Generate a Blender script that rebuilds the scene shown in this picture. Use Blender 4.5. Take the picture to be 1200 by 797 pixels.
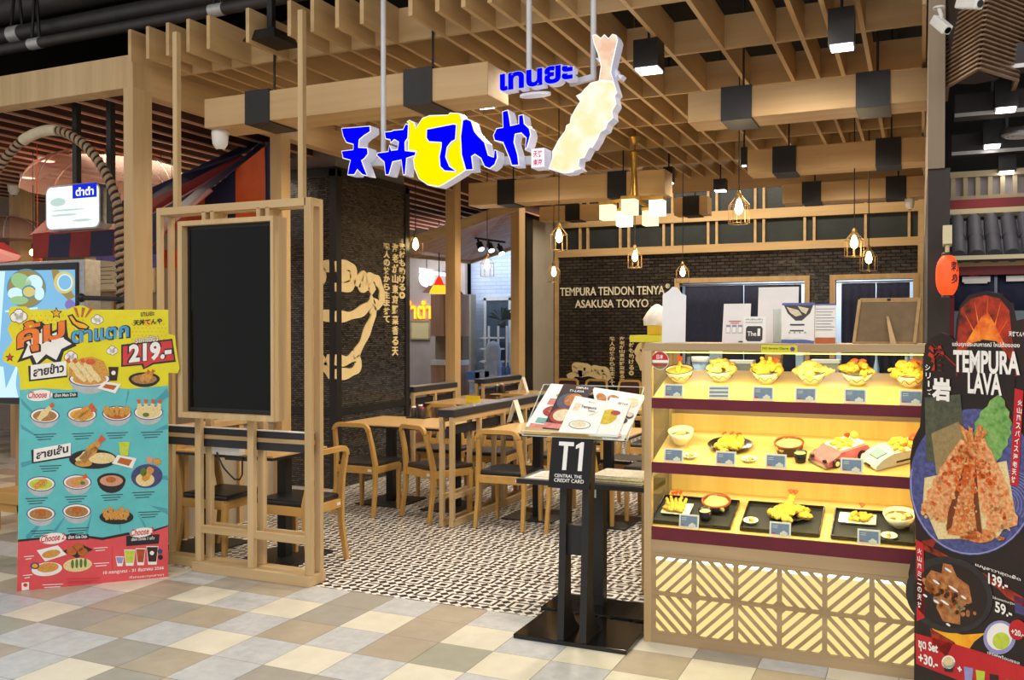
import bpy, bmesh, math, random
from mathutils import Vector, Matrix, noise as mnoise

# ------------------------------------------------------------------ clean scene
for _o in list(bpy.data.objects):
    bpy.data.objects.remove(_o, do_unlink=True)
SC = bpy.context.scene
COL = SC.collection
RND = random.Random(11)
PI = math.pi

# ------------------------------------------------------------------ camera
FPX, YAW, PITCH, EYE = 1065.68, math.radians(24.196), math.radians(-0.6346), 1.558
CAM_FW = Vector((-math.sin(YAW) * math.cos(PITCH), math.cos(YAW) * math.cos(PITCH), math.sin(PITCH)))
CAM_RT = Vector((math.cos(YAW), math.sin(YAW), 0))
CAM_UP = CAM_RT.cross(CAM_FW)
cam_data = bpy.data.cameras.new('camera')
cam = bpy.data.objects.new('camera', cam_data)
COL.objects.link(cam)
cam_data.sensor_width = 36.0
cam_data.lens = FPX / 1200.0 * 36.0
cam_data.clip_end = 200
cam.location = (0, 0, EYE)
cam.rotation_euler = Matrix((CAM_RT, CAM_UP, -CAM_FW)).transposed().to_euler()
SC.camera = cam

# ------------------------------------------------------------------ colour management, world, lights
SC.view_settings.view_transform = 'Standard'
SC.view_settings.look = 'None'
SC.view_settings.exposure = 0.32
SC.view_settings.gamma = 1.0
SC.view_settings.use_curve_mapping = False
world = bpy.data.worlds.new('world')
SC.world = world
world.use_nodes = True
world.node_tree.nodes['Background'].inputs[0].default_value = (1.0, 0.955, 0.91, 1)
world.node_tree.nodes['Background'].inputs[1].default_value = 0.52


def light(name, kind, loc, power, color=(1, 1, 1), size=0.3, size_y=None, rot=(0, 0, 0), cone=None, blend=1.0):
    d = bpy.data.lights.new(name, kind)
    d.energy = power
    d.color = color
    if kind == 'AREA':
        d.size = size
        if size_y:
            d.shape = 'RECTANGLE'
            d.size_y = size_y
    elif kind in ('POINT', 'SPOT'):
        d.shadow_soft_size = size
        if kind == 'SPOT':
            d.spot_size = cone or math.radians(120)
            d.spot_blend = blend
    o = bpy.data.objects.new(name, d)
    COL.objects.link(o)
    o.location = loc
    o.rotation_euler = rot
    return o


WARM = (1.0, 0.86, 0.66)
NEUT = (1.0, 0.975, 0.945)
# the mall's own ceiling panels above the walkway (in front of the shop, behind the camera)
light('mall_panel_light', 'AREA', (-3.2, 1.2, 4.4), 76, NEUT, 3.2, 1.2)
light('mall_panel_light', 'AREA', (1.2, 1.4, 4.4), 70, NEUT, 3.2, 1.2)
light('mall_panel_light', 'AREA', (-1.0, -2.4, 4.4), 90, NEUT, 4.0, 1.5)
# bare spots added just under the slats to brighten the restaurant, no fittings
for _x, _y, _p in ((-3.9, 5.9, 48), (-2.2, 5.6, 48), (-0.7, 5.4, 44), (-3.6, 8.0, 52), (-1.9, 7.6, 52), (-0.6, 7.4, 44),
                   (-3.6, 10.0, 52), (-1.9, 9.6, 52), (-0.7, 9.6, 44)):
    light('downlight_beam', 'SPOT', (_x, _y, 3.30), _p * 1.5, WARM, 0.09, cone=math.radians(150), blend=0.6)
light('rear_area_light', 'AREA', (-2.6, 12.6, 4.2), 110, WARM, 4.0, 0.6)  # area light high before the back wall


# ------------------------------------------------------------------ projection helpers: a pixel of the photograph on a plane of the place
def ray(px, py):
    return CAM_FW + CAM_RT * ((px - 600.0) / FPX) - CAM_UP * ((py - 398.5) / FPX)


def at_y(px, py, y):
    r = ray(px, py)
    return Vector((0, 0, EYE)) + r * (y / r.y)


def at_x(px, py, x):
    r = ray(px, py)
    return Vector((0, 0, EYE)) + r * (x / r.x)


def at_z(px, py, z):
    r = ray(px, py)
    return Vector((0, 0, EYE)) + r * ((z - EYE) / r.z)


def on_plane(px, py, p0, n):
    r = ray(px, py)
    c = Vector((0, 0, EYE))
    return c + r * ((p0 - c).dot(n) / r.dot(n))


# ------------------------------------------------------------------ materials
def lin(c):
    c /= 255.0
    return c / 12.92 if c <= 0.04045 else ((c + 0.055) / 1.055) ** 2.4


def rgb(h):
    if isinstance(h, str):
        h = h.lstrip('#')
        h = tuple(int(h[i:i + 2], 16) for i in (0, 2, 4))
    return (lin(h[0]), lin(h[1]), lin(h[2]), 1)


MATS = {}


def nd(nt, kind, **kw):
    n = nt.nodes.new(kind)
    for k, v in kw.items():
        setattr(n, k, v)
    return n


def mat(name, color, rough=0.5, metal=0.0, emit=None, strength=1.0, noise=None, bump=None, grain=None, spec=0.5,
        alpha=None, trans=0.0, coat=0.0, scale2=None):
    """noise=(scale, colour2, amount) mottles the colour; grain=axis stretches it like wood; bump=(scale, strength)."""
    if name in MATS:
        return MATS[name]
    m = bpy.data.materials.new(name)
    m.use_nodes = True
    nt = m.node_tree
    b = nt.nodes['Principled BSDF']
    b.inputs['Base Color'].default_value = rgb(color)
    b.inputs['Roughness'].default_value = rough
    b.inputs['Metallic'].default_value = metal
    b.inputs['Specular IOR Level'].default_value = spec
    b.inputs['Coat Weight'].default_value = coat
    if trans:
        b.inputs['Transmission Weight'].default_value = trans
    if alpha is not None:
        b.inputs['Alpha'].default_value = alpha
    if emit is not None:
        b.inputs['Emission Color'].default_value = rgb(emit)
        b.inputs['Emission Strength'].default_value = strength
    if noise or bump:
        tc = nd(nt, 'ShaderNodeTexCoord')
        mp = nd(nt, 'ShaderNodeMapping')
        nt.links.new(tc.outputs['Object'], mp.inputs['Vector'])
        if grain == 'x':
            mp.inputs['Scale'].default_value = (0.07, 1, 1)
        elif grain == 'y':
            mp.inputs['Scale'].default_value = (1, 0.07, 1)
        elif grain == 'z':
            mp.inputs['Scale'].default_value = (1, 1, 0.07)
    if noise:
        n = nd(nt, 'ShaderNodeTexNoise')
        n.inputs['Scale'].default_value = noise[0]
        n.inputs['Detail'].default_value = 4
        n.inputs['Roughness'].default_value = 0.6
        nt.links.new(mp.outputs[0], n.inputs['Vector'])
        cr = nd(nt, 'ShaderNodeValToRGB')
        cr.color_ramp.elements[0].position = 0.5 - 0.5 * (1 - noise[2]) - 0.0
        cr.color_ramp.elements[0].position = 0.32
        cr.color_ramp.elements[1].position = 0.68
        cr.color_ramp.elements[0].color = rgb(noise[1])
        cr.color_ramp.elements[1].color = rgb(color)
        nt.links.new(n.outputs['Fac'], cr.inputs['Fac'])
        nt.links.new(cr.outputs['Color'], b.inputs['Base Color'])
    if bump:
        n2 = nd(nt, 'ShaderNodeTexNoise')
        n2.inputs['Scale'].default_value = bump[0]
        n2.inputs['Detail'].default_value = 3
        nt.links.new(mp.outputs[0], n2.inputs['Vector'])
        bp = nd(nt, 'ShaderNodeBump')
        bp.inputs['Strength'].default_value = bump[1]
        bp.inputs['Distance'].default_value = 0.01
        nt.links.new(n2.outputs['Fac'], bp.inputs['Height'])
        nt.links.new(bp.outputs['Normal'], b.inputs['Normal'])
    MATS[name] = m
    return m


def emat(name, color, strength=1.0, noise=None):
    if name in MATS:
        return MATS[name]
    m = bpy.data.materials.new(name)
    m.use_nodes = True
    nt = m.node_tree
    nt.nodes.clear()
    e = nd(nt, 'ShaderNodeEmission')
    e.inputs[0].default_value = rgb(color)
    e.inputs[1].default_value = strength
    if noise:
        n = nd(nt, 'ShaderNodeTexNoise')
        n.inputs['Scale'].default_value = noise[0]
        tc = nd(nt, 'ShaderNodeTexCoord')
        nt.links.new(tc.outputs['Object'], n.inputs['Vector'])
        cr = nd(nt, 'ShaderNodeValToRGB')
        cr.color_ramp.elements[0].position = 0.38
        cr.color_ramp.elements[1].position = 0.62
        cr.color_ramp.elements[0].color = rgb(noise[1])
        cr.color_ramp.elements[1].color = rgb(color)
        nt.links.new(n.outputs['Fac'], cr.inputs['Fac'])
        nt.links.new(cr.outputs['Color'], e.inputs[0])
    o = nd(nt, 'ShaderNodeOutputMaterial')
    nt.links.new(e.outputs[0], o.inputs[0])
    MATS[name] = m
    return m


def glass(name, tint='#ffffff', mixf=0.08, rough=0.02, haze=0.0):
    """clear sheet: mostly lets light straight through, with a fresnel-like gloss"""
    if name in MATS:
        return MATS[name]
    m = bpy.data.materials.new(name)
    m.use_nodes = True
    nt = m.node_tree
    nt.nodes.clear()
    t = nd(nt, 'ShaderNodeBsdfTransparent')
    t.inputs[0].default_value = rgb(tint)
    g = nd(nt, 'ShaderNodeBsdfGlossy')
    g.inputs['Roughness'].default_value = rough
    lw = nd(nt, 'ShaderNodeLayerWeight')
    lw.inputs['Blend'].default_value = 0.15
    mu = nd(nt, 'ShaderNodeMath', operation='MULTIPLY')
    mu.inputs[1].default_value = mixf * 4
    nt.links.new(lw.outputs['Fresnel'], mu.inputs[0])
    mx = nd(nt, 'ShaderNodeMixShader')
    nt.links.new(mu.outputs[0], mx.inputs[0])
    nt.links.new(t.outputs[0], mx.inputs[1])
    nt.links.new(g.outputs[0], mx.inputs[2])
    o = nd(nt, 'ShaderNodeOutputMaterial')
    if haze:
        df = nd(nt, 'ShaderNodeBsdfDiffuse')
        df.inputs[0].default_value = rgb(tint)
        m2 = nd(nt, 'ShaderNodeMixShader')
        m2.inputs[0].default_value = haze
        nt.links.new(mx.outputs[0], m2.inputs[1])
        nt.links.new(df.outputs[0], m2.inputs[2])
        mx = m2
    nt.links.new(mx.outputs[0], o.inputs[0])
    MATS[name] = m
    return m


def wood(base, axis, c1, c2, rough=0.5, sc=9):
    return mat(base + '_' + axis, c1, rough, noise=(sc, c2, 0.6), grain=axis, bump=(sc * 5, 0.06))


for _a in 'xyz':
    wood('oak', _a, '#cdac7c', '#ba9868')            # slats and beams
    wood('pale_oak', _a, '#ccb084', '#b59669')       # frames and display case
    wood('chair_wood', _a, '#cda25c', '#b88c46', 0.42)
    wood('pink_wood', _a, '#c9a184', '#a67a5e')
    wood('grey_oak', _a, '#b79d78', '#9f8560')
M = MATS
mat('black_metal', '#1c1c1e', 0.45, noise=(30, '#161617', 0.5))
mat('black_gloss', '#0d0d0f', 0.12, noise=(40, '#0a0a0b', 0.5))
mat('charcoal', '#2b2b2e', 0.6, noise=(20, '#242427', 0.5))
mat('white_plastic', '#ecebe8', 0.4, noise=(20, '#e2e1dd', 0.5))
mat('white_paper', '#f1efea', 0.7, noise=(6, '#e9e6e0', 0.5))
mat('grey_metal', '#b9b9ba', 0.3, 0.8, noise=(30, '#a2a2a4', 0.5))
mat('silver_pipe', '#cfcfce', 0.35, 0.3, noise=(20, '#bdbdbb', 0.5))
mat('maroon', '#6a1228', 0.45, noise=(8, '#5d0f22', 0.5))
mat('navy', '#2c2e36', 0.6, noise=(14, '#25272e', 0.5))
mat('dark_leather', '#3c3634', 0.38, noise=(18, '#2f2a29', 0.5), bump=(120, 0.1))
mat('black_leather', '#1f232b', 0.35, noise=(18, '#171a20', 0.5), bump=(120, 0.1))
mat('maroon_leather', '#4f2226', 0.38, noise=(18, '#421a1e', 0.5))
mat('red_plastic', '#c8202c', 0.4, noise=(12, '#b81a26', 0.5))
mat('cream_cutout', '#ecd7a4', 0.5, noise=(10, '#e2ca92', 0.5))
mat('text_cream', '#f0e6cc', 0.5)
emat('bulb_glow', '#ffdf9c', 9)
emat('cool_lamp', '#fff6f2', 6)
emat('warm_lamp', '#fff0c8', 4)


# ------------------------------------------------------------------ mesh building
class MB:
    def __init__(s):
        s.v, s.f, s.m, s.s = [], [], [], []

    def add(s, vs, fs, m=0, smooth=False):
        o = len(s.v)
        s.v.extend(Vector(v) for v in vs)
        for f in fs:
            s.f.append([i + o for i in f])
            s.m.append(m)
            s.s.append(smooth)
        return s

    def box(s, x0, x1, y0, y1, z0, z1, m=0):
        vs = [(x, y, z) for z in (z0, z1) for y in (y0, y1) for x in (x0, x1)]
        return s.add(vs, [(0, 2, 3, 1), (4, 5, 7, 6), (0, 1, 5, 4), (2, 6, 7, 3), (0, 4, 6, 2), (1, 3, 7, 5)], m)

    def hexa(s, bottom, top, m=0):
        return s.add(list(bottom) + list(top), [(3, 2, 1, 0), (4, 5, 6, 7), (0, 1, 5, 4), (1, 2, 6, 5), (2, 3, 7, 6), (3, 0, 4, 7)], m)

    def bar(s, p, q, w, h, m=0, up=(0, 0, 1), w2=None, h2=None):
        p, q = Vector(p), Vector(q)
        d = (q - p).normalized()
        u = Vector(up)
        if abs(d.dot(u)) > 0.98:
            u = Vector((0, 1, 0))
        a = d.cross(u).normalized()
        b = a.cross(d).normalized()
        w2, h2 = w2 or w, h2 or h
        r0 = [p + a * (sx * w / 2) + b * (sy * h / 2) for sx, sy in ((-1, -1), (1, -1), (1, 1), (-1, 1))]
        r1 = [q + a * (sx * w2 / 2) + b * (sy * h2 / 2) for sx, sy in ((-1, -1), (1, -1), (1, 1), (-1, 1))]
        return s.hexa(r0, r1, m)

    def ribbon(s, pts, ws, hs, ax, m=0):
        """rectangular section swept along pts; ax = constant sideways axis"""
        pts = [Vector(p) for p in pts]
        ax = Vector(ax)
        n = len(pts)
        vs = []
        for i, p in enumerate(pts):
            d = (pts[min(i + 1, n - 1)] - pts[max(i - 1, 0)]).normalized()
            nn = ax.cross(d).normalized()
            w = ws[i] if isinstance(ws, (list, tuple)) else ws
            h = hs[i] if isinstance(hs, (list, tuple)) else hs
            for sx, sy in ((-1, -1), (1, -1), (1, 1), (-1, 1)):
                vs.append(p + ax * (sx * w / 2) + nn * (sy * h / 2))
        fs = [(3, 2, 1, 0), tuple(4 * (n - 1) + k for k in range(4))]
        for i in range(n - 1):
            for k in range(4):
                a, b = 4 * i + k, 4 * i + (k + 1) % 4
                fs.append((a, b, b + 4, a + 4))
        return s.add(vs, fs, m)

    def tube(s, pts, r, n=8, m=0, closed=False, smooth=True):
        pts = [Vector(p) for p in pts]
        N = len(pts)
        vs, fs = [], []
        prev = None
        for i, p in enumerate(pts):
            if closed:
                d = (pts[(i + 1) % N] - pts[i - 1]).normalized()
            else:
                d = (pts[min(i + 1, N - 1)] - pts[max(i - 1, 0)]).normalized()
            if prev is None:
                a = d.orthogonal().normalized()
            else:
                a = (prev - d * prev.dot(d)).normalized()
            prev = a
            b = d.cross(a)
            rr = r[i] if isinstance(r, (list, tuple)) else r
            for k in range(n):
                t = 2 * PI * k / n
                vs.append(p + (a * math.cos(t) + b * math.sin(t)) * rr)
        for i in range(N if closed else N - 1):
            j = (i + 1) % N
            for k in range(n):
                k2 = (k + 1) % n
                fs.append((i * n + k, i * n + k2, j * n + k2, j * n + k))
        s.add(vs, fs, m, smooth)
        if not closed:
            s.add(vs[:n], [tuple(range(n - 1, -1, -1))], m)
            s.add(vs[-n:], [tuple(range(n))], m)
        return s

    def lathe(s, prof, c=(0, 0, 0), n=24, m=0, smooth=True, sx=1.0, sy=1.0, cap=True):
        c = Vector(c)
        vs, fs = [], []
        for r, z in prof:
            for k in range(n):
                t = 2 * PI * k / n
                vs.append(c + Vector((r * math.cos(t) * sx, r * math.sin(t) * sy, z)))
        for i in range(len(prof) - 1):
            for k in range(n):
                k2 = (k + 1) % n
                fs.append((i * n + k, i * n + k2, (i + 1) * n + k2, (i + 1) * n + k))
        s.add(vs, fs, m, smooth)
        if cap and prof[0][0] > 1e-4:
            s.add(vs[:n], [tuple(range(n - 1, -1, -1))], m)
        if cap and prof[-1][0] > 1e-4:
            s.add(vs[-n:], [tuple(range(n))], m)
        return s

    def prism(s, poly, o, u, v, d, m=0, side=None):
        """polygon in (u,v) pushed out by vector d from origin o"""
        o, u, v, d = Vector(o), Vector(u), Vector(v), Vector(d)
        n = len(poly)
        a = [o + u * p[0] + v * p[1] for p in poly]
        b = [p + d for p in a]
        s.add(a, [tuple(range(n - 1, -1, -1))], m)
        s.add(b, [tuple(range(n))], m)
        s.add(a + b, [(i, (i + 1) % n, n + (i + 1) % n, n + i) for i in range(n)], m if side is None else side)
        return s

    def ball(s, c, r, m=0, sub=2, sq=(1, 1, 1), rot=None, lump=0.0, lf=3.0, seed=0.0):
        bm = bmesh.new()
        bmesh.ops.create_icosphere(bm, subdivisions=sub, radius=1.0)
        vs = []
        for vv in bm.verts:
            p = vv.co.copy()
            if lump:
                p *= 1 + lump * mnoise.noise(p * lf + Vector((seed, seed * 1.7, -seed)))
            p = Vector((p.x * sq[0], p.y * sq[1], p.z * sq[2])) * r
            if rot is not None:
                p = rot @ p
            vs.append(p + Vector(c))
        fs = [[q.index for q in f.verts] for f in bm.faces]
        bm.free()
        return s.add(vs, fs, m, True)

    def quad(s, a, b, c, d, m=0):
        return s.add([a, b, c, d], [(0, 1, 2, 3)], m)

    def glyphs(s, text, o, u, v, w=None, h=None, depth=0.0, m=0, bold=0.0, shear=0.0, align='l', bend=None):
        """lettering standing on origin o along unit u with unit v up, fitted to w and/or h (metres)"""
        gv, gf = glyph_mesh(text, bold, shear)
        if not gv:
            return s
        x0 = min(p[0] for p in gv); x1 = max(p[0] for p in gv)
        y0 = min(p[1] for p in gv); y1 = max(p[1] for p in gv)
        kx = w / (x1 - x0) if w else h / (y1 - y0)
        ky = h / (y1 - y0) if h else kx
        o, u, v = Vector(o), Vector(u), Vector(v)
        n = u.cross(v).normalized()
        off = {'l': 0, 'c': -(x1 - x0) * kx / 2, 'r': -(x1 - x0) * kx}[align]
        f0 = []
        for p in gv:
            q = o + u * ((p[0] - x0) * kx + off) + v * ((p[1] - y0) * ky)
            f0.append(q)
        if depth <= 0:
            return s.add(f0, gf, m)
        N = len(f0)
        fs = [list(reversed(f)) for f in gf] + [[i + N for i in f] for f in gf]
        cnt = {}
        for f in gf:
            for i in range(len(f)):
                e = (f[i], f[(i + 1) % len(f)])
                cnt[e] = cnt.get(e, 0) + 1
        for (a, b) in cnt:
            if (b, a) not in cnt:
                fs.append([a, b, b + N, a + N])
        return s.add(f0 + [p + n * depth for p in f0], fs, m)

    def build(s, name, mats, parent=None, local=False, bevel=0.0, subd=0, base=True, weld=False):
        me = bpy.data.meshes.new(name)
        if not isinstance(mats, (list, tuple)):
            mats = [mats]
        o = bpy.data.objects.new(name, me)
        COL.objects.link(o)
        if parent is not None:
            W = WORLD[parent]
            WORLD[o] = W
            inv = Matrix.Identity(4) if local else W.inverted()
            o.parent = parent
        else:
            if base and s.v:
                c = Vector(((min(p.x for p in s.v) + max(p.x for p in s.v)) / 2, (min(p.y for p in s.v) + max(p.y for p in s.v)) / 2, min(p.z for p in s.v)))
            else:
                c = Vector((0, 0, 0))
            W = Matrix.Translation(c)
            WORLD[o] = W
            o.location = c
            inv = W.inverted()
        me.from_pydata([tuple(inv @ p) for p in s.v], [], s.f)
        for mm in mats:
            me.materials.append(MATS[mm] if isinstance(mm, str) else mm)
        me.polygons.foreach_set('material_index', s.m)
        me.polygons.foreach_set('use_smooth', s.s)
        if weld:
            bm = bmesh.new(); bm.from_mesh(me)
            bmesh.ops.remove_doubles(bm, verts=bm.verts, dist=1e-5)
            bm.to_mesh(me); bm.free()
        me.update()
        if bevel:
            bv = o.modifiers.new('bevel', 'BEVEL')
            bv.width = bevel
            bv.segments = 2
            bv.limit_method = 'ANGLE'
        if subd:
            sd = o.modifiers.new('subdivision', 'SUBSURF')
            sd.levels = sd.render_levels = subd
        return o


WORLD = {}
_GL = {}


def glyph_mesh(text, bold, shear):
    key = (text, bold, shear)
    if key in _GL:
        return _GL[key]
    cu = bpy.data.curves.new('lettering', 'FONT')
    cu.body = text
    cu.size = 1.0
    cu.offset = bold
    cu.shear = shear
    cu.resolution_u = 3
    ob = bpy.data.objects.new('lettering', cu)
    COL.objects.link(ob)
    dg = bpy.context.evaluated_depsgraph_get()
    me = bpy.data.meshes.new_from_object(ob.evaluated_get(dg))
    gv = [tuple(p.co) for p in me.vertices]
    gf = [list(p.vertices) for p in me.polygons]
    # faces all wound towards +z
    out = []
    for f, p in zip(gf, me.polygons):
        out.append(f if p.normal.z >= 0 else list(reversed(f)))
    bpy.data.objects.remove(ob)
    bpy.data.curves.remove(cu)
    bpy.data.meshes.remove(me)
    _GL[key] = (gv, out)
    return _GL[key]


def tag(o, label=None, cat=None, group=None, kind=None):
    if label: o['label'] = label
    if cat: o['category'] = cat
    if group: o['group'] = group
    if kind: o['kind'] = kind
    return o


def thing(name, label, cat, loc=(0, 0, 0), rz=0.0, group=None):
    o = bpy.data.objects.new(name, None)
    COL.objects.link(o)
    o.empty_display_size = 0.1
    o.location = loc
    o.rotation_euler = (0, 0, rz)
    WORLD[o] = Matrix.Translation(Vector(loc)) @ Matrix.Rotation(rz, 4, 'Z')
    return tag(o, label, cat, group, 'thing')


def kids(o):
    return [c for c in COL.objects if c.parent == o]


def dup(root, loc, rz=0.0, label=None, group=None, scale=None):
    def rec(o, par):
        c = o.copy()
        COL.objects.link(c)
        if par is not None:
            c.parent = par
        for k in CH.get(o, []):
            rec(k, c)
        return c
    CH = {}
    for ob in COL.objects:
        if ob.parent is not None:
            CH.setdefault(ob.parent, []).append(ob)
    c = rec(root, None)
    c.location = loc
    c.rotation_euler = (0, 0, rz)
    if scale: c.scale = scale
    if label: c['label'] = label
    if group: c['group'] = group
    return c


def struct(mb, name, mats, parent=None, **kw):
    o = mb.build(name, mats, parent, **kw)
    if parent is None:
        o['kind'] = 'structure'
    return o


def clip_poly(poly, a, b, c):
    """keep a*x+b*y<=c"""
    out = []
    for i in range(len(poly)):
        p, q = poly[i], poly[(i + 1) % len(poly)]
        dp, dq = a * p[0] + b * p[1] - c, a * q[0] + b * q[1] - c
        if dp <= 0: out.append(p)
        if dp * dq < 0:
            t = dp / (dp - dq)
            out.append((p[0] + (q[0] - p[0]) * t, p[1] + (q[1] - p[1]) * t))
    return out


def ell(cx, cy, rx, ry, n=28, a0=0.0, a1=2 * PI, rot=0.0):
    k = n if abs(a1 - a0 - 2 * PI) < 1e-6 else n + 1
    out = []
    for i in range(k):
        t = a0 + (a1 - a0) * i / n
        x, y = rx * math.cos(t), ry * math.sin(t)
        out.append((cx + x * math.cos(rot) - y * math.sin(rot), cy + x * math.sin(rot) + y * math.cos(rot)))
    return out
# ================================================================== SETTING
# ---- node helper for maths
def nmath(nt, op, a, b=None, c=None):
    n = nd(nt, 'ShaderNodeMath', operation=op)
    for i, x in enumerate((a, b, c)):
        if x is None: continue
        if isinstance(x, (int, float)): n.inputs[i].default_value = x
        else: nt.links.new(x, n.inputs[i])
    return n.outputs[0]


def pattern_floor_mat():
    m = mat('patterned_tile', '#e9e2d6', 0.32)
    nt = m.node_tree
    b = nt.nodes['Principled BSDF']
    g = nd(nt, 'ShaderNodeNewGeometry')
    sp = nd(nt, 'ShaderNodeSeparateXYZ')
    nt.links.new(g.outputs['Position'], sp.inputs[0])
    def cell(o, off, per):
        t = nmath(nt, 'DIVIDE', nmath(nt, 'ADD', o, off), per)
        return nmath(nt, 'SUBTRACT', nmath(nt, 'FRACT', nmath(nt, 'ADD', t, 100.0)), 0.5)
    u, v = cell(sp.outputs[0], 2.057 + 0.1, 0.2), cell(sp.outputs[1], -4.685 + 0.1, 0.2)
    au, av = nmath(nt, 'ABSOLUTE', u), nmath(nt, 'ABSOLUTE', v)
    a = nmath(nt, 'MAXIMUM', au, av)
    core = nmath(nt, 'LESS_THAN', a, 0.115)
    ring = nmath(nt, 'MULTIPLY', nmath(nt, 'GREATER_THAN', a, 0.225), nmath(nt, 'LESS_THAN', a, 0.315))
    outer = nmath(nt, 'GREATER_THAN', a, 0.30)
    def sub(x):
        return nmath(nt, 'ABSOLUTE', nmath(nt, 'SUBTRACT', nmath(nt, 'FRACT', nmath(nt, 'ADD', nmath(nt, 'MULTIPLY', x, 3.0), 10.0)), 0.5))
    dia = nmath(nt, 'LESS_THAN', nmath(nt, 'ADD', sub(u), sub(v)), 0.49)
    dark = nmath(nt, 'MAXIMUM', nmath(nt, 'MAXIMUM', core, ring), nmath(nt, 'MULTIPLY', outer, dia))
    nz = nd(nt, 'ShaderNodeTexNoise'); nz.inputs['Scale'].default_value = 9
    nt.links.new(g.outputs['Position'], nz.inputs['Vector'])
    mx = nd(nt, 'ShaderNodeMix', data_type='RGBA')
    nt.links.new(dark, mx.inputs['Factor'])
    mx.inputs['A'].default_value = rgb('#ece8e2'); mx.inputs['B'].default_value = rgb('#2a2422')
    nt.links.new(mx.outputs['Result'], b.inputs['Base Color'])
    nt.links.new(nmath(nt, 'ADD', nmath(nt, 'MULTIPLY', nz.outputs['Fac'], 0.2), 0.2), b.inputs['Roughness'])
    return m


def brick_mat(name, c1, c2, mortar, axis, bw, bh, rough, gap=0.1, tilt=0.5):
    m = mat(name, c1, rough)
    nt = m.node_tree
    b = nt.nodes['Principled BSDF']
    g = nd(nt, 'ShaderNodeNewGeometry')
    sp = nd(nt, 'ShaderNodeSeparateXYZ')
    nt.links.new(g.outputs['Position'], sp.inputs[0])
    cb = nd(nt, 'ShaderNodeCombineXYZ')
    nt.links.new(sp.outputs[{'x': 0, 'y': 1}[axis]], cb.inputs[0])
    nt.links.new(sp.outputs[2], cb.inputs[1])
    br = nd(nt, 'ShaderNodeTexBrick')
    br.inputs['Scale'].default_value = 1.0
    br.inputs['Brick Width'].default_value = bw
    br.inputs['Row Height'].default_value = bh
    br.inputs['Mortar Size'].default_value = bh * gap
    br.inputs['Color1'].default_value = rgb(c1)
    br.inputs['Color2'].default_value = rgb(c2)
    br.inputs['Mortar'].default_value = rgb(mortar)
    nt.links.new(cb.outputs[0], br.inputs['Vector'])
    nt.links.new(br.outputs['Color'], b.inputs['Base Color'])
    # uneven hand-set face: low noise in the height so that single pieces catch the lamps
    nz = nd(nt, 'ShaderNodeTexNoise'); nz.inputs['Scale'].default_value = 0.9 / bw
    nt.links.new(g.outputs['Position'], nz.inputs['Vector'])
    h = nmath(nt, 'SUBTRACT', nmath(nt, 'MULTIPLY', nz.outputs['Fac'], tilt), br.outputs['Fac'])
    bp = nd(nt, 'ShaderNodeBump'); bp.inputs['Strength'].default_value = 0.7; bp.inputs['Distance'].default_value = bh * 0.25
    nt.links.new(h, bp.inputs['Height'])
    nt.links.new(bp.outputs[0], b.inputs['Normal'])
    return m


pattern_floor_mat()
brick_mat('mosaic_x', '#56504a', '#2b2825', '#080707', 'x', 0.052, 0.021, 0.2, 0.16)
brick_mat('mosaic_y', '#56504a', '#2b2825', '#080707', 'y', 0.052, 0.021, 0.2, 0.16)
brick_mat('back_brick', '#443c36', '#2b2622', '#100d0b', 'x', 0.13, 0.05, 0.16, 0.14, 0.9)
brick_mat('white_brick', '#d6dcea', '#cbd3e4', '#c0c8da', 'y', 0.22, 0.07, 0.5, 0.06)
mat('concrete', '#8d8681', 0.8, noise=(3, '#7b746e', 0.5), bump=(20, 0.1))
mat('plaster', '#aea392', 0.85, noise=(2, '#a39887', 0.5))
mat('pink_plaster', '#b9a79c', 0.85, noise=(3, '#ab998e', 0.5))
mat('dark_wall', '#35302e', 0.7, noise=(4, '#2c2826', 0.5))
mat('brown_wall', '#94826f', 0.7, noise=(6, '#86745f', 0.5), grain='z')
mat('ceiling_black', '#141315', 0.9, noise=(4, '#101011', 0.5))
mat('slate_panel', '#2c3334', 0.42, noise=(3, '#22292a', 0.5), bump=(30, 0.25))

# ---- mall floor: one face per tile
TS = 0.3003
mat('tile_cream', '#e0dac8', 0.34, noise=(9, '#d6cfba', 0.5))
mat('tile_beige', '#b5a895', 0.36, noise=(9, '#a99c88', 0.5))
mat('tile_grey', '#a7a299', 0.36, noise=(9, '#9c978d', 0.5))
mat('tile_light', '#c8c9c9', 0.34, noise=(16, '#b4b6b8', 0.5))
mat('tile_sage', '#a9a797', 0.36, noise=(9, '#9e9c8c', 0.5))
mat('grout', '#7c766b', 0.9)
seen = '''B 9 690;L 25 708;C 51 716;B 70 698;L 103 699;C 144 687;S 18 731;G 96 723;B 150 705;L 49 744;B 142 732;G 170 716;B 12 761;
L 90 753;L 169 744;L 42 773;G 135 764;C 78 783;B 162 776;G 135 791;B 222 689;C 240 696;G 276 686;L 270 702;B 319 690;G 210 713;B 244 720;
L 300 729;C 330 711;L 352 696;L 210 741;C 249 750;L 303 761;B 342 737;S 355 722;B 214 776;L 262 782;C 345 771;G 322 789;L 375 698;G 417 704;
L 472 713;B 525 720;C 366 708;G 393 720;C 442 729;B 495 738;C 532 746;B 372 738;L 405 749;B 463 759;S 510 767;C 382 774;L 427 779;C 489 786;
G 369 792;L 585 729;C 565 746;S 552 770;C 597 777;L 621 759;L 667 788;C 682 773;C 776 762;G 839 767;B 764 780;C 826 785;C 730 795'''
look = {}
for it in seen.replace('\n', '').split(';'):
    k, px, py = it.split()
    p = at_z(float(px), float(py), 0)
    look[(math.floor((p.x + 2.483) / TS), math.floor((p.y - 3.368) / TS))] = k
order = 'CBGLS'
mb = MB()
rt = random.Random(5)
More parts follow.
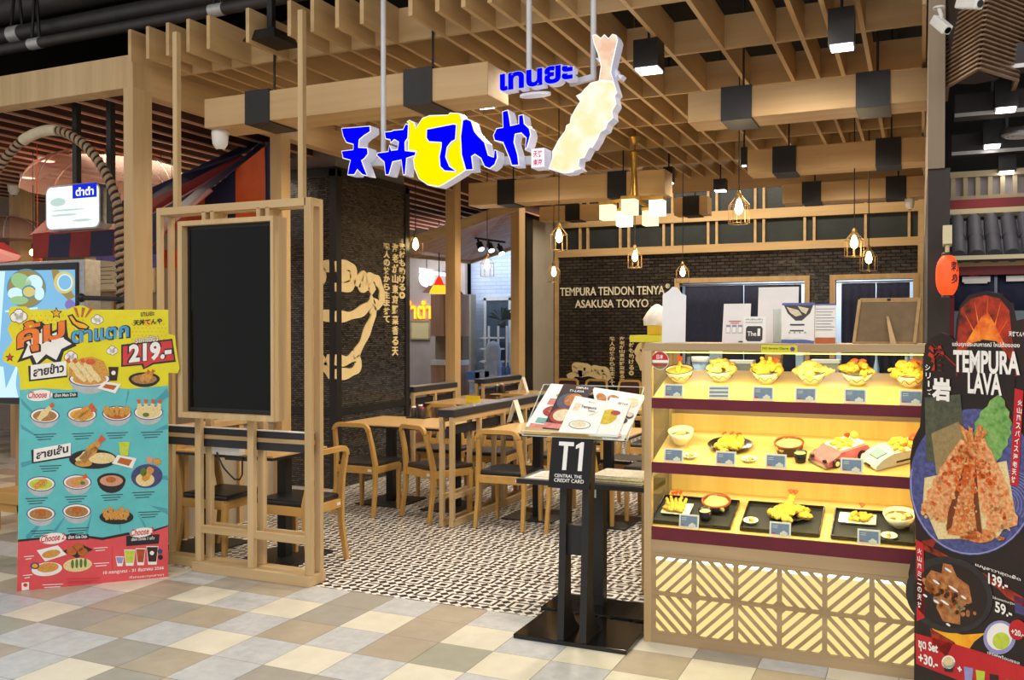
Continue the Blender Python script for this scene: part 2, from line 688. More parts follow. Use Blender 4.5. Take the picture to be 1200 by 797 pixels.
mb.quad((-14, -4, -0.003), (4, -4, -0.003), (4, 4.538, -0.003), (-14, 4.538, -0.003), 5)
mb.quad((-14, 4.538, -0.003), (-5.15, 4.538, -0.003), (-5.15, 15.6, -0.003), (-14, 15.6, -0.003), 5)
for i in range(-37, 22):
    for j in range(-24, 38):
        x0, y0 = -2.483 + i * TS, 3.368 + j * TS
        x1, y1 = x0 + TS, y0 + TS
        if j > 3:
            if x0 > -5.15: continue
            x1 = min(x1, -5.15)
        elif x0 > -5.15: y1 = min(y1, 4.538)
        k = look.get((i, j)) or rt.choice('CCBBGLLLS')
        g = 0.0012
        if y1 - y0 < 0.01: continue
        mb.quad((x0 + g, y0 + g, 0), (x1 - g, y0 + g, 0), (x1 - g, y1 - g, 0), (x0 + g, y1 - g, 0), order.index(k))
struct(mb, 'floor', ['tile_cream', 'tile_beige', 'tile_grey', 'tile_light', 'tile_sage', 'grout'])
mb = MB(); mb.box(-5.15, 2.6, 4.538, 15.5, -0.02, 0.0)
struct(mb, 'floor_patterned', 'patterned_tile')

# ---- ceiling void and outer dark walls
mb = MB(); mb.box(-14, 5, 3.6, 16, 4.7, 4.8)
struct(mb, 'ceiling', 'ceiling_black')
mb = MB(); mb.box(-14, -4.9, 15.5, 15.6, 0, 4.7)
struct(mb, 'wall_far', 'dark_wall')
mb = MB(); mb.box(-13.2, -13.1, 3.0, 15.6, 0, 4.7)
struct(mb, 'wall_far_left', 'pink_plaster')

# ---- back wall with two doorways
YB = 14.0
bx = lambda px: at_y(px, 350, YB).x
bz = lambda py, px=800: at_y(px, py, YB).z
D1 = (bx(797), bx(943)); D2 = (bx(979), bx(1070)); DT = bz(330, 900)
XL, XR = bx(655), 0.03
ZB = bz(297)
mb = MB()
for x0, x1, z0, z1 in ((XL, D1[0], 0, ZB), (D1[0], D1[1], DT, ZB), (D1[1], D2[0], 0, ZB), (D2[0], D2[1], DT, ZB), (D2[1], XR, 0, ZB)):
    mb.box(x0, x1, YB, YB + 0.15, z0, z1)
struct(mb, 'wall_back', 'back_brick')
mb = MB(); mb.box(-5.8, 0.1, YB + 0.02, YB + 0.15, ZB, 4.7)
struct(mb, 'wall_back_upper', 'slate_panel')
# wood frame of the wall: rails, studs and left edge
mb = MB()
zr = [(bz(297), bz(288)), (bz(261), bz(250)), (bz(224), bz(214))]
for z0, z1 in zr:
    mb.box(XL - 0.06, XR, YB - 0.05, YB + 0.02, z0, z1)
mb.box(XL - 0.06, XL, YB - 0.05, YB + 0.02, 0, zr[0][0])
studs = [680, 689, 727, 737, 778, 788, 830, 840, 885, 895, 943, 954, 1014, 1065]
for px in studs:
    x = bx(px)
    mb.box(x - 0.018, x + 0.018, YB - 0.03, YB + 0.03, zr[0][1], zr[2][0])
mb.box(XR - 0.07, XR - 0.001, YB - 0.054, YB + 0.024, 0, zr[2][1] + 0.003)
struct(mb, 'trim_1', 'oak_x')
# doorways: oak frames, lit kitchen beyond
for k, (d0, d1) in enumerate((D1, D2)):
    mb = MB()
    w = 0.075
    mb.box(d0 - w, d0, YB - 0.06, YB + 0.16, 0, DT + w)
    mb.box(d1, d1 + w, YB - 0.06, YB + 0.16, 0, DT + w)
    mb.box(d0, d1, YB - 0.06, YB + 0.16, DT, DT + w)
    struct(mb, 'door_%d' % (k + 1), 'oak_z')
mat('kitchen_white', '#d9e3ee', 0.5, noise=(3, '#cbd8e6', 0.5))
mb = MB(); mb.box(-5.5, 0.1, 15.4, 15.5, 0, 3.0); mb.box(-5.5, 0.1, 14.17, 15.5, 2.95, 3.0)
struct(mb, 'wall_kitchen', 'kitchen_white')
light('kitchen_light', 'AREA', (-1.6, 14.8, 2.8), 60, (0.72, 0.86, 1.0), 2.4, 0.6)

# ---- side walls
mb = MB(); mb.box(-5.66, -5.52, 12.8, 14.05, 0, 4.2)
struct(mb, 'wall_left', 'plaster')
mb = MB(); mb.box(0.03, 0.13, 5.0, 14.1, 0, 2.36)
struct(mb, 'wall_right', 'dark_wall')
mb = MB(); mb.box(0.0, 0.02, 5.05, 11.0, 3.2, 3.62, 0); mb.box(0.028, 0.105, 4.985, 14.1, 2.36, 4.6, 1)
struct(mb, 'wall_right_upper', ['oak_y', 'brown_wall'])

# ---- mosaic column near the left side
CX, CY0, CY1, CZ = -5.2, 7.39, 8.75, 3.13
mb = MB(); mb.box(-6.1, CX, CY0, CY1, 0, CZ)
o = struct(mb, 'column_mosaic', ['mosaic_x', 'mosaic_y'])
for p in o.data.polygons:
    if abs(p.normal.x) > 0.5: p.material_index = 1
mb = MB()
t = 0.07
mb.box(CX - t, CX + 0.015, CY0 - 0.015, CY0 + t, 0, CZ); mb.box(CX - t, CX + 0.015, CY1 - t, CY1 + 0.015, 0, CZ)
mb.box(-6.12, CX, CY0 - 0.015, CY0 + 0.03, CZ - 0.07, CZ + 0.02); mb.box(CX - 0.03, CX + 0.015, CY0, CY1, CZ - 0.07, CZ + 0.02)
mb.box(CX - 0.03, CX + 0.012, CY0, CY1, 0.72, 0.79); mb.box(-6.12, CX, CY0 - 0.012, CY0 + 0.03, 0.72, 0.79)
struct(mb, 'trim_2', 'black_metal', o)
mb = MB(); mb.box(-6.05, CX - 0.03, CY0 + 0.03, CY1 - 0.03, CZ + 0.02, 4.6)
struct(mb, 'column_concrete', 'concrete')
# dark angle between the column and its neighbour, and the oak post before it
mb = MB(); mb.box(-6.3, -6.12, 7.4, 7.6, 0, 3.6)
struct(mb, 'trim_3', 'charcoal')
a = at_y(324, 300, 6.3); b2 = at_y(337, 300, 6.3)
mb = MB(); mb.box(a.x, b2.x, 6.22, 6.34, 0, at_y(330, 157, 6.3).z)
struct(mb, 'trim_4', 'oak_z')

# ---- opening on the left, between the column and the back: two oak posts, a dark post, a low oak wall
mb = MB(); mb.box(-5.33, -5.2, 9.87, 10.02, 0, 3.5)
struct(mb, 'trim_5', 'oak_z')
mb = MB(); mb.box(-5.33, -5.2, 11.82, 12.03, 0, 3.5)
struct(mb, 'trim_6', 'oak_z')
mb = MB(); mb.box(-5.5, -5.4, 12.55, 12.8, 0, 4.0)
struct(mb, 'trim_7', 'black_metal')
mb = MB(); mb.box(-5.42, -5.34, 8.77, 12.1, 0, 0.66, 0); mb.box(-5.46, -5.30, 8.77, 12.1, 0.66, 0.70, 0)
struct(mb, 'wall_left_low', ['pink_wood_y'])

# ================================================================== slatted ceiling of the restaurant
SZ0, SZ1 = 3.41, 3.63
sl = thing('slatted_ceiling', 'open ceiling grid of upright oak slats over the restaurant', 'ceiling slats', (-2.5, 4.66, SZ0))
slx = [-4.985, -4.82, -4.64, -4.46, -4.286, -3.96, -3.629, -3.453, -3.268, -3.089, -2.75, -2.57, -2.40, -2.232, -2.046, -1.868, -1.537,
       -1.202, -0.872, -0.695, -0.52, -0.333]
cross = [5.08, 6.07, 7.07, 8.06, 9.05, 10.05]
for x in slx:
    mb = MB(); mb.box(x - 0.014, x + 0.014, 4.66, 11.0, SZ0, SZ1)
    mb.build('slat', 'oak_y', sl)
for y in cross:
    mb = MB(); mb.box(-4.97, 0.0, y - 0.014, y + 0.014, SZ0 + 0.001, SZ1 - 0.001)
    mb.build('cross_slat', 'oak_x', sl)
mb = MB(); mb.box(-4.97, 0.0, 11.0, 11.04, 3.24, SZ1)
mb.build('end_board', 'oak_x', sl)


# ================================================================== hanging box beams with black bands
def box_beam(x0, x1, y0, zb, h, dep, bands, label, rods=True):
    t = thing('hanging_beam', label, 'beam', ((x0 + x1) / 2, y0 + dep / 2, zb), 0, 'hanging oak box beams')
    mb = MB(); mb.box(x0, x1, y0, y0 + dep, zb, zb + h)
    mb.build('beam_body', 'oak_x', t, bevel=0.004)
    for b in bands:
        mb = MB(); mb.box(b - 0.1, b + 0.1, y0 - 0.012, y0 + dep + 0.012, zb - 0.012, zb + h + 0.012)
        mb.build('metal_band', 'black_metal', t)
        if rods:
            mb = MB(); mb.tube([(b + 0.02, y0 + dep / 2, zb + h), (b + 0.02, y0 + dep / 2, 4.7)], 0.008, 6)
            mb.build('hanger_rod', 'black_metal', t)
    return t


box_beam(-4.545, -2.36, 4.9, 2.96, 0.2, 0.30, (at_y(302, 125, 4.9).x, at_y(490, 100, 4.9).x), 'oak box beam with two black bands hanging above the big black screen')
box_beam(-1.44, 0.03, 6.1, 2.955, 0.2, 0.30, (at_y(863, 125, 6.1).x, at_y(1023, 105, 6.1).x), 'nearest oak box beam with black bands over the food case')
box_beam(-1.42, 0.03, 8.3, 2.955, 0.21, 0.30, (at_y(919, 190, 8.3).x, at_y(1041, 172, 8.3).x), 'middle oak box beam of the three stacked back over the food case')
box_beam(-1.40, 0.03, 10.4, 2.955, 0.21, 0.28, (at_y(951, 225, 10.4).x, at_y(1050, 215, 10.4).x), 'farthest of the three oak box beams over the food case, just before the back wall')
fz = at_y(600, 238, 8.9).z; fz1 = at_y(600, 211, 8.9).z
box_beam(at_y(549, 220, 8.9).x, at_y(779, 220, 8.9).x, 8.9, fz, fz1 - fz, 0.3, (at_y(593, 220, 8.9).x, at_y(723, 220, 8.9).x), 'long oak box beam behind the lantern chandelier')
gz = at_y(660, 258, 11.2).z; gz1 = at_y(660, 241, 11.2).z
box_beam(at_y(632, 250, 11.2).x, at_y(706, 250, 11.2).x, 11.2, gz, gz1 - gz, 0.25, (at_y(671, 250, 11.2).x,), 'short oak box beam against the back wall left of the chandelier')
box_beam(at_y(790, 240, 11.2).x, at_y(829, 240, 11.2).x, 11.2, at_y(800, 252, 11.2).z, 0.22, 0.25, (at_y(810, 240, 11.2).x,), 'short oak box beam against the back wall right of the chandelier')
# ================================================================== big black screen in its oak frame
FY0, FY1 = 4.51, 4.64
fxl, fxr, fzt = -4.595, -3.36, 2.36
fr = thing('screen_stand', 'tall open oak post frame that carries the big black screen', 'frame', (-3.98, 4.575, 0))
s_ = 0.034
def fpart(name, x0, x1, y0, y1, z0, z1, ax='z'):
    mb = MB(); mb.box(x0, x1, y0, y1, z0, z1)
    return mb.build(name, 'pale_oak_' + ax, fr, bevel=0.003)
for y in (FY0, FY1 - s_):
    fpart('post', fxr - 0.048, fxr, y, y + s_, 0.065, fzt)
    fpart('post', fxl, fxl + s_, y, y + s_, 0.065, fzt)
    fpart('post', at_y(228.2, 560, FY0).x, at_y(234.8, 560, FY0).x, y, y + s_, 0.065, 1.02)
    fpart('post', at_y(289.6, 560, FY0).x, at_y(296.9, 560, FY0).x, y, y + s_, 0.065, 1.02)
    fpart('rail', fxl + s_, fxr - s_, y, y + s_, fzt - 0.05, fzt, 'x')
    fpart('rail', at_y(230, 560, FY0).x, fxr - s_, y + 0.005, y + s_ - 0.005, 0.25, 0.30, 'x')
fpart('rail', fxl, fxl + s_, FY0 + s_, FY1 - s_, fzt - 0.05, fzt, 'y')
fpart('rail', fxr - s_, fxr, FY0 + s_, FY1 - s_, fzt - 0.05, fzt, 'y')
for px in (236, 300):
    x = at_y(px, 250, FY0).x
    fpart('bracket', x, x + 0.03, FY0, FY1, 2.22, 2.32, 'z')
    fpart('bracket', x + 0.07, x + 0.1, FY0, FY1, 2.22, 2.32, 'z')
fpart('base', at_y(227, 665, FY0).x, fxr, FY0 - 0.02, FY1 + 0.02, 0, 0.065, 'x')
fpart('base', fxl - 0.25, at_y(227, 665, FY0).x, FY0 + 0.06, FY1 + 0.02, 0, 0.065, 'x')
# navy bands with an oak rail between them, across the posts under the screen
z = lambda py: at_y(270, py, 4.6).z
for k, (a, b) in enumerate(((502, 509.5), (515, 524))):
    mb = MB(); mb.box(fxl, fxr - s_, 4.56, 4.59, z(b), z(a))
    mb.build('navy_band', 'navy', fr)
fpart('rail', fxl, fxr - s_, 4.555, 4.60, z(514.8), z(509.8), 'x')
mb = MB(); mb.box(fxl, fxr - s_, 4.555, 4.595, z(502), z(501))
mb.build('band_edge', 'white_plastic', fr)
for px, x in ((204, -4.44), (350, -3.44)):
    mb = MB(); mb.box(x - 0.018, x + 0.018, 4.52, 4.556, fzt, 3.5)
    mb.build('hanging_post', 'pale_oak_z', fr)
# the screen itself: oak box, black bezel, dark glass
tv = thing('wall_screen', 'big black switched-off screen standing upright in an oak box', 'screen', (-3.93, 4.47, 1.0))
x0, x1, y0, y1, z0, z1 = -4.305, -3.55, 4.40, 4.53, 1.003, 2.246
mb = MB(); w = 0.036
mb.box(x0, x0 + w, y0, y1, z0, z1); mb.box(x1 - 0.022, x1, y0, y1, z0, z1)
mb.box(x0 + w, x1 - 0.022, y0, y1, z0, z0 + 0.035); mb.box(x0 + w, x1 - 0.022, y0, y1, z1 - 0.03, z1)
mb.box(x0 + w, x1 - 0.022, y1 - 0.02, y1, z0 + 0.03, z1 - 0.03)
mb.build('screen_box', 'pale_oak_z', tv)
mb = MB(); a, b, c, d = x0 + w + 0.004, x1 - 0.026, z0 + 0.04, z1 - 0.034
mb.box(a, b, 4.445, 4.505, c, d)
bz_ = mb.build('bezel', 'black_metal', tv)
mat('screen_glass', '#08090b', 0.07, noise=(3, '#0a0b0d', 0.5), spec=0.22)
mb = MB(); mb.box(a + 0.02, b - 0.02, 4.441, 4.446, c + 0.025, d - 0.02)
mb.build('screen_panel', 'screen_glass', bz_)
# white adaptor box with its black lead, under the screen
t = thing('adaptor_box', 'white plastic adaptor box with black lead below the big screen', 'adaptor', (-4.02, 4.62, 0.67))
xa, xb = at_y(239, 525, 4.62).x, at_y(281, 525, 4.62).x
za, zb = at_y(260, 533, 4.62).z, at_y(260, 523.5, 4.62).z
mb = MB(); mb.box(xa, xb, 4.615, 4.67, za, zb); mb.build('case', 'white_plastic', t, bevel=0.005)
mb = MB(); mb.box(at_y(264, 525, 4.62).x, at_y(297, 525, 4.62).x, 4.615, 4.65, za - 0.03, za - 0.005); mb.build('bracket', 'black_metal', t)
mb = MB(); mb.tube([at_y(px, py, 4.61) for px, py in ((254, 530), (257, 538), (262, 548), (268, 555), (275, 562), (281, 562), (284, 556), (284, 535))], 0.006, 6)
mb.build('lead', 'black_metal', t)
mb = MB(); mb.box(-4.22, -4.0, 4.66, 4.74, 0, 0.045)
o = mb.build('power_strip', 'white_plastic', bevel=0.006)
tag(o, 'white power strip lying on the floor behind the screen frame', 'power strip')
mb = MB(); mb.box(-3.95, -3.72, 4.70, 4.86, 0, 0.03)
o = mb.build('floor_plate', 'black_metal')
tag(o, 'black metal plate on the floor under the screen', 'floor plate')


# ================================================================== chairs
def leg_path(s, front):
    if front:
        return [(s * 0.19, 0.185, 0.0), (s * 0.188, 0.19, 0.4)]
    return [(s * 0.20, -0.235, 0.0), (s * 0.195, -0.195, 0.25), (s * 0.193, -0.19, 0.43), (s * 0.180, -0.215, 0.58), (s * 0.168, -0.25, 0.715)]


def make_chair(label, seat='dark_leather', padded=None):
    t = thing('dining_chair', label, 'chair', (0, 0, 0), 0, 'oak dining chairs')
    for s in (-1, 1):
        mb = MB(); p = leg_path(s, True); mb.bar(p[0], p[1], 0.028, 0.032, w2=0.036, h2=0.042)
        mb.build('leg', 'chair_wood_z', t, local=True, bevel=0.005)
        mb = MB(); mb.ribbon(leg_path(s, False), 0.03, [0.032, 0.04, 0.05, 0.042, 0.036], (1, 0, 0))
        mb.build('leg', 'chair_wood_z', t, local=True, bevel=0.005)
    mb = MB()
    r, n = 0.055, 6
    pts = [(-0.168, -0.25, 0.715)]
    for i in range(n + 1):
        a = PI - i * PI / 2 / n
        pts.append((-0.168 + r + r * math.cos(a), -0.256 - 0.004 * math.sin(a), 0.715 + r * 0.95 * math.sin(a)))
    for i in range(n + 1):
        a = PI / 2 - i * PI / 2 / n
        pts.append((0.168 - r + r * math.cos(a), -0.256 - 0.004 * math.sin(a), 0.715 + r * 0.95 * math.sin(a)))
    pts.append((0.168, -0.25, 0.715))
    mb.ribbon(pts, 0.03, 0.036, (0, 1, 0))
    mb.build('back_rail', 'chair_wood_x', t, local=True, bevel=0.005)
    mb = MB()
    for s in (-1, 1):
        mb.box(s * 0.19 - 0.014, s * 0.19 + 0.014, -0.19, 0.19, 0.355, 0.415)
    mb.box(-0.19, 0.19, 0.175, 0.2, 0.355, 0.415); mb.box(-0.19, 0.19, -0.205, -0.18, 0.355, 0.415)
    mb.build('seat_frame', 'chair_wood_y', t, local=True, bevel=0.004)
    mb = MB(); mb.box(-0.2, 0.2, -0.185, 0.215, 0.415, 0.45)
    mb.build('seat', seat, t, local=True, bevel=0.015)
    mb = MB(); mb.box(0.13, 0.165, -0.209, -0.205, 0.375, 0.395)
    mb.build('inventory_tag', 'white_plastic', t, local=True)
    if padded:
        mb = MB(); mb.hexa([(-0.155, -0.235, 0.47), (0.155, -0.235, 0.47), (0.155, -0.21, 0.47), (-0.155, -0.21, 0.47)],
                           [(-0.15, -0.275, 0.735), (0.15, -0.275, 0.735), (0.15, -0.25, 0.735), (-0.15, -0.25, 0.735)])
        mb.build('back_pad', padded, t, local=True, bevel=0.01)
    return t


chairs = [  # x, y, turn, seat, label
    (-3.785, 4.96, PI / 2, 'black_leather', 'nearest oak chair, turned left, beside the screen frame with its open back towards the aisle'),
    (-4.42, 4.93, -PI / 2, 'black_leather', 'oak chair with a shiny black seat seen through the posts under the screen'),
    (-4.33, 6.62, 0.0, 'dark_leather', 'oak chair with a dark seat, leftmost at the table beside the black mosaic column'),
    (-3.667, 6.66, -0.44, 'dark_leather', 'oak chair turned at an angle to the left of the rail divider'),
    (-2.995, 6.63, 0.03, 'black_leather', 'oak chair with black seat just right of the rail divider'),
    (-2.40, 6.66, 0.0, 'dark_leather', 'oak chair half hidden behind the black card sign of the menu stand'),
    (-4.12, 7.62, PI, 'dark_leather', 'oak chair across the table by the mosaic column, its seat seen below the tabletop'),
    (-3.62, 7.62, PI + 0.1, 'dark_leather', 'oak chair across the column table, seen through the rail divider'),
    (-2.95, 7.66, PI, 'dark_leather', 'oak chair on the far side of the table right of the rail divider'),
    (-2.30, 7.62, PI - 0.1, 'dark_leather', 'oak chair on the far side of the table, behind the menu stand'),
    (-1.98, 7.28, PI / 2, 'dark_leather', 'oak chair with its legs seen under the newspaper table beside the food case'),
    (-4.55, 8.62, 0.0, 'dark_leather', 'oak chair whose rounded back rises behind the condiment tray by the column'),
    (-3.95, 8.70, 0.05, 'dark_leather', 'oak chair in the second row behind the rail divider'),
    (-3.05, 8.72, 0.0, 'dark_leather', 'oak chair in the second row behind the tilted menu tray'),
    (-2.40, 8.74, 0.0, 'dark_leather', 'oak chair in the second row nearest the food case'),
    (-4.5, 10.32, 0.0, 'dark_leather', 'oak chair in front of the rear table by the left opening'),
    (-4.55, 11.75, PI, 'dark_leather', 'oak chair behind the rear table near the grey wall'),
]
proto = {}
for x, y, rz, seat, lab in chairs:
    if seat not in proto:
        c = make_chair(lab, seat); c.location = (x, y, 0); c.rotation_euler = (0, 0, rz); proto[seat] = c
    else:
        dup(proto[seat], (x, y, 0), rz, lab)
bk = None
for px, pad, lab in ((664, 'maroon_leather', 'padded oak chair by the back wall, leftmost of the row, dark red back'), (698, 'black_leather', 'padded oak chair by the back wall with a black back'),
                     (737, 'maroon_leather', 'padded oak chair by the back wall nearest the food case, dark red back')):
    p = at_y(px, 445, 13.55)
    if pad == 'maroon_leather' and bk is not None:
        dup(bk, (p.x, 13.35, 0), PI, lab)
        continue
    c = make_chair(lab, pad, pad); c.location = (p.x, 13.35, 0); c.rotation_euler = (0, 0, PI)
    if bk is None: bk = c


# ================================================================== tables
mat('table_top', '#d6b27c', 0.28, noise=(5, '#c7a26a', 0.5), grain='x')
def make_table(x0, x1, y0, y1, label, zt=0.735, bases=None):
    t = thing('dining_table', label, 'table', ((x0 + x1) / 2, (y0 + y1) / 2, 0), 0, 'oak topped dining tables')
    mb = MB(); mb.box(x0, x1, y0, y1, zt - 0.012, zt); mb.build('table_top', 'table_top', t, bevel=0.002)
    mb = MB(); mb.box(x0 + 0.003, x1 - 0.003, y0 + 0.003, y1 - 0.003, zt - 0.03, zt - 0.012); mb.build('edge_band', 'black_metal', t)
    cy = (y0 + y1) / 2
    for bx_ in bases or (x0 + 0.28, x1 - 0.28):
        mb = MB(); mb.box(bx_ - 0.035, bx_ + 0.035, cy - 0.035, cy + 0.035, 0.012, zt - 0.03); mb.build('pedestal', 'black_metal', t)
        mb = MB(); mb.box(bx_ - 0.22, bx_ + 0.22, cy - 0.26, cy + 0.26, 0, 0.012); mb.build('base_plate', 'black_metal', t, bevel=0.003)
    return t


make_table(-4.95, -3.83, 4.74, 5.33, 'oak topped table standing behind the screen frame', bases=(-4.7, -3.97))
make_table(-4.70, -3.45, 6.70, 7.45, 'oak topped table beside the black mosaic column', bases=(-4.38, -3.72))
make_table(-3.28, -2.05, 6.66, 7.40, 'oak topped table with a paper tent card, right of the rail divider', bases=(-2.92, -2.3))
make_table(-5.12, -3.90, 8.98, 9.75, 'second-row oak table with a yellow card along the left opening')
make_table(-3.45, -2.2, 9.0, 9.75, 'second-row oak table hidden mostly behind the menu tray')
make_table(-5.05, -3.85, 10.55, 11.4, 'rear oak table by the left opening with a folded tent card')


# ================================================================== rail dividers between the tables
def divider(p, q, zt, label):
    p, q = Vector(p), Vector(q)
    t = thing('rail_divider', label, 'divider', ((p + q) / 2)[:2] + (0,), 0, 'low rail dividers')
    d = (q - p).normalized(); L = (q - p).length
    nrm = Vector((-d.y, d.x, 0)); W = 0.13
    V = lambda s, off, z: p + d * s + nrm * off + Vector((0, 0, z))
    mb = MB(); mb.bar(V(0, 0, zt - 0.03), V(L, 0, zt - 0.03), W + 0.01, 0.055); mb.build('top_rail', 'navy', t)
    mb = MB(); mb.bar(V(0, 0, zt + 0.0), V(L, 0, zt + 0.0), W, 0.008); mb.build('cap_strip', 'grey_metal', t)
    for off in (-W / 2 + 0.02, W / 2 - 0.02):
        mb = MB(); mb.bar(V(0, off, zt - 0.08), V(L, off, zt - 0.08), 0.035, 0.04); mb.build('side_rail', 'pale_oak_y', t)
        mb = MB(); mb.bar(V(0, off, 0.03), V(L, off, 0.03), 0.035, 0.05); mb.build('foot_rail', 'pale_oak_y', t)
        mb = MB(); mb.bar(V(0, off, 0.24), V(L, off, 0.24), 0.03, 0.035); mb.build('low_rail', 'pale_oak_y', t)
    mb = MB(); mb.bar(V(0.02, 0, zt - 0.17), V(L, 0, zt - 0.17), 0.025, 0.07); mb.build('navy_band', 'navy', t)
    n = max(2, round(L / 0.5))
    for i in range(n + 1):
        for off in (-W / 2 + 0.02, W / 2 - 0.02):
            s = 0.02 + (L - 0.04) * i / n
            mb = MB(); mb.bar(V(s, off, 0.05), V(s, off, zt - 0.1), 0.035, 0.035, up=(0, 1, 0)); mb.build('post', 'pale_oak_z', t)
    return t


divider((-3.40, 6.30, 0), (-3.40, 8.25, 0), 0.93, 'low rail divider with a navy top between the two nearest tables')
divider((-5.22, 8.80, 0), (-5.22, 9.84, 0), 0.92, 'low rail divider along the left opening next to the mosaic column')
divider((-5.22, 10.58, 0), (-5.22, 11.8, 0), 0.92, 'low rail divider along the left opening near the grey wall')


# ---- small things on the tables
def caddy(loc, label):
    t = thing('condiment_tray', label, 'condiment tray', loc, 0, 'dark condiment trays')
    x, y, z = loc
    mb = MB(); mb.box(x - 0.1, x + 0.1, y - 0.06, y + 0.06, z, z + 0.012); mb.build('tray', 'black_metal', t, bevel=0.003)
    for k, (dx, dy, h, r) in enumerate(((-0.045, 0.0, 0.085, 0.026), (0.01, 0.025, 0.10, 0.028), (0.05, -0.01, 0.08, 0.026))):
        mb = MB(); mb.lathe([(r, 0), (r, h * 0.75), (r * 0.6, h)], (x + dx, y + dy, z + 0.012), 14)
        j = mb.build('jar', 'dark_leather', t)
        mb = MB(); mb.lathe([(r * 0.75, h), (r * 0.75, h + 0.012), (0, h + 0.014)], (x + dx, y + dy, z + 0.012), 14)
        mb.build('lid', 'white_plastic' if k < 2 else 'red_plastic', j)
p = at_z(490, 490, 0.735)
caddy((p.x, p.y, 0.735), 'dark condiment tray of small jars on the table by the mosaic column')
p = at_z(573, 467, 0.735)
caddy((-5.0, 10.75, 0.735), 'dark condiment tray on the rear table by the left opening')


def tent(loc, rz, h, label):
    t = thing('tent_card', label, 'tent card', loc, rz, 'folded paper tent cards')
    for s in (-1, 1):
        mb = MB(); mb.hexa([(-0.045, s * 0.065 - 0.002, 0), (0.045, s * 0.065 - 0.002, 0), (0.045, s * 0.065 + 0.002, 0), (-0.045, s * 0.065 + 0.002, 0)],
                           [(-0.045, -0.002, h), (0.045, -0.002, h), (0.045, 0.002, h), (-0.045, 0.002, h)])
        mb.build('panel', 'white_paper', t, local=True)
p = at_z(604, 495, 0.735)
tent((p.x, p.y, 0.735), PI / 2, 0.20, 'folded white tent card on the table right of the rail divider')
p = at_z(589, 459, 0.735)
tent((-4.78, 11.0, 0.735), PI / 2, 0.2, 'folded white tent card on the rear table')
mat('yellow_card', '#e8cf2c', 0.5, noise=(20, '#d9bd20', 0.5))
mb = MB(); p = at_z(536, 478, 0.735)
p = Vector((-4.55, 9.06, 0.735))
mb.box(p.x - 0.09, p.x + 0.09, p.y, p.y + 0.006, 0.735, 0.825); mb.box(p.x - 0.09, p.x + 0.09, p.y, p.y + 0.07, 0.735, 0.739)
tag(mb.build('table_card', 'yellow_card'), 'small yellow table card on the second-row table at left', 'table card')


# ================================================================== menu stand with the card sign
ms = thing('menu_stand', 'black floor stand with a tilted clear menu tray and black card sign', 'menu stand', (-1.57, 4.4, 0))
mb = MB(); mb.box(-1.872, -1.278, 4.18, 4.60, 0, 0.022); mb.build('base_plate', 'black_gloss', ms, bevel=0.003)
for px0, px1 in ((653, 668), (679, 693)):
    xa, xb = at_y(px0, 640, 4.22).x, at_y(px1, 640, 4.22).x
    mb = MB()
    prof = [(4.19, 0.022), (4.215, 0.022), (4.23, 0.4), (4.235, 0.95), (4.33, 0.95), (4.31, 0.5), (4.29, 0.22), (4.31, 0.12), (4.36, 0.06), (4.44, 0.022)]
    prof = [(4.185, 0.022), (4.215, 0.5), (4.235, 0.98), (4.34, 1.0), (4.31, 0.75), (4.29, 0.45), (4.29, 0.25), (4.31, 0.14), (4.36, 0.07), (4.43, 0.022)]
    mb.prism(prof, (xa + 0.012, 0, 0), (0, 1, 0), (0, 0, 1), (0.035, 0, 0))
    mb.build('upright', 'black_metal', ms, bevel=0.002)
mb = MB(); mb.box(at_y(660, 640, 4.23).x, at_y(686, 640, 4.23).x, 4.24, 4.27, at_y(670, 650, 4.24).z, at_y(670, 615, 4.24).z)
mb.build('cross_plate', 'black_metal', ms)
# tray corners in space
A = at_y(612, 505, 4.26); B = at_y(735, 520, 4.26); C = at_y(757, 463, 4.55); D = at_y(644, 450, 4.55)
C = Vector((B.x, C.y, D.z - 0.0)); D.x = A.x + 0.0
C.x = A.x + (B.x - A.x); tu = (B - A).normalized(); A.z = B.z = (A.z + B.z) / 2
tu = Vector((1, 0, 0)); TW = B.x - A.x
tvv = (Vector((A.x, D.y, D.z)) - A); TL = tvv.length; tvv.normalize(); tn = tu.cross(tvv).normalized()
def tray_pt(s, t_, n_=0.0): return A + tu * s + tvv * t_ + tn * n_
def tray_uv(px, py):
    q = on_plane(px, py, A, tn) - A
    return q.dot(tu), q.dot(tvv)
glass('acrylic', '#f2f6f4', 0.12)
mb = MB()
mb.hexa([tray_pt(0, 0, -0.008), tray_pt(TW, 0, -0.008), tray_pt(TW, TL, -0.008), tray_pt(0, TL, -0.008)], [tray_pt(0, 0, -0.002), tray_pt(TW, 0, -0.002), tray_pt(TW, TL, -0.002), tray_pt(0, TL, -0.002)])
mb.hexa([tray_pt(0, 0, -0.002), tray_pt(TW, 0, -0.002), tray_pt(TW, 0.004, -0.002), tray_pt(0, 0.004, -0.002)], [tray_pt(0, 0, 0.03), tray_pt(TW, 0, 0.03), tray_pt(TW, 0.004, 0.03), tray_pt(0, 0.004, 0.03)])
mb.build('clear_tray', 'acrylic', ms)
mat('edge_light', '#e9eee9', 0.2, noise=(9, '#dde4de', 0.5))
mb = MB()
for a, b in (((0, 0, 0.03), (TW, 0, 0.03)), ((0, 0, -0.005), (TW, 0, -0.005)), ((0, 0, -0.005), (0, TL, -0.005)), ((TW, 0, -0.005), (TW, TL, -0.005)), ((0, TL, -0.005), (TW, TL, -0.005)), ((TW, 0, -0.005), (TW, 0, 0.03)), ((0, 0, -0.005), (0, 0, 0.03))):
    mb.bar(tray_pt(*a), tray_pt(*b), 0.004, 0.004)
mb.build('tray_edge', 'edge_light', ms)
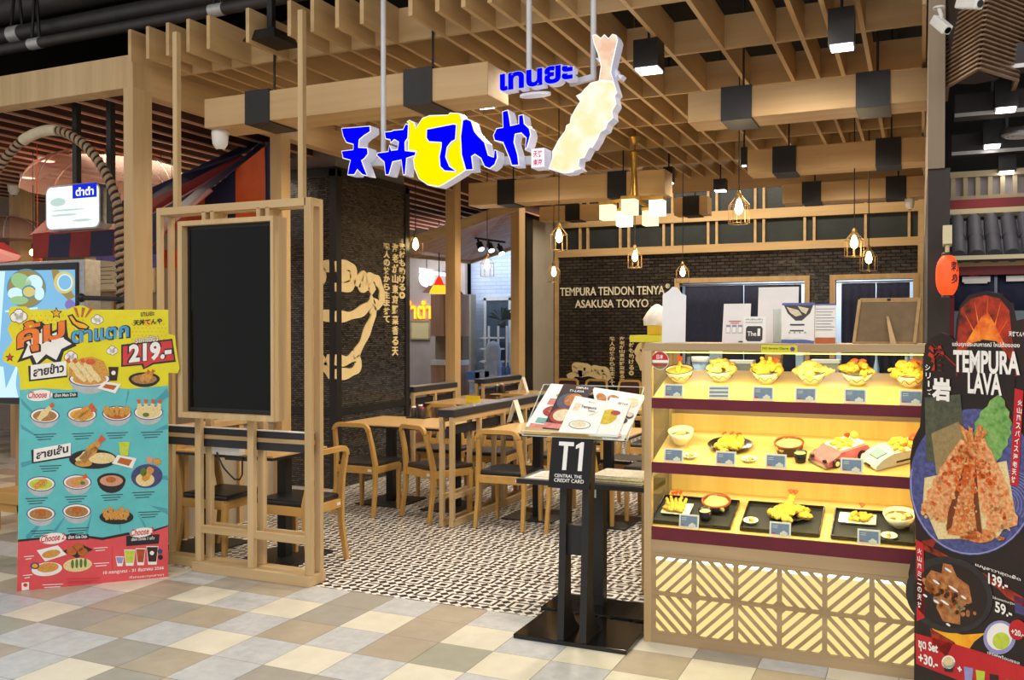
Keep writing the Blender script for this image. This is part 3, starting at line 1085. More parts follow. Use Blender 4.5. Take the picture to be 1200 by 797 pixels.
# card sign
sg = [at_y(px, py, 4.215) for px, py in ((644, 570), (689, 573))]
zt_, zb_ = at_y(672, 514, 4.215).z, at_y(668, 571, 4.215).z
sx0, sx1 = at_y(646, 540, 4.215).x, at_y(694, 540, 4.215).x
up = Vector((0, 0.06, zt_ - zb_)); uh = up.normalized()
o0 = Vector((sx0, 4.17, zb_))
mb = MB(); mb.prism([(0, 0), (sx1 - sx0, 0), (sx1 - sx0, up.length), (0, up.length)], o0, (1, 0, 0), uh, Vector((0, 0.02, -0.003)))
sgn = mb.build('card_sign', 'black_gloss', ms, bevel=0.002)
mb = MB(); W_ = sx1 - sx0; fwd = Vector((0, -0.001, 0))
for pts in ([(.18, .92), (.55, .92), (.55, .84), (.41, .84), (.41, .36), (.31, .36), (.31, .84), (.18, .84)], [(.60, .86), (.73, .93), (.79, .93), (.79, .36), (.69, .36), (.69, .82), (.60, .79)]):
    mb.prism(pts, o0 + Vector((0, -.0002, 0)), Vector((W_, 0, 0)), up, (0, -.0014, 0))
mb.glyphs('CENTRAL THE', o0 + Vector((W_ * 0.14, -0.0015, 0)) + uh * 0.053, (1, 0, 0), uh, W_ * 0.66, None, 0.001, 0, 0.012)
mb.glyphs('CREDIT CARD', o0 + Vector((W_ * 0.14, -0.0015, 0)) + uh * 0.030, (1, 0, 0), uh, W_ * 0.72, None, 0.001, 0, 0.012)
mb.build('lettering', 'white_plastic', sgn)


# ---- menus lying on the tray (a sheet = quad given by its photograph corners, on the tray's own plane)
def sheet(name, label, corners, lift, base_mat, art, cat='menu', group='menus on the tilted tray', thick=0.003):
    P = [tray_uv(*c) for c in corners]
    t = thing(name, label, cat, tray_pt(P[0][0], P[0][1], lift), 0, group)
    mb = MB()
    lo = [tray_pt(a, b, lift) for a, b in P]; hi = [tray_pt(a, b, lift + thick) for a, b in P]
    mb.hexa(lo, hi); mb.build('cover', base_mat, t)
    def bil(u, v):
        x = (1 - u) * (1 - v) * P[0][0] + u * (1 - v) * P[1][0] + u * v * P[2][0] + (1 - u) * v * P[3][0]
        y = (1 - u) * (1 - v) * P[0][1] + u * (1 - v) * P[1][1] + u * v * P[2][1] + (1 - u) * v * P[3][1]
        return x, y
    mats, mb, lay = [], MB(), 0
    for kind, m_, data in art:
        if m_ not in mats: mats.append(m_)
        k = mats.index(m_); lay += 1
        h = lift + thick + 0.0004 * lay
        if kind == 'p':
            mb.add([tray_pt(*bil(u, v), h) for u, v in data], [tuple(range(len(data)))], k)
        else:
            s_, u, v, w_, hh = data
            o_ = tray_pt(*bil(u, v), h); e1 = tray_pt(*bil(u + w_, v), h) - o_; e2 = tray_pt(*bil(u, v + hh), h) - o_
            gv, gf = glyph_mesh(s_, 0.02, 0)
            x0 = min(p[0] for p in gv); x1 = max(p[0] for p in gv); y0 = min(p[1] for p in gv); y1 = max(p[1] for p in gv)
            mb.add([o_ + e1 * ((p[0] - x0) / (x1 - x0)) + e2 * ((p[1] - y0) / (y1 - y0)) for p in gv], gf, k)
    if art: mb.build('printing', mats, t)
    return t


mat('print_food', '#c9884a', 0.45, noise=(60, '#8d4a22', 0.6))
mat('print_red', '#b3433c', 0.45, noise=(50, '#8d2d28', 0.6))
mat('print_dark', '#3f3236', 0.4, noise=(20, '#2c2328', 0.5))
mat('print_green', '#8fa13c', 0.45, noise=(60, '#c8b24a', 0.6))
mat('print_yellow', '#d9c02c', 0.45, noise=(60, '#b49a1a', 0.6))
mat('print_pink', '#d58d84', 0.5, noise=(40, '#c1675f', 0.6))
mat('print_teal', '#5d9c98', 0.5, noise=(40, '#7fb0a8', 0.6))
mat('print_ink', '#3c3a3c', 0.6)
mat('print_blueplate', '#55586e', 0.45, noise=(30, '#44475c', 0.5))
mat('print_white', '#efede8', 0.5, noise=(8, '#e5e2dc', 0.5))
mat('print_rice', '#e6d9bd', 0.5, noise=(90, '#c7b48e', 0.6))
E_ = lambda x, y, rx, ry: ell(x, y, rx, ry, 20)
sheet('menu_sheet', 'wide printed menu sheet at the left end of the tilted tray', [(616, 500), (655, 505), (682, 453), (646, 450)], 0.0, 'white_paper',
      [('p', 'print_teal', [(0.2, 0.1), (0.95, 0.1), (0.95, 0.22), (0.2, 0.22)]), ('p', 'print_pink', [(0.1, 0.0), (1, 0.0), (1, 0.08), (0.1, 0.08)]), ('p', 'print_red', E_(0.6, 0.38, 0.36, 0.13)), ('p', 'print_food', E_(0.6, 0.40, 0.2, 0.08)),
       ('p', 'print_pink', [(0.25, 0.52), (0.95, 0.52), (0.95, 0.66), (0.25, 0.66)]), ('p', 'print_green', E_(0.65, 0.74, 0.28, 0.06)), ('p', 'print_food', E_(0.7, 0.9, 0.28, 0.08))])
sheet('menu_sheet', 'wide printed menu sheet at the right end of the tilted tray', [(706, 515), (731, 517), (757, 464), (694, 454)], 0.0, 'white_paper',
      [('p', 'print_food', E_(0.16, 0.80, 0.11, 0.10)), ('p', 'print_red', E_(0.42, 0.80, 0.13, 0.10)), ('p', 'print_food', E_(0.42, 0.83, 0.10, 0.06)), ('p', 'print_rice', E_(0.8, 0.80, 0.15, 0.10)), ('p', 'print_ink', E_(0.85, 0.52, 0.1, 0.07)), ('p', 'print_rice', E_(0.85, 0.54, 0.08, 0.05)),
       ('p', 'print_ink', E_(0.75, 0.4, 0.1, 0.06)), ('p', 'print_red', E_(0.55, 0.2, 0.2, 0.08)), ('p', 'print_pink', E_(0.6, 0.08, 0.25, 0.05))])
sheet('menu_booklet', 'brown menu booklet with a shrimp dish on its cover, second from left on the tray', [(636, 503), (664, 506), (697, 454), (661, 451)], 0.004, 'print_dark',
      [('p', 'print_pink', [(0.0, 0.02), (1.0, 0.02), (1.0, 0.13), (0.0, 0.13)]), ('p', 'print_blueplate', E_(0.5, 0.62, 0.45, 0.19)), ('p', 'print_food', E_(0.58, 0.66, 0.3, 0.14)), ('p', 'print_red', E_(0.5, 0.30, 0.46, 0.17)), ('p', 'print_rice', E_(0.52, 0.31, 0.36, 0.13)),
       ('t', 'print_white', ('TEMPURA', 0.45, 0.91, 0.42, 0.05)), ('t', 'print_white', ('T1-LAVA', 0.30, 0.83, 0.5, 0.05))])
sheet('menu_booklet', 'white menu booklet showing a yellow bowl, right one of the two on the tray', [(690, 512), (724, 514), (741, 471), (716, 467)], 0.006, 'print_white',
      [('p', 'print_white', E_(0.3, 0.42, 0.42, 0.2)), ('p', 'print_yellow', E_(0.32, 0.5, 0.36, 0.2)), ('p', 'print_red', E_(0.55, 0.62, 0.2, 0.06)), ('t', 'print_ink', ('天丼てんや', 0.45, 0.84, 0.45, 0.07))])
sheet('menu_booklet', 'white menu booklet with a line-drawn bowl, lying frontmost on the tray', [(655, 508), (699, 511), (713, 473), (675, 466)], 0.010, 'print_white',
      [('p', 'print_rice', [(0.1, 0.6), (0.28, 0.6), (0.28, 0.82), (0.1, 0.82)]), ('p', 'print_ink', E_(0.48, 0.23, 0.30, 0.12)), ('p', 'print_white', E_(0.48, 0.23, 0.28, 0.105)), ('p', 'print_rice', E_(0.46, 0.24, 0.2, 0.08)), ('p', 'print_rice', [(0.62, 0.5), (0.82, 0.62), (0.84, 0.66), (0.64, 0.55)]),
       ('t', 'print_ink', ('Tempura', 0.30, 0.68, 0.46, 0.10)), ('t', 'print_ink', ('TENDON', 0.55, 0.62, 0.2, 0.04)), ('t', 'print_ink', ('天丼てんや', 0.45, 0.87, 0.22, 0.04))])

# ---- black newspaper table behind the stand
nt_ = thing('side_table', 'black metal side table stacked with papers, between menu stand and food case', 'side table', (-1.66, 4.8, 0))
mb = MB(); mb.box(-1.92, -1.31, 4.66, 4.96, 0, 0.02); mb.build('base_plate', 'black_gloss', nt_, bevel=0.003)
mb = MB(); xa, xb = at_y(694, 640, 4.84).x, at_y(708, 640, 4.84).x; mb.box(xa, xb, 4.82, 4.89, 0.02, 0.70); mb.build('pedestal', 'black_metal', nt_)
mb = MB(); mb.box(-2.06, -1.29, 4.64, 5.0, 0.70, 0.728); mb.build('table_top', 'black_metal', nt_, bevel=0.003)
mb = MB(); mb.box(xa + 0.015, xa + 0.03, 4.818, 4.82, 0.62, 0.665); mb.build('inventory_tag', 'white_plastic', nt_)
mat('newsprint', '#e6dec2', 0.8, noise=(60, '#c9bfa2', 0.6))
mat('newsprint_grey', '#d6d0c2', 0.8, noise=(70, '#b0a99c', 0.6))
rp = random.Random(3)
for k in range(7):
    w_ = 0.30; x = -1.49 + rp.uniform(-0.015, 0.015); y = 4.81 + rp.uniform(-0.012, 0.012)
    mb = MB(); mb.box(x - w_ / 2, x + w_ / 2, y - 0.13, y + 0.13, 0.728 + k * 0.006, 0.728 + k * 0.006 + 0.006)
    tag(mb.build('newspaper', 'newsprint' if k % 3 else 'newsprint_grey'), 'folded newspaper, number %s up from the bottom of the pile by the food case' % ('one', 'two', 'three', 'four', 'five', 'six', 'seven')[k] if k < 6 else 'cream folded newspaper on top of the pile by the food case', 'newspaper', 'newspapers on the black side table')
for k in range(3):
    mb = MB(); x = -1.88 + 0.02 * k
    mb.box(x - 0.14, x + 0.14, 4.66 + 0.02 * k, 4.92, 0.728 + 0.003 * k, 0.731 + 0.003 * k)
    tag(mb.build('leaflet', 'newsprint_grey' if k != 1 else 'white_paper'), ('bottom', 'middle', 'top')[k] + ' leaflet of the loose sheets at the left end of the black side table', 'leaflet', 'loose sheets on the side table')
# ================================================================== food display case
KX0, KX1, KY, KYB = -1.258, 0.06, 4.41, 4.86
case = thing('display_case', 'oak food display case with three lit shelves and a glowing lattice front', 'display case', (-0.6, 4.63, 0))
def kbox(name, m, *b, par=None, bev=0.0):
    mb = MB(); mb.box(*b)
    return mb.build(name, m, par or case, bevel=bev)
kbox('top_board', 'grey_oak_x', KX0, KX1, KY, KYB, 1.455, 1.493, bev=0.002)
for x in (KX0, KX1 - 0.038):
    kbox('corner_post', 'pale_oak_z', x, x + 0.038, KY, KY + 0.035, 0, 1.455, bev=0.002)
    kbox('corner_post', 'pale_oak_z', x, x + 0.038, KYB - 0.035, KYB, 0, 1.455)
mat('case_wood', '#e2c078', 0.45, noise=(14, '#d3ad62', 0.5), grain='x')
mat('case_wood_z', '#e2c078', 0.45, noise=(14, '#d3ad62', 0.5), grain='z')
xi0, xi1 = KX0 + 0.038, KX1 - 0.038
SHELF = [(1.2185, 1.345), (0.898, 1.024), (0.576, 0.702)]     # front and back height of the three sloping shelves
SYF, SYB = 4.425, 4.815
SL = (SHELF[0][1] - SHELF[0][0]) / (SYB - SYF)
TILT = math.atan(SL)
for k, (zf, zb) in enumerate(SHELF):
    mb = MB(); th = 0.018
    mb.hexa([(xi0, SYF, zf - th), (xi1, SYF, zf - th), (xi1, SYB, zb - th), (xi0, SYB, zb - th)], [(xi0, SYF, zf), (xi1, SYF, zf), (xi1, SYB, zb), (xi0, SYB, zb)])
    sh = mb.build('shelf', 'case_wood', case)
    kbox('front_strip', 'maroon', xi0, xi1, KY + 0.004, KY + 0.014, zf - (0.05 if k < 2 else 0.062), zf + 0.002, par=sh)
for k in (1, 2):
    zb = SHELF[k][1]
    kbox('back_panel', 'case_wood_z', xi0, xi1, SYB, SYB + 0.012, zb - 0.03, zb + 0.085)
emat('led_strip', '#ffdf7a', 2.2)
YEL = (1.0, 0.85, 0.40)
for zt in (1.452, SHELF[0][0] - 0.03, SHELF[1][0] - 0.03):
    kbox('light_strip', 'led_strip', xi0 + 0.01, xi1 - 0.01, KY + 0.03, KY + 0.042, zt - 0.008, zt - 0.002)
    light('case_light', 'AREA', ((xi0 + xi1) / 2, KY + 0.075, zt - 0.012), 4.3, YEL, 1.2, 0.04, rot=(math.radians(18), 0, 0))
kbox('band', 'grey_oak_x', xi0, xi1, KY, KY + 0.02, 0.452, 0.514)
kbox('plinth', 'grey_oak_x', xi0, xi1, KY, KY + 0.03, 0, 0.045)
kbox('side_panel', 'case_wood_z', KX0, KX0 + 0.012, KY + 0.035, KYB - 0.035, 0, 0.52)
kbox('side_panel', 'case_wood_z', KX1 - 0.012, KX1, KY + 0.035, KYB - 0.035, 0, 1.455)
kbox('back_board', 'case_wood_z', xi0, xi1, KYB - 0.02, KYB, 0, 0.66)
glass('case_glass', '#fbfdf8', 0.07)
kbox('glass_front', 'case_glass', xi0, xi1, KY + 0.015, KY + 0.019, 0.578, 1.455)
kbox('glass_side', 'case_glass', KX0 + 0.016, KX0 + 0.02, KY + 0.035, KYB - 0.035, 0.52, 1.455)
# glowing front: a lit sheet with an LED line at its top, and the cut oak lattice before it
emat('lattice_glow', '#ffe293', 0.86)
kbox('glow_sheet', 'lattice_glow', xi0, xi1, KY + 0.055, KY + 0.06, 0.045, 0.452)
emat('led_line', '#fff6d6', 2.6)
kbox('light_strip', 'led_line', xi0, xi1, KY + 0.045, KY + 0.054, 0.405, 0.43)
mb = MB()
cell = 0.203; z0 = 0.045; nrow = 2
Y0 = KY + 0.004; DEP = 0.012
def strip(poly):
    if len(poly) > 2:
        mb.prism(poly, (0, Y0 + DEP, 0), (1, 0, 0), (0, 0, 1), (0, -DEP, 0))
xc = at_y(812.7, 690, KY).x
cols = [xc + i * cell for i in range(-1, 7)]
half = 0.011
for i, cx0 in enumerate(cols):
    cx1 = cx0 + cell
    for j in range(nrow):
        cz0 = z0 + j * cell; cz1 = cz0 + cell
        sq = [(max(cx0, xi0), cz0), (min(cx1, xi1), cz0), (min(cx1, xi1), cz1), (max(cx0, xi0), cz1)]
        if sq[1][0] - sq[0][0] < 0.01: continue
        up_ = (i + j) % 2 == 0          # '/' or '\'
        # bottom row (j=0) first column '\', top row '/'
        slash = (j == 1) == (i % 2 == 0)
        for q in range(-4, 5):
            c0 = q * 0.058
            if slash:   # z - x = const
                k0 = (cz0 - cx0) + c0
                p = clip_poly(clip_poly(sq, -1, 1, k0 + half), 1, -1, -(k0 - half))
            else:
                k0 = (cz0 + cx1) + c0
                p = clip_poly(clip_poly(sq, 1, 1, k0 + half), -1, -1, -(k0 - half))
            strip(p)
for cx0 in cols:
    if xi0 < cx0 < xi1: mb.box(cx0 - 0.011, cx0 + 0.011, Y0 - 0.001, Y0 + DEP + 0.001, z0 + 0.011, z0 + nrow * cell - 0.02)
mb.box(xi0, xi1, Y0 - 0.0022, Y0 + DEP + 0.0022, z0 + cell - 0.009, z0 + cell + 0.009)
mb.box(xi0 - .006, xi0 + 0.014, Y0 - 0.0012, Y0 + DEP + .0012, z0 + .001, 0.4505); mb.box(xi0, xi1, Y0 - 0.0016, Y0 + DEP + 0.0016, 0.43, 0.4515); mb.box(xi0, xi1, Y0 - 0.0016, Y0 + DEP + 0.0016, z0, z0 + 0.012)
mb.build('lattice', 'grey_oak_x', case)
# sticker on the glass, label on the top board
mat('sticker_red', '#c3242d', 0.4); mat('sticker_green', '#6f7f46', 0.5, noise=(60, '#9b6f3a', 0.5))
c = at_y(773.2, 422.5, KY + 0.012); r = 0.046
ys = KY + 0.0125
st = MB()
def disc(mbx, cx, cz, poly, y, m): mbx.add([(cx + a, y, cz + b) for a, b in poly], [tuple(range(len(poly)))], m)
disc(st, c.x, c.z, ell(0, 0, r, r), ys, 0)
disc(st, c.x, c.z, ell(0, 0, r * 0.94, r * 0.94), ys - 0.0003, 1)
disc(st, c.x, c.z, clip_poly(ell(0, 0, r * 0.94, r * 0.94), 0, 1, r * 0.05), ys - 0.0006, 0)
disc(st, c.x, c.z, clip_poly(ell(0, 0, r * 0.94, r * 0.94), 0, 1, -r * 0.25), ys - 0.0009, 2)
disc(st, c.x, c.z, clip_poly(clip_poly(ell(0, 0, r * 0.94, r * 0.94), 0, 1, -r * 0.35), 0, -1, r * 0.62), ys - 0.0012, 3)
st.glyphs('日本', (c.x - r * 0.36, ys - 0.0012, c.z + r * 0.15), (1, 0, 0), (0, 0, 1), r * 0.75, r * 0.5, 0, 0, 0.02)
st.build('round_sticker', ['white_paper', 'sticker_red', 'sticker_green', 'print_red'], case)
lb = MB(); a0, a1 = at_y(892, 409, KY - 0.002), at_y(934.5, 409, KY - 0.002); zt, zb = at_y(912, 404.5, KY).z, at_y(912, 413.5, KY).z
mat('label_yellow', '#ddd42c', 0.5, noise=(20, '#d3ca22', 0.5)); mat('label_ink', '#2a3a3a', 0.5); mat('label_purple', '#5d3f86', 0.5)
lb.box(a0.x, a1.x, KY - 0.0022, KY - 0.0002, zb, zt, 0)
lb.glyphs('NO Service Charge', (a0.x + 0.006, KY - 0.0028, zb + 0.012), (1, 0, 0), (0, 0, 1), (a1.x - a0.x) * 0.72, None, 0, 1, 0.02)
disc(lb, a1.x - 0.022, (zt + zb) / 2, [(0.014 * math.cos(t * PI / 8) * (1 if t % 2 else 0.6), 0.014 * math.sin(t * PI / 8) * (1 if t % 2 else 0.6)) for t in range(16)], KY - 0.0028, 2)
lb.build('charge_label', ['label_yellow', 'label_ink', 'label_purple'], case)

# ------------------------------------------------------------------ sample dishes
def shelf_at(k, px, py):
    """point of shelf k seen at a pixel"""
    zf = SHELF[k][0]
    return on_plane(px, py, Vector((0, SYF, zf)), Vector((0, -SL, 1)).normalized())
mat('tempura', '#f2cf55', 0.55, noise=(90, '#dca53a', 0.5), bump=(140, 1.0))
mat('tempura_pale', '#f2d98c', 0.55, noise=(80, '#e6c060', 0.5), bump=(160, 0.5))
mat('shrimp_tail', '#d8551e', 0.4, noise=(60, '#b83f14', 0.5))
mat('china', '#ece6d6', 0.25, noise=(30, '#e2dbc8', 0.5))
mat('china_ink', '#3f4a55', 0.35)
mat('lacquer', '#1b1716', 0.22, noise=(40, '#26211f', 0.5))
mat('lacquer_red', '#9c4a1e', 0.3, noise=(20, '#853c16', 0.5))
mat('brown_tub', '#5a3a24', 0.4, noise=(20, '#46291a', 0.5), grain='z')
mat('noodle', '#e3cf96', 0.6, noise=(110, '#c2a76a', 0.6), bump=(180, 0.8))
mat('broth', '#8a6a3c', 0.25, noise=(40, '#6f5028', 0.5))
mat('udon', '#e8dcb8', 0.4, noise=(60, '#b89a5e', 0.6), bump=(90, 0.6))
mat('greens', '#8fae4c', 0.6, noise=(80, '#c9cf8e', 0.6))
mat('egg_rice', '#e5c25a', 0.5, noise=(70, '#caa03c', 0.5), bump=(120, 0.4))
rf = random.Random(21)


def lumps(mb, c, r, n, seed, h=0.6, size=(0.28, 0.42), m=0):
    g = random.Random(seed)
    for i in range(n):
        a = g.uniform(0, 2 * PI); d = r * math.sqrt(g.random()) * 0.92
        z = (1 - (d / r) ** 2) * r * h * g.uniform(0.55, 1.0)
        s = r * g.uniform(*size)
        rot = Matrix.Rotation(g.uniform(0, PI), 3, 'Z') @ Matrix.Rotation(g.uniform(-0.6, 0.6), 3, 'X')
        mb.ball((c[0] + d * math.cos(a), c[1] + d * math.sin(a), c[2] + z), s, m, 2, (g.uniform(1.1, 1.7), g.uniform(0.6, 0.9), g.uniform(0.6, 0.9)), rot, 0.45, 2.6, g.uniform(0, 50))


def prawn(mb, p, q, r, seed, m=0):
    p, q = Vector(p), Vector(q)
    g = random.Random(seed)
    n = 9
    for i in range(n):
        t = i / (n - 1)
        s = r * (1.05 - 0.45 * t) * g.uniform(0.85, 1.12)
        mb.ball(p.lerp(q, t) + Vector((g.uniform(-.2, .2), g.uniform(-.2, .2), g.uniform(-.1, .2))) * r, s, m, 2, (1, 1, 1), None, 0.5, 2.5, g.uniform(0, 60))


def tail(mb, p, d, r, m=0):
    """fan of three tail blades at p along d"""
    p, d = Vector(p), Vector(d).normalized()
    sd = d.cross(Vector((0.2, 1, 0.1))).normalized(); up = sd.cross(d).normalized()
    for a in (-0.45, 0.0, 0.45):
        dd = (d * math.cos(a) + sd * math.sin(a))
        ww = dd.cross(up).normalized()
        mb.hexa([p + ww * r * .16 - up * r * .1, p - ww * r * .16 - up * r * .1, p - ww * r * .16 + up * r * .1, p + ww * r * .16 + up * r * .1],
                [p + dd * r * 1.5 + ww * r * .42 - up * r * .06, p + dd * r * 1.5 - ww * r * .42 - up * r * .06, p + dd * r * 1.5 - ww * r * .42 + up * r * .06, p + dd * r * 1.5 + ww * r * .42 + up * r * .06], m)


def dish(k, px, py, name, label, cat, group=None, rz=0.0):
    p = shelf_at(k, px, py)
    t = thing(name, label, cat, p, 0, group)
    t.rotation_mode = 'ZYX'; t.rotation_euler = (TILT, 0, rz)
    WORLD[t] = Matrix.Translation(p) @ Matrix.Rotation(TILT, 4, 'X')
    return t


def bowl(t, R=0.073, H=0.07, m='china', ink=True):
    mb = MB()
    mb.lathe([(R * .42, 0), (R * .42, H * .12), (R * .62, H * .2), (R * .86, H * .55), (R, H), (R * .96, H), (R * .8, H * .55), (R * .5, H * .25), (0, H * .22)], (0, 0, 0), 28)
    b = mb.build('bowl', m, t, local=True)
    if ink:
        mb = MB(); mb.lathe([(R * 1.003, H * .95), (R * 1.008, H * 1.01), (R * .955, H * 1.01), (R * .94, H * .96)], (0, 0, 0), 28, cap=False)
        # painted waves round the outside
        for i in range(9):
            a0 = 2 * PI * i / 9
            pts = []
            for j in range(7):
                a = a0 + 2 * PI / 9 * j / 6
                zz = H * (0.52 + 0.16 * math.sin(j / 6 * 2 * PI))
                rr = R * (0.62 + (zz / H - 0.2) / 0.35 * 0.24 if zz / H < 0.55 else 0.86 + (zz / H - 0.55) / 0.45 * 0.14) + 0.0006
                pts.append((rr * math.cos(a), rr * math.sin(a), zz))
            mb.tube(pts, 0.0016, 5)
        mb.build('painted_pattern', 'china_ink', b, local=True)
    return b


# top shelf: six tendon bowls
tops = [(797, 452, 'donburi', 'bowl of egg-covered rice with one shrimp tail, leftmost bowl on the top shelf'),
        (845, 451, 'donburi', 'rice bowl heaped with pale tempura and no tail, second on the top shelf'),
        (899, 453, 'donburi', 'rice bowl with tempura sticks fanned upright, third on the top shelf'),
        (951, 454, 'donburi', 'rice bowl with a long tempura poking out on its right, fourth on the top shelf'),
        (1005, 455, 'donburi', 'rice bowl crowned with two red shrimp tails, fifth on the top shelf'),
        (1066, 457, 'donburi', 'rice bowl with an egg tempura, rightmost on the top shelf beside the tall poster')]
for i, (px, py, nm, lab) in enumerate(tops):
    t = dish(0, px, py - 5, nm, lab, 'bowl of food', 'tempura rice bowls on the top shelf')
    bowl(t)
    mb = MB()
    if i == 0:
        mb.lathe([(0.068, 0.058), (0.05, 0.066), (0.02, 0.07), (0, 0.071)], (0, 0, 0), 24); mb.build('egg_topping', 'egg_rice', t, local=True)
        mb = MB(); prawn(mb, (0.0, -0.035, 0.072), (0.0, 0.03, 0.09), 0.014, 3); mb.build('tempura', 'tempura', t, local=True)
        mb = MB(); tail(mb, (0, 0.035, 0.095), (0, .25, 1), 0.02); mb.build('shrimp_tail', 'shrimp_tail', t, local=True)
        continue
    lumps(mb, (0, 0, 0.055), 0.066, 16, 30 + i, 0.75)
    if i == 2:
        for a in (-0.9, -0.3, 0.25, 0.8):
            prawn(mb, (0.02 * a, 0, 0.07), (0.075 * a, 0.012, 0.07 + 0.06 * (1.15 - abs(a))), 0.016, 50 + int(a * 10))
    if i == 3: prawn(mb, (0.0, -0.02, 0.075), (0.105, -0.02, 0.075), 0.015, 9); prawn(mb, (-0.03, 0.0, 0.085), (0.02, 0.0, 0.1), 0.02, 12)
    if i == 5: mb.ball((-0.03, 0, 0.1), 0.033, 0, 3, (1, 0.9, 0.8), None, 0.2, 3, 4); prawn(mb, (-0.02, -0.01, 0.08), (-0.085, -0.02, 0.085), 0.012, 5)
    mb.build('tempura', 'tempura' if i not in (1, 3) else 'tempura_pale', t, local=True)
    tl = {2: [(0.04, 0.02, 0.092)], 4: [(-0.012, 0.015, 0.096), (0.022, 0.015, 0.094)], 5: [(0.012, 0.025, 0.096), (0.035, 0.025, 0.09)]}.get(i, [])
    for q in tl:
        mb = MB(); tail(mb, q, (q[0] * 4, .25, 1), 0.018); mb.build('shrimp_tail', 'shrimp_tail', t, local=True)

# middle shelf
t = dish(1, 799, 521, 'noodle_bowl', 'pale deep bowl of noodle soup at the left end of the middle shelf', 'bowl of food')
bowl(t, 0.066, 0.08, 'china', False)
mb = MB(); mb.lathe([(0.058, 0.05), (0.03, 0.055), (0, 0.056)], (0, 0, 0), 20); mb.build('broth', 'broth', t, local=True)
mb = MB(); lumps(mb, (0, 0, 0.05), 0.035, 8, 4, 0.3); mb.build('topping', 'noodle', t, local=True)
def plate(t, rx, ry, h, m='lacquer', n=28, name='plate'):
    mb = MB(); mb.lathe([(0.6, 0), (0.62, h * .3), (1, h), (0.96, h), (0.6, h * .5), (0, h * .45)], (0, 0, 0), n, sx=1, sy=1)
    mb.v = [Vector((p.x * rx, p.y * ry, p.z)) for p in mb.v]
    return mb.build(name, m, t, local=True)
t = dish(1, 856, 525, 'tempura_plate', 'black round plate of mixed tempura on the middle shelf', 'plate of food')
plate(t, 0.112, 0.088, 0.024)
mb = MB()
for k_ in range(6): prawn(mb, (-0.055 + 0.022 * k_, -0.045 + 0.006 * (k_ % 2), 0.026), (-0.03 + 0.018 * k_, 0.03, 0.05), 0.0155, 70 + k_)
lumps(mb, (0.0, -0.03, 0.015), 0.055, 7, 8, 0.3)
mb.build('tempura', 'tempura', t, local=True)
for q in ((-0.035, 0.032, 0.05), (0.0, 0.036, 0.052), (0.035, 0.032, 0.05)):
    mb = MB(); tail(mb, q, (q[0] * 3, 1, .5), 0.017); mb.build('shrimp_tail', 'shrimp_tail', t, local=True)
t = dish(1, 925, 530, 'soba_tub', 'brown round tub heaped with soba noodles on the middle shelf', 'bowl of food')
mb = MB(); mb.lathe([(0.058, 0), (0.07, 0.052), (0.066, 0.052), (0.062, 0.03), (0, 0.03)], (0, 0, 0), 28); tb = mb.build('tub', 'brown_tub', t, local=True)
mb = MB(); mb.lathe([(0.0705, 0.048), (0.072, 0.055), (0.064, 0.055), (0.064, 0.048)], (0, 0, 0), 28, cap=False); mb.build('rim', 'lacquer_red', tb, local=True)
mb = MB(); lumps(mb, (0, 0, 0.03), 0.058, 14, 6, 0.42, (0.25, 0.4)); mb.lathe([(0.064, 0.045), (0.04, 0.055), (0, 0.06)], (0, 0, 0), 20); mb.build('noodles', 'noodle', t, local=True)
def small_plate(k, px, py, label, heap='greens'):
    t = dish(k, px, py, 'relish_dish', label, 'small dish', 'small white relish dishes')
    plate(t, 0.038, 0.034, 0.014, 'china', 20, 'saucer')
    mb = MB(); lumps(mb, (0, 0, 0.008), 0.022, 6, int(px), 0.6); mb.build('relish', heap, t, local=True)
small_plate(1, 809, 536, 'small white relish dish beside the leftmost price card of the middle shelf')
small_plate(1, 878, 540, 'small white relish dish between the second and third price cards of the middle shelf')
def cup(k, px, py, label, fill):
    t = dish(k, px, py, 'dipping_cup', label, 'cup', 'dark dipping cups')
    mb = MB(); mb.lathe([(0.024, 0), (0.032, 0.05), (0.029, 0.05), (0.026, 0.03), (0, 0.03)], (0, 0, 0), 20); mb.build('cup', 'lacquer', t, local=True)
    mb = MB(); mb.lathe([(0.028, 0.042), (0.015, 0.046), (0, 0.047)], (0, 0, 0), 16); mb.build('filling', fill, t, local=True)
cup(1, 938, 541, 'dark dipping cup with green leaves in front of the soba tub, middle shelf', 'greens')
# children's dishes shaped like vehicles
mat('toy_pink', '#d9727e', 0.3, noise=(30, '#cb6470', 0.5)); mat('toy_white', '#d9d8d2', 0.25, noise=(30, '#cdccc6', 0.5)); mat('toy_blue', '#7d9aa8', 0.3)
t = dish(1, 984, 537, 'car_dish', 'pink car-shaped children\'s dish with tempura on the middle shelf', 'plate of food', rz=0.5)
WORLD[t] = WORLD[t]
def car_body(L, Wd, H, nose):
    prof = [(-L, 0.008), (-L, H * .55), (-L * .85, H * .95), (L * .35, H), (L * .6, H * .72), (L * .95, H * .55), (L, H * .3), (L, 0.008)]
    mb = MB(); mb.prism(prof, (0, -Wd, 0), (1, 0, 0), (0, 0, 1), (0, 2 * Wd, 0)); return mb
t.rotation_euler = (TILT, 0, PI + 0.80); t.scale = (1.2, 1.2, 1.2)
car_body(0.105, 0.055, 0.055, 0).build('body', 'toy_pink', t, local=True, bevel=0.008)
mb = MB(); mb.box(-0.09, 0.035, -0.046, 0.046, 0.052, 0.062); mb.build('tray', 'china', t, local=True, bevel=0.004)
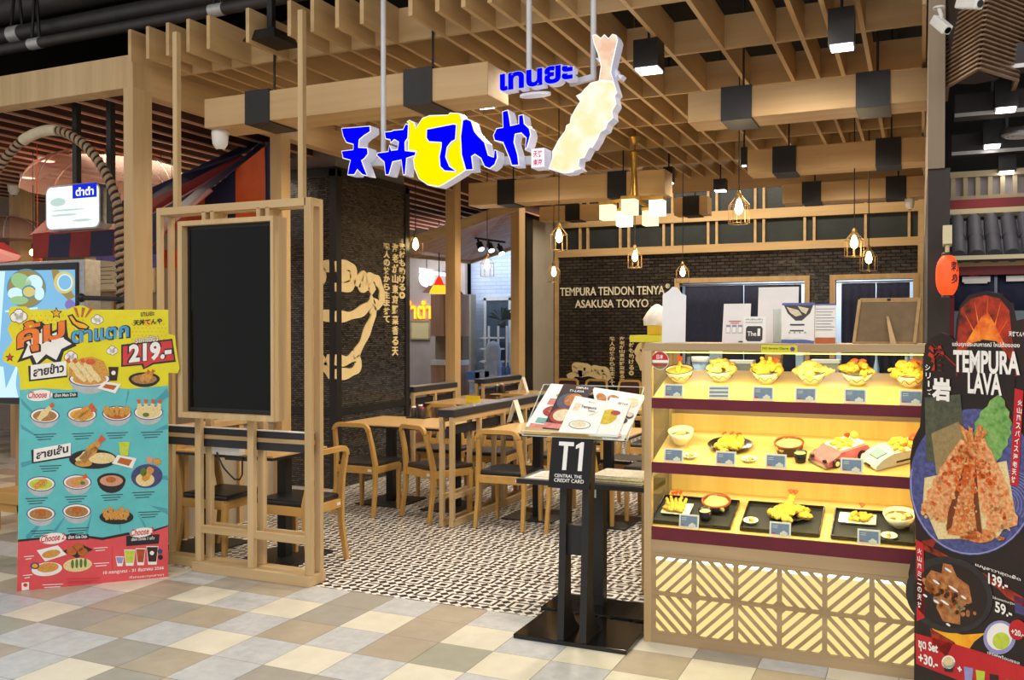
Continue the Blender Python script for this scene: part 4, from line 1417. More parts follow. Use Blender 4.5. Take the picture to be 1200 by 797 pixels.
for x in (-0.06, 0.065):
    for y in (-0.056, 0.056):
        mb = MB(); mb.tube([(x, y - 0.006, 0.018), (x, y + 0.006, 0.018)], 0.019, 16); w_ = mb.build('wheel', 'lacquer', t, local=True)
        mb = MB(); mb.tube([(x, y - 0.008, 0.018), (x, y + 0.008, 0.018)], 0.010, 12); mb.build('hubcap', 'china', w_, local=True)
for y in (-0.035, 0.035):
    mb = MB(); mb.ball((0.104, y, 0.03), 0.009, 0, 2); mb.build('headlight', 'lacquer', t, local=True)
mb = MB(); mb.box(0.1, 0.113, -0.05, 0.05, 0.004, 0.014); mb.build('bumper', 'grey_metal', t, local=True)
mb = MB(); lumps(mb, (-0.01, 0.0, 0.055), 0.042, 12, 14, 0.5); mb.build('tempura', 'tempura', t, local=True)
mb = MB(); mb.ball((-0.075, 0.0, 0.08), 0.018, 0, 2, (1, 1, .9), None, .1, 3, 2); mb.build('rice_ball', 'egg_rice', t, local=True)
mb = MB(); tail(mb, (-0.055, -0.02, 0.062), (-.2, 0, 1), 0.016); mb.build('shrimp_tail', 'shrimp_tail', t, local=True)
t = dish(1, 1046, 540, 'train_dish', 'white train-shaped children\'s dish with tempura at the right end of the middle shelf', 'plate of food')
t.rotation_euler = (TILT, 0, PI + 0.66); t.scale = (1.2, 1.2, 1.25)
mb = MB()
prof = [(-0.13, 0.004), (-0.13, 0.05), (0.03, 0.055), (0.075, 0.042), (0.105, 0.022), (0.112, 0.004)]
mb.prism(prof, (0, -0.05, 0), (1, 0, 0), (0, 0, 1), (0, 0.1, 0)); mb.build('body', 'toy_white', t, local=True, bevel=0.012)
mb = MB(); mb.hexa([(0.045, -0.03, 0.051), (0.085, -0.026, 0.036), (0.085, 0.026, 0.036), (0.045, 0.03, 0.051)], [(0.045, -0.03, 0.056), (0.087, -0.026, 0.041), (0.087, 0.026, 0.041), (0.045, 0.03, 0.056)]); mb.build('windscreen', 'toy_blue', t, local=True)
for s in (-1, 1):
    mb = MB(); mb.box(-0.125, 0.02, s * 0.051 - 0.001, s * 0.051 + 0.001, 0.016, 0.022); mb.build('stripe', 'lacquer', t, local=True)
mb = MB(); mb.box(0.107, 0.114, -0.015, 0.015, 0.008, 0.014); mb.build('coupling', 'lacquer', t, local=True)
mb = MB(); mb.box(-0.12, 0.025, -0.042, 0.042, 0.05, 0.06); mb.build('tray', 'china', t, local=True, bevel=0.004)
mb = MB(); lumps(mb, (-0.035, 0.0, 0.05), 0.05, 14, 25, 0.5); mb.build('tempura', 'tempura', t, local=True)
mb = MB(); mb.ball((-0.1, 0.01, 0.075), 0.03, 0, 2, (1, 1, .6), None, .2, 3, 2); mb.build('croquette', 'shrimp_tail', t, local=True)

# bottom shelf: three set trays
def tray(px0, px1, py, label):
    a, b = shelf_at(2, px0, py), shelf_at(2, px1, py + 0.08 * (px1 - px0))
    c = (a + b) / 2
    t = thing('set_tray', label, 'tray', c, 0, 'black set-meal trays')
    t.rotation_euler = (TILT, 0, 0); WORLD[t] = Matrix.Translation(c) @ Matrix.Rotation(TILT, 4, 'X')
    w_, d_ = (b.x - a.x) / 2, 0.135
    mb = MB(); mb.box(-w_, w_, -d_, d_, 0, 0.006); mb.build('tray_base', 'charcoal', t, local=True)
    mb = MB()
    for p, q in (((-w_, -d_), (w_, -d_)), ((w_, -d_), (w_, d_)), ((w_, d_), (-w_, d_)), ((-w_, d_), (-w_, -d_))):
        mb.bar((p[0], p[1], 0.01), (q[0], q[1], 0.01), 0.008, 0.02)
    mb.build('tray_rim', 'lacquer', t, local=True, bevel=0.003)
    return t
tray(771, 861, 598, 'black tray at the left end of the bottom shelf under the soba set')
tray(873, 963, 606, 'black tray in the middle of the bottom shelf under the big tempura plate')
tray(977, 1072, 615, 'black tray at the right end of the bottom shelf under the udon set')
LF = 0.008
def on_tray(px, py, name, label, cat, group=None, rz=0.0):
    p = shelf_at(2, px, py) + Vector((0, -SL, 1)).normalized() * LF
    t = thing(name, label, cat, p, 0, group); t.rotation_euler = (TILT, 0, rz); WORLD[t] = Matrix.Translation(p) @ Matrix.Rotation(TILT, 4, 'X') @ Matrix.Rotation(rz, 4, 'Z')
    return t
def sq_plate(t, a, b, m='china'):
    mb = MB(); mb.hexa([(-a * .8, -b * .8, 0), (a * .8, -b * .8, 0), (a * .8, b * .8, 0), (-a * .8, b * .8, 0)], [(-a, -b, 0.014), (a, -b, 0.014), (a, b, 0.014), (-a, b, 0.014)])
    mb.build('plate', m, t, local=True, bevel=0.004)
t = on_tray(794, 600, 'tempura_plate', 'white square plate of tempura sticks on the left tray, bottom shelf', 'plate of food')
sq_plate(t, 0.075, 0.06)
mb = MB()
for k_, (a, b) in enumerate(((-0.05, -0.02), (-0.025, -0.005), (0.0, 0.0), (0.025, 0.0), (0.05, -0.01))): prawn(mb, (a * .6, -0.04, 0.024), (a - 0.01, 0.035, 0.045 + 0.01 * (k_ % 2)), 0.013, 90 + k_)
prawn(mb, (-0.06, -0.02, 0.022), (-0.005, -0.04, 0.022), 0.012, 97)
mb.build('tempura', 'tempura', t, local=True)
for q in ((-0.032, 0.05, 0.058), (-0.014, 0.052, 0.062), (0.006, 0.055, 0.062)):
    mb = MB(); tail(mb, q, (0, .8, .6), 0.014); mb.build('shrimp_tail', 'shrimp_tail', t, local=True)
t = on_tray(840, 598, 'soba_bowl', 'red-rimmed black bowl of soba noodles on the left tray, bottom shelf', 'bowl of food')
mb = MB(); mb.lathe([(0.06, 0), (0.072, 0.045), (0.068, 0.045), (0.06, 0.03), (0, 0.03)], (0, 0, 0), 28); tb = mb.build('bowl', 'lacquer', t, local=True)
mb = MB(); mb.lathe([(0.0725, 0.04), (0.074, 0.05), (0.066, 0.05), (0.064, 0.038)], (0, 0, 0), 28, cap=False); mb.build('rim', 'lacquer_red', tb, local=True)
mb = MB(); mb.lathe([(0.064, 0.038), (0.04, 0.052), (0, 0.058)], (0, 0, 0), 20); lumps(mb, (0, 0, 0.028), 0.055, 12, 66, 0.4, (0.25, 0.4)); mb.build('noodles', 'noodle', t, local=True)
def cup3(px, py, label, fill):
    t = on_tray(px, py, 'dipping_cup', label, 'cup', 'dark dipping cups')
    mb = MB(); mb.lathe([(0.027, 0), (0.034, 0.052), (0.031, 0.052), (0.028, 0.03), (0, 0.03)], (0, 0, 0), 20); mb.build('cup', 'lacquer', t, local=True)
    mb = MB(); mb.lathe([(0.03, 0.04), (0.015, 0.05), (0, 0.052)], (0, 0, 0), 16); mb.build('filling', fill, t, local=True)
cup3(827, 610, 'dark dipping cup between the tempura sticks and the soba on the left tray', 'udon')
t = on_tray(926, 607, 'tempura_plate', 'large black plate piled with tempura on the middle tray, bottom shelf', 'plate of food')
plate(t, 0.105, 0.085, 0.024)
mb = MB(); lumps(mb, (0, -0.005, 0.015), 0.085, 20, 33, 0.42, (0.2, 0.34))
for k_ in range(4): prawn(mb, (-0.09 + 0.03 * k_, -0.03, 0.03), (-0.03 + 0.03 * k_, 0.0, 0.05), 0.016, 40 + k_)
prawn(mb, (0.0, 0.0, 0.05), (0.005, 0.05, 0.085), 0.02, 48)
mb.build('tempura', 'tempura', t, local=True)
for q in ((0.0, 0.06, 0.09), (0.02, 0.06, 0.088)):
    mb = MB(); tail(mb, q, (q[0], .5, 1), 0.017); mb.build('shrimp_tail', 'shrimp_tail', t, local=True)
def saucer3(px, py, label, fill):
    t = on_tray(px, py, 'relish_dish', label, 'small dish', 'small white relish dishes')
    plate(t, 0.036, 0.032, 0.014, 'china', 20, 'saucer')
    mb = MB(); lumps(mb, (0, 0, 0.008), 0.02, 6, int(px), 0.6); mb.build('relish', fill, t, local=True)
saucer3(880, 614, 'small white dish of yellow relish on the middle tray', 'egg_rice')
t = on_tray(1005, 612, 'tempura_plate', 'white oblong plate with a small tempura heap on the right tray', 'plate of food')
sq_plate(t, 0.085, 0.05)
mb = MB(); lumps(mb, (0, 0.0, 0.012), 0.045, 10, 57, 0.6, (0.28, 0.4)); prawn(mb, (0.03, -0.03, 0.025), (0.06, 0.005, 0.03), 0.016, 58); mb.build('tempura', 'tempura', t, local=True)
mb = MB(); tail(mb, (0.018, 0.03, 0.055), (.1, .6, 1), 0.016); mb.build('shrimp_tail', 'shrimp_tail', t, local=True)
t = on_tray(1054, 618, 'udon_bowl', 'pale grey bowl of udon soup on the right tray, bottom shelf', 'bowl of food')
bowl(t, 0.072, 0.065, 'china', False)
mb = MB(); mb.lathe([(0.064, 0.046), (0.03, 0.05), (0, 0.05)], (0, 0, 0), 20); mb.build('broth', 'broth', t, local=True)
mb = MB(); lumps(mb, (0, 0, 0.045), 0.045, 10, 77, 0.2); mb.build('noodles', 'udon', t, local=True)
saucer3(1042, 632, 'small white dish of pale relish on the right tray', 'udon')

# price cards
mat('card_blue', '#7f93b8', 0.5, noise=(60, '#6f83aa', 0.5)); mat('card_red', '#b8505a', 0.5)
cards = [(0, 789, 466, 'first'), (0, 842, 468, 'second'), (0, 894, 469, 'third'), (0, 944, 471, 'fourth'), (0, 1002, 473, 'fifth'), (0, 1068, 475, 'sixth'),
         (1, 789, 541, 'first'), (1, 850, 545, 'second'), (1, 909, 549, 'third'), (1, 998, 556, 'fourth'), (2, 807, 617, 'first'), (2, 914, 627, 'second'), (2, 1018, 637, 'third')]
rows = ('top', 'middle', 'bottom')
CW, CHh = 0.098, 0.066
for k, px, py, nth in cards:
    p = at_y(px, py, 4.436); p.z = SHELF[k][0] + 0.004
    t = thing('price_card', '%s price card from the left along the front edge of the %s shelf' % (nth, rows[k]), 'price card', p, 0, 'blue price cards in the food case')
    mb = MB(); e = 0.012
    mb.hexa([(-CW / 2, 0, 0), (CW / 2, 0, 0), (CW / 2, 0.003, 0), (-CW / 2, 0.003, 0)], [(-CW / 2, e, CHh), (CW / 2, e, CHh), (CW / 2, e + 0.003, CHh), (-CW / 2, e + 0.003, CHh)])
    mb.box(-CW / 2, CW / 2, 0, 0.03, 0, 0.003)
    h = mb.build('holder', 'white_plastic', t, local=True)
    mb = MB(); F = lambda x, z, n: (x, e * z / CHh - 0.0008 - 0.0004 * n, z)
    def poly(pts, m, n): mb.add([F(a, b, n) for a, b in pts], [tuple(range(len(pts)))], m)
    if (k, nth) == (0, 'second'):
        for q in range(3): poly([(-0.045, 0.010 + q * .018), (0.045, 0.012 + q * .018), (0.045, 0.020 + q * .018), (-0.045, 0.018 + q * .018)], 0, 1)
    else:
        poly([(-0.041, 0.009), (0.041, 0.009), (0.041, 0.059), (-0.041, 0.059)], 0, 0)
        poly(ell(-0.03, 0.014, 0.009, 0.004, 12), 1, 1)
        for dx, r_ in ((0.005, 0.006), (0.017, 0.010), (0.028, 0.007)): poly(ell(dx, 0.009 + r_ * 0.9, r_, r_, 12), 2, 1)
        for q in range(2): poly([(-0.036, 0.048 - q * .008), (-0.012, 0.048 - q * .008), (-0.012, 0.050 - q * .008), (-0.036, 0.050 - q * .008)], 2, 1)
    mb.build('printing', ['card_blue', 'card_red', 'white_plastic'], h, local=True)

# ------------------------------------------------------------------ things standing on top of the case
ZT = 1.493
mat('board_white', '#eeeef0', 0.35, noise=(5, '#e4e4e8', 0.5)); mat('sheet_white', '#e9e5e4', 0.5, noise=(4, '#dcd6d6', 0.5))
mat('pale_blue_bar', '#5c64a4', 0.45, noise=(20, '#525a9a', 0.5)); mat('orange_bar', '#c0622c', 0.5, noise=(20, '#b05722', 0.5))
mat('ink', '#2d2b2e', 0.5); mat('faint_ink', '#8f8f9c', 0.6); mat('red_ink', '#c04848', 0.6)


def standee(name, label, cat, px0, px1, pyt, y, lean=0.03, base_m='board_white', art=(), top=None, foot=True, group=None, zbase=None):
    a, b = at_y(px0, 402, y), at_y(px1, 402, y)
    zb = ZT if zbase is None else zbase
    h = at_y((px0 + px1) / 2, pyt, y + lean).z - zb
    w_ = b.x - a.x
    t = thing(name, label, cat, ((a.x + b.x) / 2, y, zb), 0, group)
    uh = Vector((0, lean, h)); L = uh.length; uh.normalize(); o = Vector((-w_ / 2, 0, 0)); n = Vector((1, 0, 0)).cross(uh)   # n faces the viewer
    mb = MB(); mb.prism(top(w_, L) if top else [(0, 0), (w_, 0), (w_, L), (0, L)], o, (1, 0, 0), uh, -n * 0.003)
    c = mb.build('card', base_m, t, local=True)
    if foot:
        mb = MB(); mb.hexa([(-w_ / 2, 0.0, 0), (w_ / 2, 0, 0), (w_ / 2, 0.06, 0), (-w_ / 2, 0.06, 0)], [(-w_ / 2, 0.0, 0.003), (w_ / 2, 0, 0.003), (w_ / 2, 0.06, 0.003), (-w_ / 2, 0.06, 0.003)]); mb.build('foot', base_m, t, local=True)
    if art:
        mb, ms_ = MB(), []
        for i, (kind, m_, d) in enumerate(art):
            if m_ not in ms_: ms_.append(m_)
            off = n * (0.0006 + 0.0004 * i)
            if kind == 'p': mb.add([o + Vector((1, 0, 0)) * (x * w_) + uh * (z * L) + off for x, z in d], [tuple(range(len(d)))], ms_.index(m_))
            else:
                s_, x, z, ww, hh = d
                mb.glyphs(s_, o + Vector((x * w_, 0, 0)) + uh * (z * L) + off, (1, 0, 0), uh, ww * w_, hh * L, 0, ms_.index(m_), 0.02)
        mb.build('printing', ms_, c, local=True)
    return t
R_ = lambda x0, y0, x1, y1: [(x0, y0), (x1, y0), (x1, y1), (x0, y1)]
def arch_top(w_, L): return [(0, 0), (w_, 0), (w_, L * .80)] + [(w_ * (0.62 - 0.25 * math.cos(PI - t * PI / 6) * 1), L * (.9 + .1 * math.sin(PI - t * PI / 6))) for t in range(0, 7)][::1][::-1] + [(w_ * .02, L * .86)]
standee('white_board', 'plain white upright board at the left end of the case top', 'board', 775.5, 803, 336, 4.62, 0.02, 'board_white', (), lambda w_, L: [(0, 0), (w_, 0), (w_, L * .84), (w_ * .80, L * .88), (w_ * .62, L * .985), (w_ * .42, L), (w_ * .26, L * .93), (0, L * .86)])
standee('blank_card', 'blank white card behind the payment card on the case top', 'card', 846, 878, 356, 4.70, 0.05, 'sheet_white')
bars = [('p', 'faint_ink', R_(0.06 + q * .32, .36, 0.30 + q * .32, .66)) for q in range(3)] + [('p', 'white_paper', R_(0.08 + q * .32, .38, 0.28 + q * .32, .58)) for q in range(3)] + [('p', 'red_ink', R_(.2, .78, .85, .81)), ('p', 'red_ink', R_(.3, .71, .75, .735)), ('p', 'ink', R_(.75, .03, .98, .07))]
standee('payment_card', 'small white card with three boxed columns left of the black-logo card', 'card', 849, 871, 370, 4.56, 0.02, 'sheet_white', bars)
rr = lambda x0, y0, x1, y1, r: [(x0 + r, y0), (x1 - r, y0), (x1, y0 + r), (x1, y1 - r), (x1 - r, y1), (x0 + r, y1), (x0, y1 - r), (x0, y0 + r)]
standee('points_card', 'small white card bearing a black rounded square, beside the large blank sheet', 'card', 870.5, 897, 371, 4.54, 0.02, 'white_paper',
        [('p', 'ink', rr(.12, .07, .86, .64, .08)), ('t', 'white_paper', ('The', .19, .27, .40, .17)), ('t', 'white_paper', ('1', .64, .27, .12, .28)), ('t', 'faint_ink', ('ค่าสินค้า', .1, .86, .75, .07)), ('t', 'faint_ink', ('สะสมคะแนนได้', .1, .75, .75, .07))])
t = standee('sign_holder', 'large blank white sheet in a clear stand in the middle of the case top', 'sign holder', 887, 934.5, 336.5, 4.72, 0.05, 'sheet_white')
mb = MB(); mb.box(-0.015, 0.02, -0.03, 0.0, 0.0, 0.17); mb.build('clear_support', 'acrylic', t, local=True)
R6 = [('p', 'pale_blue_bar', R_(0, .94, 1, 1)), ('p', 'print_dark', [(.06, .94), (.95, .94), (.86, .74), (.62, .56), (.42, .56), (.18, .74)]), ('p', 'print_rice', [(.14, .90), (.5, .82), (.62, .70), (.42, .66), (.25, .76)]), ('p', 'print_rice', [(.48, .92), (.82, .86), (.74, .72), (.6, .78)]),
      ('p', 'pale_blue_bar', R_(0, 0, 1, .09)), ('p', 'white_paper', [(0, .09), (.3, .14), (1, .06), (1, .12), (0, .14)]), ('p', 'ink', R_(.26, .44, .70, .475)), ('p', 'ink', R_(.26, .30, .68, .325))] + [('p', 'faint_ink', R_(.22 + q * .16, .25, .27 + q * .16, .28)) for q in range(4)]
standee('promo_leaflet', 'upright leaflet showing a dark bowl of food under a blue band, on the case top', 'leaflet', 915.5, 954, 355, 4.58, 0.03, 'print_white', R6)
R7 = [('p', 'pale_blue_bar', R_(0, .96, 1, 1)), ('p', 'orange_bar', R_(.02, .0, .98, .15))] + [('p', 'faint_ink', R_(.05, .86 - q * .075, .92 - .08 * (q % 3), .875 - q * .075)) for q in range(8)]
standee('promo_leaflet', 'upright leaflet with lines of text and an orange foot, on the case top', 'leaflet', 954.5, 979.5, 356, 4.60, 0.03, 'print_white', R7)
# photo frame seen from behind, with its strut
a, b = at_y(1001, 403, 4.60), at_y(1072, 403, 4.60)
h = at_y(1045, 350, 4.50).z - ZT
t = thing('photo_frame', 'tan-backed photo frame on an easel strut, seen from behind, on the case top', 'photo frame', ((a.x + b.x) / 2, 4.6, ZT))
c0, c1 = at_y(1008, 351, 4.72), at_y(1080, 351, 4.72)
w_ = b.x - a.x
u = Vector((w_, 0, 0)); vv = Vector((0.02, 0.10, h)); A0 = Vector((-w_ / 2, 0, 0))
mat('frame_back', '#7a6343', 0.7, noise=(20, '#6d5739', 0.5)); mat('frame_edge', '#b08d5a', 0.5, noise=(20, '#9c7a49', 0.5))
FR = lambda x, y, n=0.0: A0 + u * x + vv * y + Vector((0, -1, 0.3)).normalized() * n
mb = MB(); mb.hexa([FR(0, 0, -.012), FR(1, 0, -.012), FR(1, 1, -.012), FR(0, 1, -.012)], [FR(0, 0), FR(1, 0), FR(1, 1), FR(0, 1)]); mb.build('back_board', 'frame_back', t, local=True)
mb = MB()
for p, q in (((0, 0), (1, 0)), ((1, 0), (1, 1)), ((1, 1), (0, 1)), ((0, 1), (0, 0))): mb.bar(FR(*p), FR(*q), 0.014, 0.02)
mb.build('frame_edge', 'frame_edge', t, local=True)
mb = MB(); top_ = FR(.50, .62, .006); mb.hexa([top_ + Vector((-.006, 0, 0)), top_ + Vector((.006, 0, 0)), top_ + Vector((.006, .004, 0)), top_ + Vector((-.006, .004, 0))][::1],
     [Vector((.03, -0.09, 0.0)), Vector((.055, -0.09, 0.0)), Vector((.055, -0.085, 0.0)), Vector((.03, -0.085, 0.0))]); mb.build('easel_strut', 'frame_edge', t, local=True)
mb = MB(); mb.bar(FR(.46, 1, .004), FR(.52, 1, .004), 0.01, 0.012); mb.build('hanging_tab', 'black_metal', t, local=True)

# ------------------------------------------------------------------ service counter behind the case, with what stands on it
sc_ = thing('service_counter', 'service counter with pale top behind the food case', 'counter', (-0.8, 5.75, 0))
mb = MB(); mb.box(-1.55, 0.0, 5.5, 6.0, 0, 1.13); mb.build('body', 'pale_oak_x', sc_)
mb = MB(); mb.box(-1.58, 0.02, 5.46, 6.04, 1.13, 1.17); mb.build('worktop', 'charcoal', sc_, bevel=0.004)
mat('blue_plastic', '#a8c3de', 0.35, noise=(12, '#8fb0d2', 0.5)); mat('steel', '#8f979e', 0.3, 0.6, noise=(20, '#7c848b', 0.5)); mat('kraft', '#b98d58', 0.7, noise=(20, '#a67c49', 0.5))
def on_counter(px, y, wd, ht, kind, m, label, cat, name):
    p = at_y(px, 430, y); p.z = 1.17
    t = thing(name, label, cat, p)
    if kind == 'bottle':
        mb = MB(); mb.lathe([(wd, 0), (wd, ht * .6), (wd * .4, ht * .8), (wd * .4, ht * .92)], (0, 0, 0), 16); mb.build('bottle_body', m, t, local=True)
        mb = MB(); mb.lathe([(wd * .45, ht * .92), (wd * .45, ht), (0, ht)], (0, 0, 0), 12); mb.build('cap', 'black_metal', t, local=True)
    elif kind == 'tub':
        mb = MB(); mb.lathe([(wd * .85, 0), (wd, ht * .85), (0, ht * .85)], (0, 0, 0), 20); mb.build('tub_body', m, t, local=True)
        mb = MB(); mb.lathe([(wd * 1.05, ht * .85), (wd * 1.05, ht), (0, ht)], (0, 0, 0), 20); mb.build('lid', 'white_plastic', t, local=True)
    else:
        mb = MB(); mb.box(-wd, wd, -0.05, 0.05, 0, ht * .9); mb.build('box_body', m, t, local=True, bevel=0.004)
        mb = MB(); mb.box(-wd * 1.03, wd * 1.03, -0.053, 0.053, ht * .9, ht); mb.build('lid', 'white_plastic' if m != 'kraft' else 'kraft', t, local=True)
for it in ((807, 5.7, .03, .24, 'bottle', 'steel', 'dark bottle seen through the glass behind the leftmost rice bowl', 'bottle', 'bottle'),
           (822, 5.72, .06, .22, 'tub', 'blue_plastic', 'pale blue lidded tub seen through the glass behind the first two bowls', 'tub', 'storage_tub'),
           (839, 5.7, .03, .27, 'box', 'blue_plastic', 'upright pale blue box seen through the glass behind the second bowl', 'box', 'storage_box'),
           (866, 5.75, .09, .2, 'box', 'steel', 'grey steel bin seen through the glass between the second and third bowls', 'bin', 'storage_box'),
           (907, 5.7, .045, .24, 'box', 'kraft', 'brown kraft box seen through the glass behind the third bowl', 'box', 'storage_box'),
           (938, 5.7, .022, .26, 'box', 'blue_plastic', 'small white and blue carton seen through the glass behind the fourth bowl', 'carton', 'storage_box'),
           (968, 5.76, .08, .21, 'box', 'steel', 'wide grey box seen through the glass left of the fifth bowl', 'box', 'storage_box'),
           (1027, 5.7, .016, .27, 'bottle', 'blue_plastic', 'slim pale bottle seen through the glass right of the fifth bowl', 'bottle', 'bottle'),
           (1063, 5.7, .03, .26, 'bottle', 'blue_plastic', 'pale blue bottle seen through the glass behind the rightmost bowl', 'bottle', 'bottle')):
    on_counter(*it)
# yellow box and clear bag on a stand left of the case, behind it
p0, p1 = at_y(743.5, 397, 5.3), at_y(790, 397, 5.3)
t = thing('side_shelf', 'narrow yellow-topped stand behind the left end of the food case', 'stand', ((p0.x + p1.x) / 2, 5.3, 0))
mb = MB(); mb.box(p0.x, p1.x, 5.2, 5.45, at_y(760, 401, 5.2).z, at_y(760, 393, 5.2).z); mb.build('yellow_top', 'label_yellow', t)
mb = MB(); mb.box(p0.x + 0.06, p1.x - 0.02, 5.25, 5.4, 0, at_y(760, 401, 5.2).z); mb.build('post', 'pale_oak_z', t)
zt = at_y(760, 393, 5.2).z
mat('straw_box', '#d2a821', 0.5, noise=(20, '#c09818', 0.5)); glass('film', '#f3efe6', 0.25)
q0, q1 = at_y(761, 390, 5.3), at_y(790, 390, 5.3)
mb = MB(); mb.box(q0.x, q1.x, 5.25, 5.38, zt, zt + 0.058)
tag(mb.build('yellow_box', 'straw_box', bevel=0.004), 'small yellow box on the yellow-topped stand left of the white board', 'box')
mb = MB(); c = at_y(770, 380, 5.33)
mb.lathe([(0.08, 0), (0.085, 0.04), (0.06, 0.08), (0.035, 0.11), (0.015, 0.125), (0.0, 0.128)], (c.x, 5.33, zt + 0.0585), 14)
mat('bag_white', '#e4dccd', 0.35, noise=(12, '#d2c8b6', 0.5), bump=(25, 0.6))
tag(mb.build('plastic_bag', 'bag_white'), 'crumpled pale bag rising behind the white board on the case top', 'bag')
# ================================================================== shop sign
SY = 4.5
emat('sign_blue', '#0303ff', 0.82); emat('sign_yellow', '#fff000', 0.85); emat('sign_cream', '#fffbe6', 0.86, (9, '#fbeeb4')); emat('sign_pink', '#ffe6c4', 0.82, (14, '#f5c3a4')); emat('sign_white', '#ffffff', 0.95)
mat('sign_side', '#c9c9d2', 0.35, emit='#c4c6e0', strength=0.25, noise=(9, '#bdbdc8', 0.5))
mat('white_pipe', '#cfd0d4', 0.35, noise=(9, '#c4c5ca', 0.5))
sign = thing('shop_sign', 'glowing shop sign with big blue characters over a yellow disc and a giant shrimp', 'shop sign', (-2.3, SY, 2.4))
def px_poly(pts, ox, oy, sc, y): return [at_y(ox + a / sc, oy + b / sc, y) for a, b in pts]
def sign_part(name, pts, ox, oy, sc, face, dep=0.09, y=SY, grow=0.006):
    P = px_poly(pts, ox, oy, sc, y)
    c = sum(P, Vector()) / len(P)
    mb = MB(); poly = [(p.x, p.z) for p in P]
    area = sum(poly[i][0] * poly[(i + 1) % len(poly)][1] - poly[(i + 1) % len(poly)][0] * poly[i][1] for i in range(len(poly)))
    if area < 0: poly.reverse()
    mb.prism(poly, (0, y + dep, 0), (1, 0, 0), (0, 0, 1), (0, -dep, 0))
    b = mb.build(name, 'sign_side', sign)
    n = len(poly); mb = MB()
    # white lit edge, then the coloured face a little proud of it
    def inset(k):
        out = []
        for i in range(n):
            a, q, d = Vector(poly[i - 1]), Vector(poly[i]), Vector(poly[(i + 1) % n])
            e1, e2 = (q - a).normalized(), (d - q).normalized()
            nn = Vector((-e1.y - e2.y, e1.x + e2.x))
            if nn.length < 1e-6: nn = Vector((-e1.y, e1.x))
            out.append(q + nn.normalized() * k)
        return out
    mb.add([(p[0], y - 0.001, p[1]) for p in inset(0.001)], [tuple(range(n))], 0)
    mb.add([(p[0], y - 0.002, p[1]) for p in inset(grow)], [tuple(range(n))], 1)
    mb.build('lit_face', ['sign_white', face], b)
    return b
G = (380, 110, 4.615)
disc_pts = [(495, 185), (530, 130), (570, 115), (670, 112), (680, 100), (735, 105), (748, 140), (742, 230), (745, 330), (765, 415), (730, 440), (690, 465), (650, 490), (620, 505), (560, 495), (510, 460), (485, 400), (480, 350), (498, 330), (498, 312), (452, 305), (455, 240), (458, 165), (445, 150), (460, 140), (490, 155)]
sign_part('yellow_disc', disc_pts, *G, 'sign_yellow', 0.08, SY + 0.012)
sign_part('blue_character', [(92, 185), (250, 172), (252, 205), (215, 230), (192, 250), (188, 288), (236, 290), (240, 325), (222, 350), (205, 362), (218, 395), (235, 444), (205, 440), (180, 412), (165, 440), (125, 440), (132, 390), (140, 360), (100, 350), (92, 308), (155, 300), (156, 275), (118, 265), (100, 230)], *G, 'sign_blue')
sign_part('blue_character', [(325, 205), (362, 200), (374, 194), (425, 190), (440, 160), (458, 165), (455, 240), (440, 262), (440, 305), (498, 312), (495, 335), (448, 350), (440, 440), (425, 440), (415, 360), (372, 370), (352, 440), (330, 440), (322, 370), (283, 335), (285, 318), (345, 310), (352, 275), (365, 303), (395, 300), (400, 262), (380, 250), (358, 268), (355, 250), (330, 245)], *G, 'sign_blue')
sign_part('blue_character', [(553, 190), (700, 160), (718, 165), (712, 250), (690, 262), (668, 290), (660, 340), (680, 390), (715, 415), (712, 423), (650, 420), (625, 395), (620, 340), (630, 290), (632, 265), (565, 262), (550, 240)], *G, 'sign_blue', 0.02, SY - 0.006)
sign_part('blue_character', [(748, 140), (770, 132), (798, 145), (815, 200), (835, 225), (870, 260), (890, 330), (915, 340), (920, 300), (935, 305), (940, 345), (925, 385), (895, 408), (865, 395), (845, 350), (815, 330), (800, 340), (808, 412), (765, 415), (740, 330), (735, 230)], *G, 'sign_blue')
sign_part('blue_character', [(962, 95), (995, 85), (1005, 125), (1010, 170), (1050, 160), (1050, 115), (1078, 110), (1085, 160), (1112, 185), (1120, 220), (1100, 290), (1085, 305), (1090, 240), (1065, 215), (1035, 220), (1030, 260), (1050, 330), (1055, 388), (1012, 390), (1000, 350), (965, 265), (920, 255), (912, 225), (930, 185), (965, 180)], *G, 'sign_blue')
G5 = (580, 30, 4.194)
body = [(510, 270), (585, 275), (602, 330), (590, 345), (598, 385), (578, 420), (582, 455), (555, 480), (545, 510), (520, 525), (505, 560), (480, 600), (465, 600), (440, 650), (418, 655), (412, 690), (425, 705), (395, 712), (385, 722), (340, 728), (300, 715), (263, 705), (282, 650), (280, 620), (292, 598), (312, 560), (345, 515), (350, 490), (368, 480), (372, 450), (400, 400), (418, 372), (398, 345), (425, 330), (440, 310), (452, 300), (470, 280)]
sign_part('shrimp_body', body, *G5, 'sign_cream', 0.09)
sign_part('shrimp_tail', [(510, 270), (585, 275), (572, 230), (578, 190), (592, 130), (606, 70), (597, 46), (577, 40), (558, 62), (538, 42), (520, 60), (495, 42), (478, 46), (486, 90), (505, 140), (520, 200)], *G5, 'sign_pink', 0.09)
for pts in ([(500, 165), (520, 162), (522, 188)], [(600, 215), (612, 240), (598, 262), (590, 235)], [(608, 245), (636, 248), (622, 268)]):
    P = px_poly(pts, *G5, SY + 0.05); mb = MB(); mb.prism([(p.x, p.z) for p in P], (0, SY + 0.09, 0), (1, 0, 0), (0, 0, 1), (0, -0.06, 0)); mb.build('batter_crumb', 'sign_side', sign)
